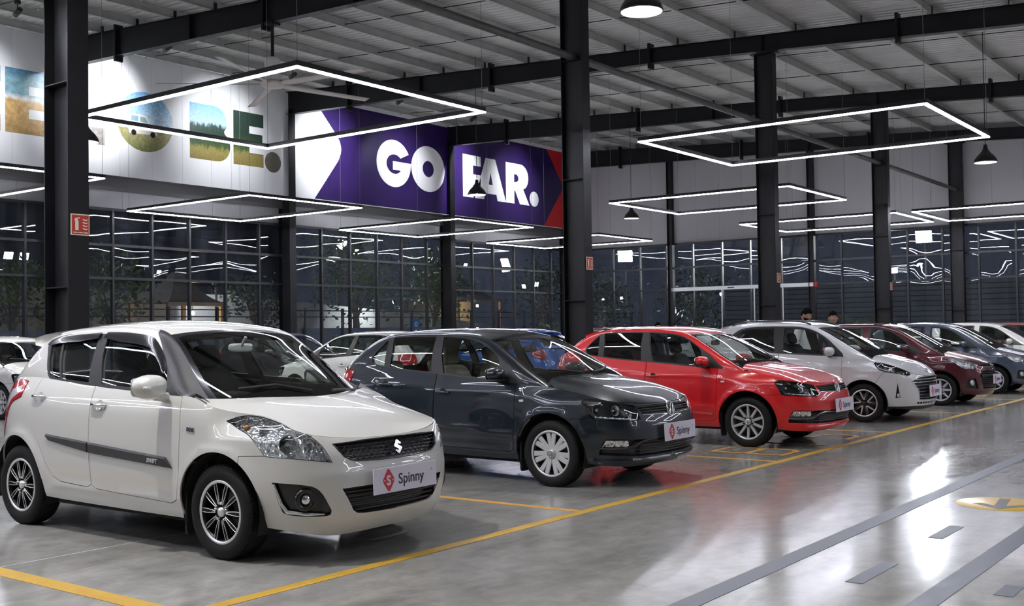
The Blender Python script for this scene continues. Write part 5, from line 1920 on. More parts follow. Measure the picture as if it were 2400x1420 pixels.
            b = MB(); superbox(b, (0, md * .36, 0), (mw * .86, .004, mh * .8), .5, M=Mx); put('mirror_glass', b.mesh('mirror_glass', M_chrome), mo)
            b = MB(); b.tube([Mx @ Vector((sd * mw * .5, 0, -mh * .72)), Mx @ Vector((sd * (mw + .05), .0, -mh * .95)), Mx @ Vector((sd * (mw + .13), .02, -mh * 1.0))], [.035, .036, .04], 10)
            put('mirror_arm', b.mesh('mirror_arm', F.get('mirror_arm_m') or mirror_m), mo)
            if F.get('mirror_led'):
                b = MB(); superbox(b, (-sd * mw * .45, -md * .83, .0), (mw * .42, .012, .011), .5, M=Mx); put('indicator_strip', b.mesh('indicator_strip', CM_clear), mo)
            if F.get('mirror_under'):
                b = MB(); superbox(b, (0, -md * .25, -mh * .82), (mw * .92, md * .62, mh * .22), .6, M=Mx); put('mirror_base', b.mesh('mirror_base', CM_matte), mo)
    # handles
    for (lab, ha, hz, hm) in F.get('handles', ()):
        for sd in (1, -1):
            par = doors.get((lab, sd), root)
            s_ = SA(ha)
            p, n = p1(s_, hz, .028); p0, _ = p1(s_ - .085, hz, .006); p2, _ = p1(s_ + .085, hz, .006); pa_, _ = p1(s_ - .06, hz, .026); pb_, _ = p1(s_ + .06, hz, .026)
            b = MB().tube([loc3(p0, sd), loc3(pa_, sd), loc3(p, sd), loc3(pb_, sd), loc3(p2, sd)], [.012, .013, .0135, .013, .012], 8)
            put('door_handle', b.mesh('door_handle', hm or paint_m), par)
            if hm is not None or True:
                # finger recess
                q, n = p1(s_, hz, .0015)
                nn = locn(n, sd)
                Mx = Matrix.Translation(loc3(q, sd)) @ nn.to_track_quat('Z', 'Y').to_matrix().to_4x4()
                b = MB().lathe([(0, -.001), (.03, -.0005), (.042, .0015)], 20, M=Mx)
                put('handle_recess', b.mesh('handle_recess', CM_seam if F.get('dark_recess') else paint_m), par)
    # wipers
    for (pts) in F.get('wipers', ()):
        path = []
        for a_, v_ in pts:
            v2 = v_ if v_ <= 1 else 2 - v_
            p = c.CAB(np.array(a_), np.array(v2)); sd = 1 if v_ <= 1 else -1
            path.append(Vector((-sd * p[1], p[0] - am - .012, p[2] + .022)))
        b = MB().tube(path, .011, 6)
        put('wiper', b.mesh('wiper', CM_matte))
    # aerial or shark fin
    if 'aerial' in F:
        a_, ln, kind = F['aerial']
        p = c.CAB(np.array(a_), np.array(1.0))
        b = MB()
        if kind == 'fin':
            z = float(p[2])
            vs = [(-.022, a_ - am - .09, z - .006), (.022, a_ - am - .09, z - .006), (-.022, a_ - am + .05, z - .012), (.022, a_ - am + .05, z - .012), (0, a_ - am + .055, z + .06), (0, a_ - am + .02, z + .055)]
            b.add(vs, [(0, 1, 5), (0, 5, 4, 2), (1, 3, 4, 5), (2, 4, 3)], 0, False)
            put('aerial_fin', b.mesh('aerial_fin', paint_m))
        else:
            z = float(p[2])
            b.tube([(0, a_ - am, z - .01), (0, a_ + ln * .75 - am, z + ln * .85)], [.005, .002], 6)
            b.sphere((0, a_ - am, z), .018, 10, 6)
            put('aerial', b.mesh('aerial', CM_matte))
    root['_surf'] = 1
    del root['_surf']
    return root, c, parts, doors
CM_lampblk_ = globals().get('CM_lampblk')
# ---- model A: rounded white hatchback
def _A_disp(a, b, z, wf, ws, wr):
    top = -.15 * sstep(.79, .94, z) * sstep(1.0, .55, a) * sstep(.05, .38, a)
    crease = .010 * np.exp(-((z - .36) / .03) ** 2) * ws * sstep(1.2, 1.35, a) * sstep(2.9, 2.75, a)
    return top + crease
CAR_A = dict(
    len=3.93, cowl_a=1.0,
    plan=[(0, 0), (.010, .24), (.045, .45), (.12, .61), (.25, .72), (.45, .79), (.75, .83), (1.15, .846), (1.8, .85), (2.5, .85), (3.05, .84), (3.4, .81), (3.65, .75), (3.82, .63), (3.905, .42), (3.93, .2), (3.935, 0)],
    front=[(.13, .16), (.19, .10), (.26, .05), (.34, .02), (.45, .0), (.55, .0), (.62, .015), (.70, .035), (.77, .075), (.84, .14), (.92, .24), (1.05, .40)],
    side=[(.15, .12), (.22, .075), (.28, .045), (.36, .03), (.42, .018), (.55, .004), (.70, .0), (.82, .004), (.93, .014), (1.02, .034), (1.09, .062), (1.17, .105)],
    rear=[(.15, .12), (.25, .06), (.4, .0), (.58, .0), (.7, .03), (.9, .07), (1.1, .13)],
    top=[(('b', 0), .785), (('b', .3), .790), (('b', .5), .805), (('a', .20), .84), (('a', .30), .868), (('a', .45), .91), (('a', .6), .94), (('a', .75), .96), (('a', .95), 1.005), (('a', 1.1), 1.05), (('a', 1.3), 1.065), (('a', 1.8), 1.085), (('a', 2.4), 1.115), (('a', 2.9), 1.15), (('a', 3.3), 1.165), (('a', 3.6), 1.15), (('r', .45), 1.12), (('r', 0), 1.11)],
    bottom=[(('b', 0), .18), (('b', .45), .175), (('a', .33), .22), (('a', .5), .235), (('a', 1.2), .235), (('a', 2.6), .245), (('a', 3.5), .27), (('r', .4), .29), (('r', 0), .29)],
    arch=((.86, .325, .385), (3.335, .325, .385)), wheel=(.86, 3.335, .312),
    disp=(_A_disp,), fillet=.055,
    hood_c=[(0.02, .77), (.10, .80), (.22, .86), (.4, .935), (.6, .995), (.8, 1.04), (1.0, 1.07), (1.4, 1.12)],
    rail_z=[(.8, .77), (1.0, .93), (1.2, 1.09), (1.4, 1.25), (1.55, 1.37), (1.68, 1.458), (1.8, 1.505), (2.0, 1.535), (2.45, 1.547), (2.9, 1.53), (3.2, 1.48), (3.4, 1.37), (3.55, 1.24), (3.68, 1.12), (3.8, 1.0)],
    rail_b=[(.8, .70), (1.0, .745), (1.2, .733), (1.4, .68), (1.6, .628), (1.8, .61), (2.0, .605), (2.5, .605), (3.0, .60), (3.4, .615), (3.7, .65)],
    roof_c=[(.6, .93), (.78, 1.04), (1.0, 1.17), (1.25, 1.31), (1.5, 1.44), (1.68, 1.52), (1.85, 1.562), (2.1, 1.592), (2.5, 1.60), (2.9, 1.583), (3.2, 1.545), (3.36, 1.49), (3.5, 1.36), (3.62, 1.22), (3.75, 1.05)],
)
FEAT_A = dict(
    hood_end=1.10, hood_back=.26, cab_a=(.74, 3.72), header_a=1.66, seat_a=1.98,
    low=[('front_bumper', 's', [(-.1, 0), (1.21, 0), (1.21, .69), (.99, .70), (.8, .705), (.62, .9), (-.1, .9)]),
         ('rear_bumper', 's', [(4.60, 0), (4.60, .60), (4.8, .66), (5.9, .66), (5.9, 0)]),
         ('front_door', 'a', [(1.30, 1.3), (1.25, .98), (1.235, .85), (1.25, .5), (1.295, .36), (1.36, .335), (2.24, .37), (2.288, .395), (2.298, .9), (2.32, 1.3)]),
         ('rear_door', 'a', [(2.332, 1.3), (2.31, .9), (2.30, .395), (2.35, .375), (2.70, .39), (2.80, .42), (2.88, .50), (2.98, .66), (3.06, .73), (3.13, .84), (3.155, .92), (3.13, 1.05), (3.05, 1.3)]),
         ('headlight', 's', smooth_poly([(1.385, .910), (1.30, .938), (1.19, .936), (1.0, .901), (.85, .862), (.72, .832), (.61, .755), (.55, .658), (.766, .686), (1.0, .700), (1.12, .812), (1.275, .864)], 5, (0, 7, 9))),
         ('upper_grille', 's', smooth_poly([(-.2, .778), (.2, .777), (.536, .770), (.458, .682), (.388, .652), (.2, .64), (-.2, .636)], 4, (0, 2, 3, 6))),
         ('lower_grille', 's', smooth_poly([(-.2, .490), (.3, .489), (.488, .486), (.395, .336), (.3, .308), (-.2, .300)], 4, (0, 2, 3, 5))),
         ('fog_bezel', 's', smooth_poly([(.955, .535), (.75, .523), (.64, .487), (.555, .352), (.585, .318), (.855, .33), (.905, .382)], 4, (0, 3))),
         ('taillight', 'a', smooth_poly([(3.31, 1.13), (3.33, 1.01), (3.5, .95), (3.60, .80), (3.70, .68), (3.82, .66), (3.80, .9), (3.66, 1.08), (3.5, 1.14)], 4, (0, 1))),
         ('tail_clear', 'a', [(3.36, 1.10), (3.38, 1.04), (3.5, .99), (3.62, .87), (3.66, .95), (3.56, 1.06)]),
         ],
    cab=[('pillar_trim', 'v', [(1.84, .552), (1.80, .50), (1.70, .45), (1.555, .34), (1.40, .20), (1.27, .05), (1.17, .0), (.7, .0), (.7, .552)]),
         ('windscreen_frit', 'v', [(.6, .54), (1.71, .545), (1.705, .60), (1.68, .8), (1.675, 1.1), (.6, 1.1)]),
         ('windscreen', 'v', [(.6, .575), (1.655, .572), (1.66, .62), (1.635, .8), (1.63, 1.1), (.6, 1.1)]),
         ('cowl', 'v', [(.6, .585), (1.06, .585), (1.04, .60), (.94, .75), (.86, 1.1), (.6, 1.1)]),
         ('window_trim', 'v', smooth_poly([(1.24, -.01), (1.40, .20), (1.54, .355), (1.70, .43), (1.85, .455), (2.4, .452), (3.0, .458), (3.17, .45), (3.12, .28), (3.04, .06), (2.97, -.01)], 4, (0, 10))),
         ('front_window', 'v', smooth_poly([(1.43, .03), (1.50, .255), (1.58, .345), (1.78, .425), (2.36, .425), (2.33, .25), (2.245, .025)], 3, (0, 4, 6))),
         ('rear_window', 'v', smooth_poly([(2.42, .025), (2.455, .25), (2.47, .425), (2.94, .43), (2.88, .2), (2.80, .02)], 3, (0, 2, 3, 5))),
         ('quarter_window', 'v', smooth_poly([(2.83, .02), (2.91, .2), (2.97, .43), (3.12, .43), (3.085, .28), (3.01, .07), (2.94, .02)], 3, (0, 2, 3))),
         ('rear_glass', 'v', [(3.44, .60), (3.40, 1.1), (3.64, 1.1), (3.66, .60)]),
         ],
    bowls=((.866, .778, .066, 'bowl'), (1.13, .882, .040, 'bowl'), (1.27, .898, .018, 'ind'), (.715, .765, .036, 'bowl')),
    mirror=(1.41, .97, 1.13, .132, .105, .085), mirror_led=True, mirror_yaw=8, fold_far=True, cab_side=1.0,
    handles=(('front_door', 2.19, .975, 'chrome'), ('rear_door', 3.02, 1.015, 'chrome')),
    wipers=([(.80, .965), (.93, .82), (1.03, .66)], [(.80, 1.10), (.86, 1.22), (.97, 1.36)]),
    pale_mirror=True, tyre_w=.20, rim_r=.205, wheel_in=.03,
)
# ---- model B: crisp hatchback (dark grey and bright red)
def _B_disp(a, b, z, wf, ws, wr):
    top = -.10 * sstep(.80, .93, z) * sstep(1.25, .7, a) * sstep(.10, .45, a)
    zc = .46 + (a - 1.3) * .096
    crease = .012 * np.exp(-((z - zc) / .035) ** 2) * ws * sstep(1.15, 1.35, a) * sstep(3.1, 2.9, a)
    lip = .020 * np.exp(-((z - .265) / .022) ** 2) * (wf + .5 * ws * (a < .45))
    sh = .008 * np.exp(-((z - (.86 + (a - 1.3) * .045)) / .03) ** 2) * ws * sstep(.9, 1.3, a)
    return top + crease + lip + sh
CAR_B = dict(
    len=4.05, cowl_a=1.05,
    plan=[(0, 0), (.012, .25), (.05, .47), (.12, .63), (.25, .74), (.45, .805), (.75, .84), (1.15, .855), (1.8, .858), (2.5, .858), (3.1, .85), (3.5, .82), (3.75, .755), (3.93, .62), (4.02, .4), (4.045, .2), (4.05, 0)],
    front=[(.14, .16), (.20, .09), (.26, .04), (.32, .025), (.42, .0), (.55, .003), (.62, .018), (.68, .04), (.74, .075), (.80, .14), (.9, .26)],
    side=[(.15, .12), (.22, .07), (.27, .04), (.33, .025), (.42, .018), (.52, .004), (.66, .0), (.8, .006), (.88, .016), (.95, .034), (1.03, .058), (1.12, .09), (1.2, .13)],
    rear=[(.15, .12), (.25, .06), (.4, .0), (.58, .0), (.7, .03), (.9, .07), (1.1, .13)],
    top=[(('b', 0), .775), (('b', .35), .778), (('b', .55), .79), (('a', .22), .808), (('a', .36), .836), (('a', .5), .864), (('a', .7), .896), (('a', .9), .930), (('a', 1.1), .957), (('a', 1.3), .972), (('a', 1.5), .983), (('a', 2.3), 1.045), (('a', 2.9), 1.09), (('a', 3.2), 1.125), (('a', 3.5), 1.14), (('a', 3.75), 1.12), (('r', .45), 1.08), (('r', 0), 1.07)],
    bottom=[(('b', 0), .215), (('b', .5), .21), (('a', .35), .22), (('a', .5), .235), (('a', 1.2), .235), (('a', 2.6), .245), (('a', 3.5), .27), (('r', .4), .29), (('r', 0), .29)],
    arch=((.88, .322, .378), (3.39, .322, .378)), wheel=(.88, 3.39, .314),
    disp=(_B_disp,), hood_p=4.2, fillet=.045,
    hood_c=[(.03, .757), (.10, .79), (.2, .84), (.35, .90), (.5, .945), (.8, 1.0), (1.0, 1.028), (1.2, 1.05), (1.5, 1.08)],
    rail_z=[(.8, .86), (1.0, .975), (1.2, 1.088), (1.4, 1.2), (1.6, 1.31), (1.75, 1.383), (1.9, 1.43), (2.1, 1.457), (2.5, 1.47), (2.9, 1.468), (3.2, 1.435), (3.45, 1.335), (3.65, 1.195), (3.8, 1.06), (3.9, .95)],
    rail_b=[(.8, .70), (1.0, .765), (1.2, .765), (1.4, .722), (1.6, .672), (1.8, .63), (2.1, .608), (2.6, .605), (3.1, .60), (3.5, .62), (3.8, .66)],
    roof_c=[(.7, .85), (.85, .93), (1.05, 1.045), (1.3, 1.185), (1.5, 1.30), (1.65, 1.38), (1.8, 1.445), (2.0, 1.493), (2.3, 1.515), (2.7, 1.518), (3.1, 1.497), (3.32, 1.462), (3.47, 1.385), (3.6, 1.25), (3.75, 1.09), (3.85, .98)],
)
FEAT_B = dict(
    hood_end=1.22, hood_back=.12, cab_a=(.84, 3.80), cab_side=.92, header_a=1.74, seat_a=2.02,
    low=[('front_bumper', 's', [(-.1, 0), (1.29, 0), (1.285, .648), (1.0, .656), (.8, .66), (.6, .9), (-.1, .9)]),
         ('rear_bumper', 's', [(4.70, 0), (4.70, .60), (4.9, .66), (6.2, .66), (6.2, 0)]),
         ('front_door', 'a', [(1.27, 1.3), (1.272, .95), (1.285, .6), (1.30, .34), (1.36, .31), (2.24, .325), (2.285, .35), (2.305, .66), (2.295, .95), (2.315, 1.3)]),
         ('rear_door', 'a', [(2.327, 1.3), (2.307, .95), (2.317, .66), (2.297, .35), (2.34, .33), (2.76, .345), (2.86, .40), (2.94, .52), (3.05, .66), (3.12, .80), (3.155, .93), (3.11, 1.06), (3.05, 1.3)]),
         ('headlight', 's', smooth_poly([(1.105, .812), (1.05, .832), (.918, .822), (.75, .796), (.53, .768), (.527, .70), (.502, .65), (.571, .637), (.702, .640), (.858, .646), (1.0, .658), (1.054, .735)], 4, (0, 4, 6))),
         ('upper_grille', 's', smooth_poly([(-.2, .765), (.25, .764), (.50, .758), (.463, .682), (.2, .678), (-.2, .676)], 3, (0, 2, 3, 5))),
         ('lower_grille', 's', smooth_poly([(-.2, .452), (.286, .455), (.474, .462), (.862, .470), (.90, .44), (.932, .372), (.946, .322), (.7, .312), (.41, .306), (-.2, .302)], 3, (0, 9, 3, 6))),
         ('taillight', 'a', smooth_poly([(3.56, 1.06), (3.60, .90), (3.80, .84), (3.92, .84), (3.90, 1.06), (3.75, 1.09)], 4, (0, 1))),
         ],
    cab=[('windscreen_frit', 'v', [(.6, .548), (1.77, .548), (1.76, .60), (1.72, .8), (1.71, 1.1), (.6, 1.1)]),
         ('windscreen', 'v', [(.6, .575), (1.72, .572), (1.72, .62), (1.68, .8), (1.67, 1.1), (.6, 1.1)]),
         ('cowl', 'v', [(.6, .585), (1.13, .585), (1.12, .60), (1.09, .75), (1.06, 1.1), (.6, 1.1)]),
         ('window_trim', 'v', smooth_poly([(1.20, .0), (1.20, .16), (1.38, .41), (1.56, .42), (1.74, .452), (2.0, .462), (2.4, .464), (3.04, .466), (3.14, .435), (3.28, .235), (3.31, .10), (3.27, .02), (3.1, -.01)], 3, (0, 1, 2, 12))),
         ('front_window', 'v', smooth_poly([(1.475, .03), (1.50, .20), (1.56, .395), (1.74, .432), (2.0, .445), (2.34, .448), (2.30, .25), (2.22, .02)], 3, (0, 5, 7))),
         ('rear_window', 'v', smooth_poly([(2.39, .02), (2.43, .25), (2.445, .448), (3.02, .450), (3.05, .435), (3.01, .25), (2.99, .02)], 3, (0, 2, 3, 6))),
         ('quarter_window', 'v', smooth_poly([(3.08, .02), (3.10, .25), (3.12, .42), (3.16, .40), (3.26, .23), (3.285, .10), (3.24, .025)], 3, (0, 2))),
         ('rear_glass', 'v', [(3.52, .60), (3.50, 1.1), (3.74, 1.1), (3.76, .60)]),
         ],
    bowls=((.97, .738, .064, 'bowl'), (.795, .740, .046, 'bowl'), (.62, .70, .020, 'bowl')),
    lamp_wall=CM_lampblk_, lamp_back=CM_lampblk_,
    mirror=(1.44, .955, 1.06, .115, .10, .068), mirror_under=True, mirror_yaw=6, fold_far=True,
    handles=(('front_door', 2.185, .866, 'paint'), ('rear_door', 3.0, .928, 'paint')), dark_recess=True,
    wipers=([(1.02, .96), (1.08, .82), (1.13, .68)], [(1.02, 1.10), (1.06, 1.24), (1.14, 1.36)]),
    tyre_w=.20, rim_r=.214, wheel_in=.03,
)
# ---- model C: white hatchback with the octagonal grille
def _C_disp(a, b, z, wf, ws, wr):
    top = -.12 * sstep(.80, .95, z) * sstep(1.1, .6, a) * sstep(.08, .40, a)
    arc_ = .010 * np.exp(-((z - (.80 + .05 * np.sin((a - .2) * 2.2))) / .04) ** 2) * ws * sstep(.35, .6, a) * sstep(3.2, 2.6, a)
    low = .010 * np.exp(-((z - .38) / .04) ** 2) * ws * sstep(1.15, 1.35, a) * sstep(2.9, 2.7, a)
    return top + arc_ + low
CAR_C = dict(
    len=3.88, cowl_a=.95,
    plan=[(0, 0), (.012, .24), (.055, .45), (.13, .61), (.26, .72), (.45, .79), (.72, .835), (1.1, .852), (1.8, .855), (2.5, .855), (3.0, .845), (3.35, .815), (3.6, .75), (3.77, .62), (3.855, .4), (3.878, .2), (3.88, 0)],
    front=[(.14, .12), (.20, .06), (.28, .03), (.40, .0), (.55, .0), (.64, .01), (.70, .03), (.76, .07), (.80, .12), (.9, .27)],
    side=[(.15, .12), (.22, .07), (.28, .04), (.36, .025), (.46, .014), (.58, .004), (.72, .0), (.82, .004), (.92, .016), (1.0, .036), (1.08, .065), (1.17, .11)],
    rear=[(.15, .12), (.25, .06), (.4, .0), (.58, .0), (.7, .03), (.9, .07), (1.1, .13)],
    top=[(('b', 0), .700), (('b', .3), .705), (('b', .45), .725), (('a', .14), .775), (('a', .28), .84), (('a', .42), .885), (('a', .6), .925), (('a', .8), .96), (('a', 1.0), .99), (('a', 1.2), 1.01), (('a', 1.5), 1.022), (('a', 2.1), 1.05), (('a', 2.7), 1.085), (('a', 3.1), 1.115), (('a', 3.5), 1.12), (('r', .45), 1.09), (('r', 0), 1.08)],
    bottom=[(('b', 0), .20), (('b', .5), .20), (('a', .33), .22), (('a', .5), .235), (('a', 1.2), .235), (('a', 2.6), .245), (('a', 3.4), .27), (('r', .4), .29), (('r', 0), .29)],
    arch=((.80, .305, .352), (3.30, .305, .352)), wheel=(.80, 3.30, .296),
    disp=(_C_disp,), flare=.014, fillet=.05, hood_p=3.2,
    hood_c=[(.03, .695), (.08, .75), (.16, .815), (.3, .90), (.5, .968), (.75, 1.03), (.95, 1.07), (1.3, 1.12)],
    rail_z=[(.7, .945), (.9, 1.065), (1.1, 1.18), (1.3, 1.295), (1.5, 1.405), (1.65, 1.475), (1.8, 1.515), (2.1, 1.54), (2.5, 1.545), (2.9, 1.53), (3.15, 1.48), (3.35, 1.37), (3.5, 1.24), (3.65, 1.1)],
    rail_b=[(.7, .69), (.9, .712), (1.1, .69), (1.3, .66), (1.5, .63), (1.8, .61), (2.5, .605), (3.0, .60), (3.5, .63)],
    roof_c=[(.55, .93), (.75, 1.04), (1.0, 1.185), (1.25, 1.325), (1.45, 1.43), (1.62, 1.50), (1.8, 1.545), (2.1, 1.572), (2.5, 1.58), (2.9, 1.565), (3.15, 1.53), (3.3, 1.46), (3.45, 1.32), (3.6, 1.15), (3.7, 1.05)],
)
# ---- model D: small hatchback with swept lamps (maroon, slate blue and others)
def _D_disp(a, b, z, wf, ws, wr):
    top = -.12 * sstep(.78, .93, z) * sstep(1.1, .6, a) * sstep(.08, .40, a)
    sh = .010 * np.exp(-((z - (.86 + (a - 1.0) * .05)) / .03) ** 2) * ws * sstep(.8, 1.2, a)
    return top + sh
CAR_D = dict(
    len=3.84, cowl_a=.95,
    plan=[(0, 0), (.02, .22), (.075, .42), (.16, .58), (.29, .70), (.47, .775), (.72, .82), (1.1, .84), (1.8, .845), (2.5, .845), (3.0, .835), (3.35, .80), (3.6, .73), (3.75, .60), (3.82, .4), (3.838, .2), (3.84, 0)],
    front=[(.14, .13), (.20, .07), (.28, .03), (.40, .0), (.52, .0), (.60, .015), (.68, .04), (.74, .075), (.80, .13), (.9, .26)],
    side=[(.15, .12), (.22, .07), (.28, .04), (.36, .025), (.46, .014), (.58, .004), (.70, .0), (.80, .004), (.90, .018), (.98, .038), (1.06, .068), (1.15, .11)],
    rear=[(.15, .12), (.25, .06), (.4, .0), (.58, .0), (.7, .03), (.9, .07), (1.1, .13)],
    top=[(('b', 0), .765), (('b', .3), .77), (('b', .45), .78), (('a', .16), .80), (('a', .30), .838), (('a', .45), .875), (('a', .62), .905), (('a', .8), .93), (('a', 1.0), .952), (('a', 1.2), .968), (('a', 1.5), .985), (('a', 2.1), 1.02), (('a', 2.7), 1.06), (('a', 3.1), 1.095), (('a', 3.5), 1.10), (('r', .45), 1.07), (('r', 0), 1.06)],
    bottom=[(('b', 0), .20), (('b', .5), .20), (('a', .33), .22), (('a', .5), .235), (('a', 1.2), .235), (('a', 2.6), .245), (('a', 3.4), .27), (('r', .4), .29), (('r', 0), .29)],
    arch=((.76, .30, .35), (3.235, .30, .35)), wheel=(.76, 3.235, .292),
    disp=(_D_disp,), flare=.014, fillet=.05, hood_p=3.2,
    hood_c=[(.04, .752), (.10, .785), (.2, .835), (.35, .89), (.5, .93), (.75, .99), (.95, 1.03), (1.3, 1.08)],
    rail_z=[(.7, .91), (.9, 1.025), (1.1, 1.14), (1.3, 1.255), (1.5, 1.365), (1.65, 1.43), (1.8, 1.47), (2.1, 1.50), (2.5, 1.505), (2.9, 1.485), (3.15, 1.43), (3.35, 1.32), (3.5, 1.19), (3.65, 1.05)],
    rail_b=[(.7, .68), (.9, .702), (1.1, .68), (1.3, .65), (1.5, .62), (1.8, .60), (2.5, .595), (3.0, .59), (3.5, .62)],
    roof_c=[(.55, .89), (.75, 1.0), (1.0, 1.145), (1.25, 1.285), (1.45, 1.39), (1.62, 1.46), (1.8, 1.505), (2.1, 1.532), (2.5, 1.54), (2.9, 1.525), (3.15, 1.485), (3.3, 1.41), (3.45, 1.27), (3.6, 1.10), (3.7, 1.0)],
)
FEAT_C = dict(
    hood_end=1.06, hood_back=.14, cab_a=(.70, 3.62), cab_side=.73, header_a=1.58, seat_a=1.92,
    low=[('front_bumper', 's', [(-.1, 0), (1.18, 0), (1.17, .60), (1.06, .76), (.9, .78), (.7, .70), (.66, .9), (-.1, .9)]),
         ('rear_bumper', 's', [(4.50, 0), (4.50, .60), (4.7, .66), (6.0, .66), (6.0, 0)]),
         ('lip', 's', [(-.1, 0), (1.3, 0), (1.3, .245), (.5, .255), (-.1, .25)]),
         ('front_door', 'a', [(1.13, 1.3), (1.125, .97), (1.13, .6), (1.16, .36), (1.22, .33), (2.10, .345), (2.145, .37), (2.165, .70), (2.155, .95), (2.17, 1.3)]),
         ('rear_door', 'a', [(2.182, 1.3), (2.167, .95), (2.177, .70), (2.157, .37), (2.20, .35), (2.68, .365), (2.78, .42), (2.88, .54), (2.98, .66), (3.05, .80), (3.08, .93), (3.04, 1.05), (3.0, 1.3)]),
         ('headlight', 's', smooth_poly([(1.215, .918), (1.13, .925), (.98, .888), (.82, .842), (.70, .79), (.60, .745), (.68, .718), (.86, .752), (1.05, .788), (1.13, .828)], 4, (0, 5, 6))),
         ('upper_grille', 's', [(-.2, .698), (.30, .696), (.435, .690), (.635, .640), (.49, .50), (.465, .345), (-.2, .335)]),
         ('lower_grille', 's', [(-.2, .305), (.50, .312), (.495, .278), (-.2, .270)]),
         ('fog_bezel', 's', [(.848, .61), (.882, .378), (.800, .388), (.822, .46)]),
         ('taillight', 'a', smooth_poly([(3.40, 1.08), (3.44, .95), (3.62, .90), (3.75, .90), (3.73, 1.05), (3.6, 1.09)], 4, (0, 1))),
         ],
    cab=[('windscreen_frit', 'v', [(.5, .545), (1.60, .545), (1.59, .60), (1.555, .8), (1.55, 1.1), (.5, 1.1)]),
         ('windscreen', 'v', [(.5, .570), (1.56, .568), (1.55, .62), (1.52, .8), (1.51, 1.1), (.5, 1.1)]),
         ('cowl', 'v', [(.5, .585), (.95, .585), (.94, .60), (.885, .75), (.845, 1.1), (.5, 1.1)]),
         ('window_trim', 'v', smooth_poly([(1.10, .0), (1.13, .18), (1.27, .35), (1.44, .43), (1.70, .447), (2.2, .446), (2.80, .43), (2.98, .36), (3.06, .28), (2.86, .18), (2.5, .04), (2.25, -.01)], 3, (0, 8, 11))),
         ('front_window', 'v', smooth_poly([(1.34, .03), (1.36, .30), (1.45, .395), (1.70, .425), (2.12, .412), (2.115, .25), (2.09, .02)], 3, (0, 4, 6))),
         ('rear_window', 'v', smooth_poly([(2.24, .02), (2.285, .25), (2.30, .415), (2.76, .40), (2.90, .345), (2.95, .28), (2.76, .16), (2.46, .05)], 3, (0, 2))),
         ('rear_glass', 'v', [(3.36, .60), (3.34, 1.1), (3.56, 1.1), (3.58, .60)]),
         ],
    bowls=((.94, .826, .036, 'proj'), (1.06, .865, .026, 'bowl'), (.76, .765, .020, 'bowl')),
    lamp_wall=CM_lampblk_, lamp_back=CM_lampblk_,
    mirror=(1.30, .955, 1.09, .125, .10, .072), mirror_yaw=6, fold_far=True, mirror_arm_m=CM_lampblk_,
    handles=(('front_door', 2.02, .88, 'chrome'), ('rear_door', 2.88, .92, 'chrome')),
    wipers=([(.83, .96), (.89, .82), (.95, .68)], [(.83, 1.10), (.88, 1.24), (.97, 1.36)]),
    aerial=(3.02, .1, 'fin'), tyre_w=.185, rim_r=.205, wheel_in=.03,
)
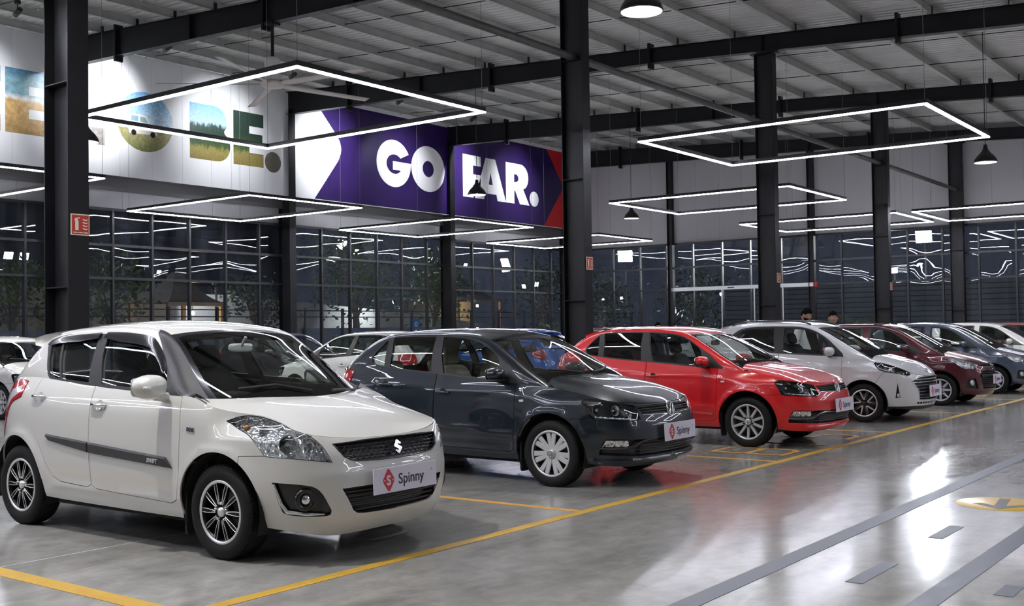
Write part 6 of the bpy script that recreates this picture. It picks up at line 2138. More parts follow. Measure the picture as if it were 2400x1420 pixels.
FEAT_D = dict(
    hood_end=1.06, hood_back=.14, cab_a=(.70, 3.60), cab_side=.73, header_a=1.62, seat_a=1.92,
    low=[('front_bumper', 's', [(-.1, 0), (1.15, 0), (1.12, .60), (.95, .70), (.8, .68), (.64, .9), (-.1, .9)]),
         ('rear_bumper', 's', [(4.45, 0), (4.45, .60), (4.65, .66), (6.0, .66), (6.0, 0)]),
         ('front_door', 'a', [(1.10, 1.3), (1.10, .95), (1.11, .6), (1.14, .36), (1.20, .33), (2.07, .345), (2.115, .37), (2.135, .70), (2.125, .95), (2.14, 1.3)]),
         ('rear_door', 'a', [(2.152, 1.3), (2.137, .95), (2.147, .70), (2.127, .37), (2.17, .35), (2.62, .365), (2.72, .42), (2.82, .54), (2.92, .66), (3.0, .80), (3.03, .93), (2.99, 1.05), (2.95, 1.3)]),
         ('headlight', 's', smooth_poly([(1.20, .888), (1.12, .902), (.95, .872), (.80, .825), (.69, .792), (.585, .728), (.66, .684), (.857, .687), (.955, .746), (1.07, .82)], 4, (0, 5))),
         ('upper_grille', 's', [(-.2, .752), (.36, .748), (.56, .738), (.52, .716), (.3, .700), (-.2, .697)]),
         ('lower_grille', 's', [(-.2, .655), (.30, .655), (.44, .640), (.545, .560), (.45, .315), (-.2, .300)]),
         ('fog_bezel', 's', smooth_poly([(.79, .505), (.64, .500), (.575, .31), (.83, .335)], 3, (0, 1, 2, 3))),
         ('taillight', 'a', smooth_poly([(3.36, 1.06), (3.40, .93), (3.58, .88), (3.71, .88), (3.69, 1.03), (3.56, 1.07)], 4, (0, 1))),
         ],
    cab=[('windscreen_frit', 'v', [(.5, .545), (1.64, .545), (1.63, .60), (1.595, .8), (1.59, 1.1), (.5, 1.1)]),
         ('windscreen', 'v', [(.5, .570), (1.60, .568), (1.59, .62), (1.56, .8), (1.55, 1.1), (.5, 1.1)]),
         ('cowl', 'v', [(.5, .585), (.95, .585), (.94, .60), (.885, .75), (.845, 1.1), (.5, 1.1)]),
         ('window_trim', 'v', smooth_poly([(1.0, .0), (1.02, .06), (1.20, .25), (1.374, .34), (1.59, .42), (1.80, .446), (2.08, .446), (2.09, .02), (2.08, .0)], 3, (0, 6, 7, 8))),
         ('window_trim', 'v', smooth_poly([(2.20, .0), (2.20, .445), (2.7, .443), (2.90, .40), (3.02, .27), (3.02, .10), (2.9, .0)], 3, (0, 1, 6))),
         ('front_window', 'v', smooth_poly([(1.28, .03), (1.33, .26), (1.42, .34), (1.62, .405), (1.80, .425), (2.05, .427), (2.05, .25), (2.04, .02)], 3, (0, 5, 7))),
         ('rear_window', 'v', smooth_poly([(2.24, .02), (2.24, .25), (2.24, .425), (2.7, .422), (2.86, .385), (2.97, .26), (2.96, .12), (2.84, .02)], 3, (0, 2, 7))),
         ('rear_glass', 'v', [(3.34, .60), (3.32, 1.1), (3.54, 1.1), (3.56, .60)]),
         ],
    bowls=((.83, .768, .050, 'bowl'), (1.0, .838, .038, 'bowl'), (.68, .735, .024, 'bowl')),
    mirror=(1.35, .955, 1.06, .115, .10, .068), mirror_yaw=6, fold_far=True,
    handles=(('front_door', 2.0, .85, 'paint'), ('rear_door', 2.86, .89, 'paint')),
    wipers=([(.83, .96), (.89, .82), (.95, .68)], [(.83, 1.10), (.88, 1.24), (.97, 1.36)]),
    tyre_w=.175, rim_r=.198, wheel_in=.03,
)
# ================================================================ the cars
def fix_handles(F):
    G = dict(F)
    G['handles'] = tuple((l, a, z, {'chrome': M_chrome, 'paint': None, 'black': CM_matte}[m]) for l, a, z, m in F.get('handles', ()))
    return G
P_white = paint('pearl_white_paint', (.62, .62, .585))
P_white2 = paint('plain_white_paint', (.64, .65, .65))
P_dark = paint('carbon_grey_paint', (.0045, .0105, .0185), .35, .5, .35)
P_redp = paint('bright_red_paint', (.70, .008, .012))
P_maroon = paint('maroon_paint', (.080, .0035, .011), .3, .4)
P_slate = paint('slate_blue_paint', (.078, .098, .140), .4, .4)

def finish_A(root, c, parts, doors):
    p1, loc3, locn, am, SA, put, rail = c.p1, c.loc3, c.locn, c.am, c.SA, c.put, c.rail
    # honeycomb upper grille
    hb = MB()
    dx, dz = .052, .030
    for j in range(6):
        for i in range(-11, 12):
            s0 = i * dx + (dx / 2 if j % 2 else 0); z0 = .648 + j * dz * .78
            ring = []
            ok = True
            for k in range(6):
                a_ = math.pi / 3 * k
                ss_, zz_ = s0 + .0285 * math.cos(a_), z0 + .0125 * math.sin(a_)
                lim = np.interp(zz_, [.638, .652, .69, .772], [.28, .39, .46, .525])
                if abs(ss_) > lim or not (.638 < zz_ < .774): ok = False
                p, n = p1(abs(ss_), zz_, -.006)
                ring.append(loc3(p, 1 if ss_ >= 0 else -1))
            if ok:
                hb.tube(ring, .0032, 4, closed=True)
    put('honeycomb', hb.mesh('honeycomb', CM_black), parts['upper_grille'])
    rail('grille_rim', [(0, .776), (.25, .775), (.525, .765), (.455, .684), (.38, .653), (.2, .643), (0, .639)], .005, CM_black, parts['upper_grille'])
    for z in (.33, .362, .394, .426, .458):
        w = np.interp(z, [.30, .335, .48], [.28, .385, .47])
        rail('grille_slat', [(0, z), (w, z)], .007, CM_matte, parts['lower_grille'], off=-.02)
    o = put('emblem', s_emblem(.078)); p, n = p1(0, .705, .012); o.location = loc3(p, 1); o.rotation_euler = (-.25, 0, 0)
    # fog lamps with the bright corner strips
    for sd in (1, -1):
        par = parts[('fog_bezel', sd)]
        path = [(.945, .525), (.90, .40), (.86, .345), (.72, .332), (.60, .328)]
        b = MB().tube([loc3(p1(s_, z_, -.004)[0], sd) for s_, z_ in path], [.010, .013, .014, .012, .006], 6)
        put('chrome_strip', b.mesh('chrome_strip', mat('bright_strip', (.72, .73, .75), .2, .7)), par)
        p, n = p1(.725, .425, -.012)
        fwd = Vector((-sd * n[1] * .5, -1, 0)).normalized()
        Mx = Matrix.Translation(loc3(p, sd)) @ fwd.to_track_quat('Z', 'Y').to_matrix().to_4x4()
        put('lamp_ring', MB().lathe([(.072, -.02), (.074, .0), (.066, .012), (.045, .006), (.042, -.02)], 24, M=Mx).mesh('lamp_ring', CM_black), par)
        put('lamp_glass', MB().sphere((0, 0, -.005), .034, 16, 10, sc=(1, 1, .5), M=Mx).mesh('lamp_glass', M_chrome), par)
        # door mouldings with lettering, rain visors, badges
        for lab, a0, a1, z0, z1, h0, h1 in (('front_door', 1.31, 2.29, .610, .665, .075, .078), ('rear_door', 2.31, 2.87, .668, .715, .078, .05)):
            vs, fs = [], []
            n_ = 18
            for i in range(n_ + 1):
                t_ = i / n_
                a_ = a0 + (a1 - a0) * t_; zc = z0 + (z1 - z0) * t_; h = (h0 + (h1 - h0) * t_)
                top_a, bot_a = a_, a_
                if lab == 'front_door': top_a = a_ + .07 * (1 - t_)
                else: bot_a = a_ - .05 * t_
                for (aa, zz, off) in ((bot_a, zc - h / 2, .001), (bot_a, zc - h / 2 + .006, .013), (top_a, zc + h / 2 - .012, .015), (top_a, zc + h / 2, .001)):
                    vs.append(loc3(p1(SA(aa), zz, off)[0], sd))
            for i in range(n_):
                for k in range(3):
                    q = (i * 4 + k, i * 4 + k + 1, (i + 1) * 4 + k + 1, (i + 1) * 4 + k)
                    fs.append(q if sd == 1 else q[::-1])
            for e in (0, n_ * 4):
                fs.append((e, e + 1, e + 2, e + 3))
            put('side_moulding', MB().add(vs, fs, 0, False).mesh('side_moulding', mat('dark_grey_moulding', (.035, .036, .038), .5)), doors[(lab, sd)])
        # lettering on the moulding
        me = text_mesh('SWIFT', .042, .001, .0012, .25)
        me.materials.clear(); me.materials.append(CM_cover)
        o = link_mesh('lettering', me, doors[('front_door', sd)])
        p, n = p1(SA(1.58 if sd == 1 else 1.42), .605, .0165)
        ux = Vector((0, -1, -.03)).normalized() if sd == 1 else Vector((0, 1, .03)).normalized()
        nz = locn(n, sd); uy = nz.cross(ux)
        o.matrix_local = Matrix((( ux.x, uy.x, nz.x, 0), (ux.y, uy.y, nz.y, 0), (ux.z, uy.z, nz.z, 0), (0, 0, 0, 1)))
        o.location = loc3(p, sd)
        me = text_mesh('DDiS', .036, .001, .0016)
        me.materials.clear(); me.materials.append(M_chrome)
        o = link_mesh('badge', me, parts['body'])
        p, n = p1(SA(1.16 if sd == 1 else 1.08), .835, .004); nz = locn(n, sd); uy = nz.cross(ux)
        o.matrix_local = Matrix(((ux.x, uy.x, nz.x, 0), (ux.y, uy.y, nz.y, 0), (ux.z, uy.z, nz.z, 0), (0, 0, 0, 1)))
        o.location = loc3(p, sd)
        # rain visors
        for pts in ([(1.53, .30), (1.60, .365), (1.78, .435), (2.38, .442)], [(2.45, .44), (2.95, .447), (3.15, .435)]):
            vs, fs = [], []
            path = []
            for (a0, v0), (a1, v1) in zip(pts[:-1], pts[1:]):
                for i in range(8):
                    t_ = i / 8
                    path.append((a0 + (a1 - a0) * t_, v0 + (v1 - v0) * t_))
            path.append(pts[-1])
            for i, (a_, v_) in enumerate(path):
                en = min(1, i / 4, (len(path) - 1 - i) / 3)
                q0 = c.CAB(np.array(a_), np.array(min(v_ + .022, .47))); q1 = c.CAB(np.array(a_), np.array(v_ - .05 * (.4 + .6 * en)))
                qm = c.CAB(np.array(a_), np.array(v_))
                vs += [loc3(q0 + [0, .004, .003], sd), loc3(qm + [0, .018, 0], sd), loc3(q1 + [0, .022, -.004], sd)]
            for i in range(len(path) - 1):
                for k in range(2):
                    fs.append((i * 3 + k, i * 3 + k + 1, i * 3 + k + 4, i * 3 + k + 3))
            put('rain_visor', MB().add(vs, fs, 0, True).mesh('rain_visor', CM_black))
        # mud flaps
        for aa in (D_front(c), ):
            pass
    # roof spoiler
    b = MB(); vs, fs = [], []
    n_ = 20
    for i in range(n_ + 1):
        w = -1 + 2 * i / n_
        y_ = .60 * w
        zt = 1.545 - .055 * w * w
        a_e = 3.50 - .05 * w * w
        for a_, z_ in ((3.05, zt + .012), (3.28, zt + .012), (a_e, zt - .018), (a_e - .01, zt - .075), (3.25, zt - .10)):
            vs.append((y_, a_ - am, z_))
    for i in range(n_):
        for k in range(4):
            fs.append((i * 5 + k, i * 5 + k + 1, (i + 1) * 5 + k + 1, (i + 1) * 5 + k))
    fs += [(0, 1, 2, 3, 4), tuple(n_ * 5 + k for k in (4, 3, 2, 1, 0))]
    put('roof_spoiler', b.add(vs, fs, 0, True).mesh('roof_spoiler', P_white))
    plate_board(root, (.02, -.035 - am, .425), .62, .165, (math.radians(-2), 0, 0))
def D_front(c):
    return c.D['wheel'][0]

def mudflaps(root, c, b_out=.80, z0=.12, z1=.42, w=.16):
    am = c.am
    for (aa, az, ar) in c.D['arch'][:1]:
        for sd in (1, -1):
            b = MB()
            superbox(b, (-sd * (b_out - w / 2), aa + ar - .01 - am, (z0 + z1) / 2), (w / 2, .010, (z1 - z0) / 2), .25, 12, 8)
            c.put('mud_flap', b.mesh('mud_flap', CM_matte))

def car_at(D, Xside, Yaxle, yaw=0.0):
    am = (D['wheel'][0] + D['wheel'][1]) / 2
    return (Xside, Yaxle - D['wheel'][0] + am, 0)

rt, cs, pr_, dr = build_car('hatchback_car', 'white hatchback with black side moulding and twin-spoke wheels, nearest the camera', 'car', 'cars in the front row', CAR_A, fix_handles(FEAT_A),
                            car_at(CAR_A, 5.36, 5.88), .011, P_white, 'twinspoke')
finish_A(rt, cs, pr_, dr)
mudflaps(rt, cs)

def finish_B(root, c, parts, doors, pm, chrome_low=False):
    p1, loc3, locn, am, SA, put, rail = c.p1, c.loc3, c.locn, c.am, c.SA, c.put, c.rail
    for z, m in ((.690, CM_matte), (.712, CM_matte), (.734, CM_matte), (.755, CM_matte)):
        rail('grille_slat', [(0, z), (np.interp(z, [.68, .76], [.462, .495]), z)], .006, m, parts['upper_grille'], off=-.006)
    rail('chrome_strip', [(0, .676), (.2, .678), (.463, .682)], .004, M_chrome, parts['upper_grille'])
    for z in (.325, .352, .379, .406, .433):
        rail('grille_slat', [(0, z), (.52, z)], .0075, CM_matte, parts['lower_grille'], off=-.018)
    o = put('emblem', vw_emblem_front(.066)); p, n = p1(0, .712, .016); o.location = loc3(p, 1); o.rotation_euler = (-.18, 0, 0)
    sl = {}
    for sd in (1, -1):
        # fog lamp block
        lens = [(.915, .395), (.872, .456), (.662, .455), (.650, .416), (.672, .395)]
        b = MB(); vs = [loc3(p1(s_, z_, -.012)[0], sd) for s_, z_ in lens]; n = len(vs)
        vs += [loc3(p1(s_, z_, -.045)[0], sd) for s_, z_ in lens]
        b.add(vs, [tuple(range(n))] + [(i, (i + 1) % n, n + (i + 1) % n, n + i) for i in range(n)], 0, False)
        f = put('fog_lamp', b.mesh('fog_lamp', CM_refl), parts['lower_grille'])
        b = MB().tube([loc3(p1(s_, z_, -.03)[0], sd) for s_, z_ in ((.98, .672), (.86, .662), (.72, .658), (.60, .655))], [.006, .011, .012, .008], 6)
        put('lamp_strip', b.mesh('lamp_strip', CM_refl))
        # sweeping blade between lamp and grille
        b = MB().tube([loc3(p1(s_, z_, -.004)[0], sd) for s_, z_ in ((.93, .383), (.85, .376), (.70, .378), (.60, .395), (.52, .435), (.44, .452), (.30, .450))], [.008, .011, .014, .016, .014, .010, .006], 7)
        put('intake_blade', b.mesh('intake_blade', CM_matte), parts['lower_grille'])
        if chrome_low:
            b = MB().tube([loc3(p1(s_, z_, .004)[0], sd) for s_, z_ in ((.94, .372), (.85, .368), (.70, .370), (.60, .388), (.53, .425), (.45, .440), (.2, .436))], .0055, 6)
            put('chrome_blade', b.mesh('chrome_blade', M_chrome), parts['lower_grille'])
            for lab, a0, a1 in (('front_door', 1.33, 2.28), ('rear_door', 2.33, 2.92)):
                b = MB().tube([loc3(p1(SA(a_), .405 + (a_ - 1.3) * .03, .006)[0], sd) for a_ in np.linspace(a0, a1, 12)], .012, 7)
                m_ = put('side_moulding', b.mesh('side_moulding', pm), doors[(lab, sd)])
                b = MB().tube([loc3(p1(SA(a_), .398 + (a_ - 1.3) * .03, .017)[0], sd) for a_ in np.linspace(a0, a1, 12)], .0045, 6)
                put('chrome_moulding_strip', b.mesh('chrome_moulding_strip', M_chrome), doors[(lab, sd)])
        # side repeater
        p, n = p1(SA(1.19), .806, .004); nz = locn(n, sd)
        Mx = Matrix.Translation(loc3(p, sd)) @ nz.to_track_quat('Z', 'Y').to_matrix().to_4x4()
        b = MB(); superbox(b, (0, 0, 0), (.028 if abs((Mx.to_3x3() @ Vector((1, 0, 0))).z) < .5 else .012, .012 if abs((Mx.to_3x3() @ Vector((1, 0, 0))).z) < .5 else .028, .006), .5, 12, 8, M=Mx)
        put('side_repeater', b.mesh('side_repeater', CM_clear), parts['body'])
    plate_board(root, (.05, -.035 - am, .425), .60, .165, (math.radians(-2), 0, 0))
    add_spoiler(c, pm, 3.30, 3.50, .50)

rt, cs, pr_, dr = build_car('hatchback_car', 'dark grey hatchback with silver wheel covers, second in the front row', 'car', 'cars in the front row', CAR_B, fix_handles(FEAT_B),
                            car_at(CAR_B, 9.25, 5.93), 0.0, P_dark, 'cover', CM_seatb)
finish_B(rt, cs, pr_, dr, P_dark)
mudflaps(rt, cs)
FB2 = dict(fix_handles(FEAT_B)); FB2['aerial'] = (3.30, .22, 'whip')
rt, cs, pr_, dr = build_car('hatchback_car', 'bright red hatchback with ten-spoke silver wheels', 'car', 'cars in the front row', CAR_B, FB2,
                            car_at(CAR_B, 13.30, 5.80), 0.0, P_redp, 'tenspoke', CM_seatd, rear_glass=CM_tint)
finish_B(rt, cs, pr_, dr, P_redp, True)
mudflaps(rt, cs)

def finish_C(root, c, parts, doors, pm):
    p1, loc3, locn, am, SA, put, rail = c.p1, c.loc3, c.locn, c.am, c.SA, c.put, c.rail
    edge = [(0, .696), (.30, .694), (.433, .688), (.630, .640), (.49, .50), (.465, .345), (0, .335)]
    rail('grille_frame', edge, .008, M_alu, parts['upper_grille'])
    for z in (.655, .612, .565, .518, .470, .422, .375):
        w = np.interp(z, [.345, .50, .640, .69], [.46, .48, .615, .43])
        rail('grille_slat', [(0, z), (w, z)], .008, M_alu if z > .6 else CM_gun, parts['upper_grille'], off=-.008)
    for s_ in np.linspace(-.42, .42, 11):
        p, n = p1(abs(s_), .29, -.01)
        b = MB(); superbox(b, loc3(p, 1 if s_ >= 0 else -1), (.008, .01, .018), .4, 8, 6)
        put('grille_tooth', b.mesh('grille_tooth', pm), parts['lower_grille'])
    o = put('emblem', h_emblem(.058)); hp = c.HOOD(np.array(.10), np.array(0.0)); o.location = (0, .10 - am - .01, float(hp[2]) + .008); o.rotation_euler = (-.55, 0, 0)
    for sd in (1, -1):
        par = parts[('fog_bezel', sd)]
        p, n = p1(.822, .42, -.004)
        fwd = Vector((-sd * n[1] * .5, -1, 0)).normalized()
        Mx = Matrix.Translation(loc3(p, sd)) @ fwd.to_track_quat('Z', 'Y').to_matrix().to_4x4()
        put('fog_lamp', MB().lathe([(.0, .0), (.022, -.002), (.026, .006), (.031, .004), (.031, -.02)], 18, M=Mx).mesh('fog_lamp', CM_clear), par)
        # lamp brow
        b = MB().tube([loc3(p1(s_, z_, -.012)[0], sd) for s_, z_ in ((1.17, .895), (1.12, .84), (1.03, .80), (.90, .775))], [.004, .008, .008, .004], 6)
        put('daylight_strip', b.mesh('daylight_strip', CM_clear))
    # roof rails
    for sd in (1, -1):
        pts = []
        for a_ in np.linspace(1.72, 3.1, 16):
            q = c.CAB(np.array(a_), np.array(.57))
            e = min(1, (a_ - 1.72) / .15, (3.1 - a_) / .15)
            pts.append(loc3(q + np.array([0, 0, .008 + .022 * e]), sd))
        put('roof_rail', MB().tube(pts, .013, 8).mesh('roof_rail', CM_black))
    plate_board(root, (.0, -.045 - am, .385), .58, .175, (math.radians(-2), 0, 0))
    add_spoiler(c, pm, 3.16, 3.38, .50)

def finish_D(root, c, parts, doors, pm, board=True):
    p1, loc3, locn, am, SA, put, rail = c.p1, c.loc3, c.locn, c.am, c.SA, c.put, c.rail
    rail('chrome_strip', [(0, .700), (.3, .703), (.53, .722)], .006, M_chrome, parts['upper_grille'])
    for z in (.63, .60, .50, .46, .42, .38, .34):
        w = np.interp(z, [.315, .56, .64], [.44, .53, .44])
        rail('grille_slat', [(0, z), (w, z)], .008, CM_matte, parts['lower_grille'], off=-.015)
    rail('bumper_bar', [(0, .55), (.50, .55)], .035, CM_matte, parts['lower_grille'], off=-.03)
    rail('chrome_strip', [(0, .652), (.30, .652), (.435, .638)], .005, M_chrome, parts['lower_grille'])
    o = put('emblem', h_emblem(.052)); p, n = p1(0, .727, .014); o.location = loc3(p, 1); o.rotation_euler = (-.3, 0, 0)
    for sd in (1, -1):
        par = parts[('fog_bezel', sd)]
        p, n = p1(.70, .425, -.012)
        fwd = Vector((-sd * n[1] * .5, -1, 0)).normalized()
        Mx = Matrix.Translation(loc3(p, sd)) @ fwd.to_track_quat('Z', 'Y').to_matrix().to_4x4()
        put('lamp_ring', MB().lathe([(.052, -.02), (.053, .006), (.046, .012), (.042, .0)], 20, M=Mx).mesh('lamp_ring', M_alu), par)
        put('lamp_glass', MB().sphere((0, 0, .0), .042, 14, 8, sc=(1, 1, .3), M=Mx).mesh('lamp_glass', CM_clear), par)
    if board:
        plate_board(root, (.0, -.045 - am, .40), .56, .165, (math.radians(-2), 0, 0))
    add_spoiler(c, pm, 3.16, 3.36, .50)

rt, cs, pr_, dr = build_car('hatchback_car', 'white hatchback with a tall octagonal grille and black roof rails', 'car', 'cars in the front row', CAR_C, fix_handles(FEAT_C),
                            car_at(CAR_C, 17.405, 5.78), 0.0, P_white2, 'diamond', CM_seatd, detail=1)
finish_C(rt, cs, pr_, dr, P_white2)
for lb, x, y, pm, dt, dx in (('maroon hatchback beside the white one with the octagonal grille', 21.38, 5.76, P_maroon, 1, None), ('slate blue hatchback behind the maroon one', 25.42, 5.78, P_slate, 1, None),
                         ('last white hatchback, between the slate blue and the dark red cars', 29.45, 5.75, P_white2, 0, None), ('dark red car at the right edge of the picture', 33.35, 5.75, paint('deep_red_paint', (.20, .012, .014), .1), 0, None)):
    FD = dict(fix_handles(FEAT_D))
    if pm in (P_slate,): FD['aerial'] = (2.95, .2, 'whip')
    rt, cs, pr_, dr = build_car('hatchback_car', lb, 'car', 'cars in the front row', CAR_D, FD, car_at(CAR_D, x, y), 0.0, pm, 'eight', CM_seatb if pm is P_maroon else CM_seatd, detail=dt)
    finish_D(rt, cs, pr_, dr, pm)

# ---- second and third rows
P_black = paint('black_paint', (.008, .008, .010))
P_blue = paint('bright_blue_paint', (.02, .10, .42), .3, .3)
P_silver = paint('silver_paint', (.45, .46, .47), .7, .2)
def back_car(name, lb, D, F, fin, x, y, rz, pm, seat=None, board=False):
    am = (D['wheel'][0] + D['wheel'][1]) / 2
    rt, cs, pr_, dr = build_car(name, lb, 'car', 'cars parked in the rows behind', D, F, (x, y, 0), rz, pm, 'eight', seat, detail=0)
    if fin is finish_B: finish_B(rt, cs, pr_, dr, pm)
    else: finish_D(rt, cs, pr_, dr, pm, False)
    return rt
FBf = dict(fix_handles(FEAT_B)); FBf['fold_far'] = False; FBf['aerial'] = (3.3, .1, 'fin'); 
FDf = dict(fix_handles(FEAT_D)); FDf['fold_far'] = False
back_car('parked_car', 'white car facing away between the near white and the dark grey hatchbacks', CAR_B, FBf, finish_B, 15.4, 15.1, math.pi, P_white, CM_seatb)
back_car('parked_car', 'blue car seen through the windows of the dark grey hatchback', CAR_D, FDf, finish_D, 19.6, 15.1, math.pi, P_blue)
back_car('parked_car', 'dark red car in the second row behind the bright red hatchback', CAR_D, FDf, finish_D, 23.6, 15.1, math.pi, P_maroon)
back_car('parked_car', 'white car in the second row behind the octagonal-grille hatchback', CAR_D, FDf, finish_D, 27.6, 15.1, math.pi, P_white2)
back_car('parked_car', 'white car by the glazing at the far left edge', CAR_B, FBf, finish_B, 11.0, 20.6, 0, P_white, CM_seatd)
back_car('parked_car', 'black car seen through the windscreen of the near white hatchback', CAR_D, FDf, finish_D, 17.9, 20.6, 0, P_black)
# ================================================================ people
M_skin = mat('brown_skin', (.36, .20, .125), .5)
M_hair = mat('black_hair', (.004, .0037, .0035), .9, spec=.06)
M_eye = mat('eye_white', (.75, .73, .70), .3)
M_iris = mat('dark_iris', (.02, .012, .008), .2)
M_lip = mat('lip_skin', (.30, .13, .10), .5)
def person(label, loc, rz, height, shirt, trouser, beard=False, look=(0, 0), group=None):
    """faces -y before rotation"""
    s = height / 1.75
    root = thing('person', label, 'person', loc, rz, group)
    J = {'pel': (0, 0, .95), 'wst': (0, .0, 1.08), 'chs': (0, 0, 1.28), 'shl': (0, .01, 1.42), 'nek': (0, .012, 1.50), 'nk2': (0, .0, 1.555),
         'hpL': (.10, 0, .92), 'knL': (.11, -.015, .50), 'anL': (.11, .02, .09), 'toL': (.12, -.13, .045),
         'hpR': (-.10, 0, .92), 'knR': (-.11, -.015, .50), 'anR': (-.11, .02, .09), 'toR': (-.12, -.13, .045),
         'shL': (.185, .01, 1.42), 'elL': (.245, .02, 1.14), 'wrL': (.24, -.06, .90), 'paL': (.238, -.075, .83),
         'shR': (-.185, .01, 1.42), 'elR': (-.245, .02, 1.14), 'wrR': (-.24, -.06, .90), 'paR': (-.238, -.075, .83)}
    Rr = {'pel': (.155, .11), 'wst': (.145, .10), 'chs': (.165, .115), 'shl': (.13, .085), 'nek': (.058, .06), 'nk2': (.052, .056), 'hp': (.095, .10), 'kn': (.066, .07), 'an': (.044, .05), 'to': (.042, .03), 'sh': (.070, .068), 'el': (.046, .046), 'wr': (.030, .032), 'pa': (.042, .022)}
    E = [('pel', 'wst'), ('wst', 'chs'), ('chs', 'shl'), ('shl', 'nek'), ('nek', 'nk2')]
    for q in 'LR':
        E += [('pel', 'hp' + q), ('hp' + q, 'kn' + q), ('kn' + q, 'an' + q), ('an' + q, 'to' + q), ('shl', 'sh' + q), ('sh' + q, 'el' + q), ('el' + q, 'wr' + q), ('wr' + q, 'pa' + q)]
        sg = 1 if q == 'L' else -1
        px, py, pz = J['pa' + q]
        for fi, (dy, L) in enumerate(((-.028, .070), (-.009, .080), (.010, .075), (.027, .060))):
            a, b_, c_ = 'f%d%sa' % (fi, q), 'f%d%sb' % (fi, q), 'f%d%sc' % (fi, q)
            J[a] = (px, py + dy, pz - .035); J[b_] = (px - sg * .004, py + dy * 1.1 - .004, pz - .035 - L * .55); J[c_] = (px - sg * .018, py + dy * 1.1 - .010, pz - .035 - L)
            E += [('pa' + q, a), (a, b_), (b_, c_)]
        a, b_ = 't%sa' % q, 't%sb' % q
        J[a] = (px - sg * .012, py - .045, pz - .005); J[b_] = (px - sg * .02, py - .062, pz - .045)
        E += [('pa' + q, a), (a, b_)]
    names = list(J)
    me = bpy.data.meshes.new('body_cage')
    me.from_pydata([tuple(np.array(J[n]) * s) for n in names], [(names.index(a), names.index(b)) for a, b in E], [])
    ob = bpy.data.objects.new('body_cage', me); COL.objects.link(ob)
    md = ob.modifiers.new('skin', 'SKIN'); md.use_smooth_shade = True
    sb = ob.modifiers.new('sub', 'SUBSURF'); sb.levels = 2; sb.render_levels = 2
    for n, sv in zip(names, me.skin_vertices[0].data):
        k = n if n in Rr else n[:2]
        r = Rr.get(k, (.0088, .0088))
        sv.radius = (r[0] * s, r[1] * s)
        sv.use_root = n == 'pel'
    dg = bpy.context.evaluated_depsgraph_get()
    bm_ = bpy.data.meshes.new_from_object(ob.evaluated_get(dg))
    bpy.data.objects.remove(ob)
    bm_.name = 'body'
    bm_.materials.clear()
    for m in (M_skin, shirt, trouser, M_rubber):
        bm_.materials.append(m)
    for p in bm_.polygons:
        z = p.center.z / s; x = abs(p.center.x) / s
        p.use_smooth = True
        if z > 1.475 or (x > .19 and z < 1.10 and z > .70 and False): p.material_index = 0
        elif z < .10: p.material_index = 3
        elif x > .195 and z < .955: p.material_index = 0
        elif z < .96 and x < .2: p.material_index = 2
        else: p.material_index = 1
    body = link_mesh('body', bm_, root)
    # head
    hz = 1.645 * s
    Mh = Matrix.Translation((0, -.012 * s, hz)) @ Matrix.Rotation(look[0], 4, 'Z') @ Matrix.Rotation(look[1], 4, 'X')
    vs, fs = [], []
    nu, nv = 32, 24
    for i in range(nv + 1):
        t = math.pi * i / nv
        for k in range(nu):
            a = 2 * math.pi * k / nu
            x, y, z = math.sin(t) * math.cos(a), math.sin(t) * math.sin(a), math.cos(t)
            w = .076 * (1 - .20 * max(0, -z) ** 1.5); d = .096
            fy = y * d
            if y < 0:
                f = -y
                fy = -d * f * (.93 + .05 * max(0, -z))
                # nose, brow, eye sockets, lips, chin
                fy -= .026 * math.exp(-(x / .17) ** 2 - ((z + .16) / .16) ** 2) * f
                fy -= .012 * math.exp(-(x / .11) ** 2 - ((z - .05) / .16) ** 2) * f
                fy += .010 * (math.exp(-((x - .42) / .18) ** 2 - ((z - .06) / .11) ** 2) + math.exp(-((x + .42) / .18) ** 2 - ((z - .06) / .11) ** 2)) * f
                fy -= .006 * math.exp(-(x / .28) ** 2 - ((z + .48) / .07) ** 2) * f
                fy -= .010 * math.exp(-(x / .25) ** 2 - ((z + .80) / .15) ** 2)
            else:
                fy *= 1.06
            vs.append(Vector((x * w, fy, z * .118)) * s)
    for i in range(nv):
        for k in range(nu):
            fs.append((i * nu + k, (i + 1) * nu + k, (i + 1) * nu + (k + 1) % nu, i * nu + (k + 1) % nu))
    hb = MB(); hb.add(vs, fs, 0, True, Mh)
    hd_ = hb.build('head', M_skin, root)
    b = MB()
    for sg in (-1, 1):
        b2 = MB(); superbox(b2, (sg * .079 * s, .004, -.005 * s), (.010 * s, .020 * s, .032 * s), .8, 12, 8, M=Mh); b2.build('ear', M_skin, hd_)
        b2 = MB(); b2.sphere((sg * .031 * s, -.0770 * s, .007 * s), .0100 * s, 12, 8, sc=(1.15, 1, .62), M=Mh); e = b2.build('eye', M_eye, hd_)
        b2 = MB(); b2.sphere((sg * .031 * s, -.0850 * s, .007 * s), .0046 * s, 10, 6, M=Mh); b2.build('iris', M_iris, hd_)
        b2 = MB(); b2.tube([Mh @ (Vector((sg * q[0], q[1], q[2])) * s) for q in ((.014, -.098, .030), (.032, -.094, .036), (.050, -.082, .030))], [.003 * s, .0042 * s, .002 * s], 6); b2.build('eyebrow', M_hair, hd_)
    b2 = MB(); superbox(b2, (0, -.0965 * s, -.057 * s), (.023 * s, .005 * s, .007 * s), .9, 14, 8, M=Mh); b2.build('mouth', M_lip, hd_)
    # hair: a rough mop of short curls over the skull
    vs, fs = [], []
    rr = random.Random(3)
    hu, hv = 56, 22
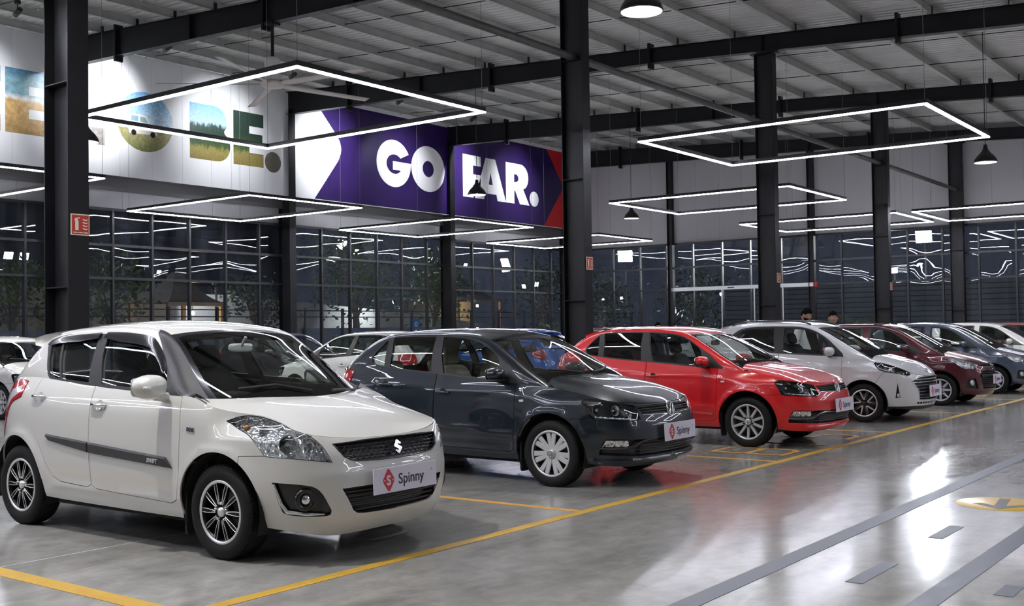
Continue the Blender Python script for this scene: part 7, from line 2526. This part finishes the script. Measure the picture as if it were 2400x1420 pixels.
    for i in range(hv + 1):
        t = (math.pi * .60) * i / hv
        for k in range(hu):
            a = 2 * math.pi * k / hu
            x, y, z = math.sin(t) * math.cos(a), math.sin(t) * math.sin(a), math.cos(t)
            front = max(0.0, min(1.0, (-y - .15) / .5))
            lim = -.30 + .34 * max(0.0, min(1.0, (.5 - y) / .6)) + .40 * front
            inside = z < lim
            g = .97 if inside else 1.03 + .065 * rr.random() + .03 * max(0, z)
            zz = max(z, lim)
            w = math.sqrt(max(0.0, 1 - zz * zz)) / max(1e-6, math.sin(t)) if inside else 1.0
            vs.append(Vector((x * w * .077 * g, y * w * (.102 if y > 0 else .0935) * g, zz * .120 * g + .004)) * s)
    for i in range(hv):
        for k in range(hu):
            fs.append((i * hu + k, (i + 1) * hu + k, (i + 1) * hu + (k + 1) % hu, i * hu + (k + 1) % hu))
    MB().add(vs, fs, 0, True, Mh).build('hair', M_hair, hd_)
    if beard:
        vs, fs = [], []
        for i in range(8):
            z = -.30 - .55 * i / 7
            for k in range(15):
                a = math.pi + math.pi * k / 14
                w = math.sqrt(max(0, 1 - z * z))
                x, y = w * math.cos(a), w * math.sin(a)
                fy = -.096 * (-y) * (.95 + .05 * -z) - .010 * math.exp(-(x / .25) ** 2 - ((z + .80) / .15) ** 2) - .004
                if abs(x) < .32 and -.60 < z < -.36: fy += .010
                vs.append(Vector((x * .079 * (1 - .20 * (-z) ** 1.5), fy, z * .12)) * s)
        for i in range(7):
            for k in range(14):
                fs.append((i * 15 + k, (i + 1) * 15 + k, (i + 1) * 15 + k + 1, i * 15 + k + 1))
        MB().add(vs, fs, 0, True, Mh).build('beard', M_hair, hd_)
    # collar
    MB().lathe([(.060 * s, 1.475 * s), (.066 * s, 1.515 * s), (.070 * s, 1.512 * s), (.075 * s, 1.462 * s)], 20, M=Matrix.Translation((0, .008, 0))).build('collar', shirt, root)
    return root
S_white = mat('white_shirt', (.78, .78, .76), .8)
S_dark = mat('dark_shirt', (.03, .035, .05), .8)
T_dark = mat('dark_trousers', (.03, .03, .035), .85)
person('bearded man in a white shirt looking down behind the white octagonal-grille hatchback', (19.35, 7.78, 0), math.radians(-25), 1.80, S_white, T_dark, True, (math.radians(10), math.radians(20)))
person('man in a dark shirt standing right of the bearded man', (18.98, 7.13, 0), math.radians(-62), 1.73, S_dark, T_dark, False, (0, math.radians(4)))
person('person mostly hidden behind the bright red hatchback roof', (22.0, 12.4, 0), math.radians(-40), 1.61, S_dark, T_dark, False)
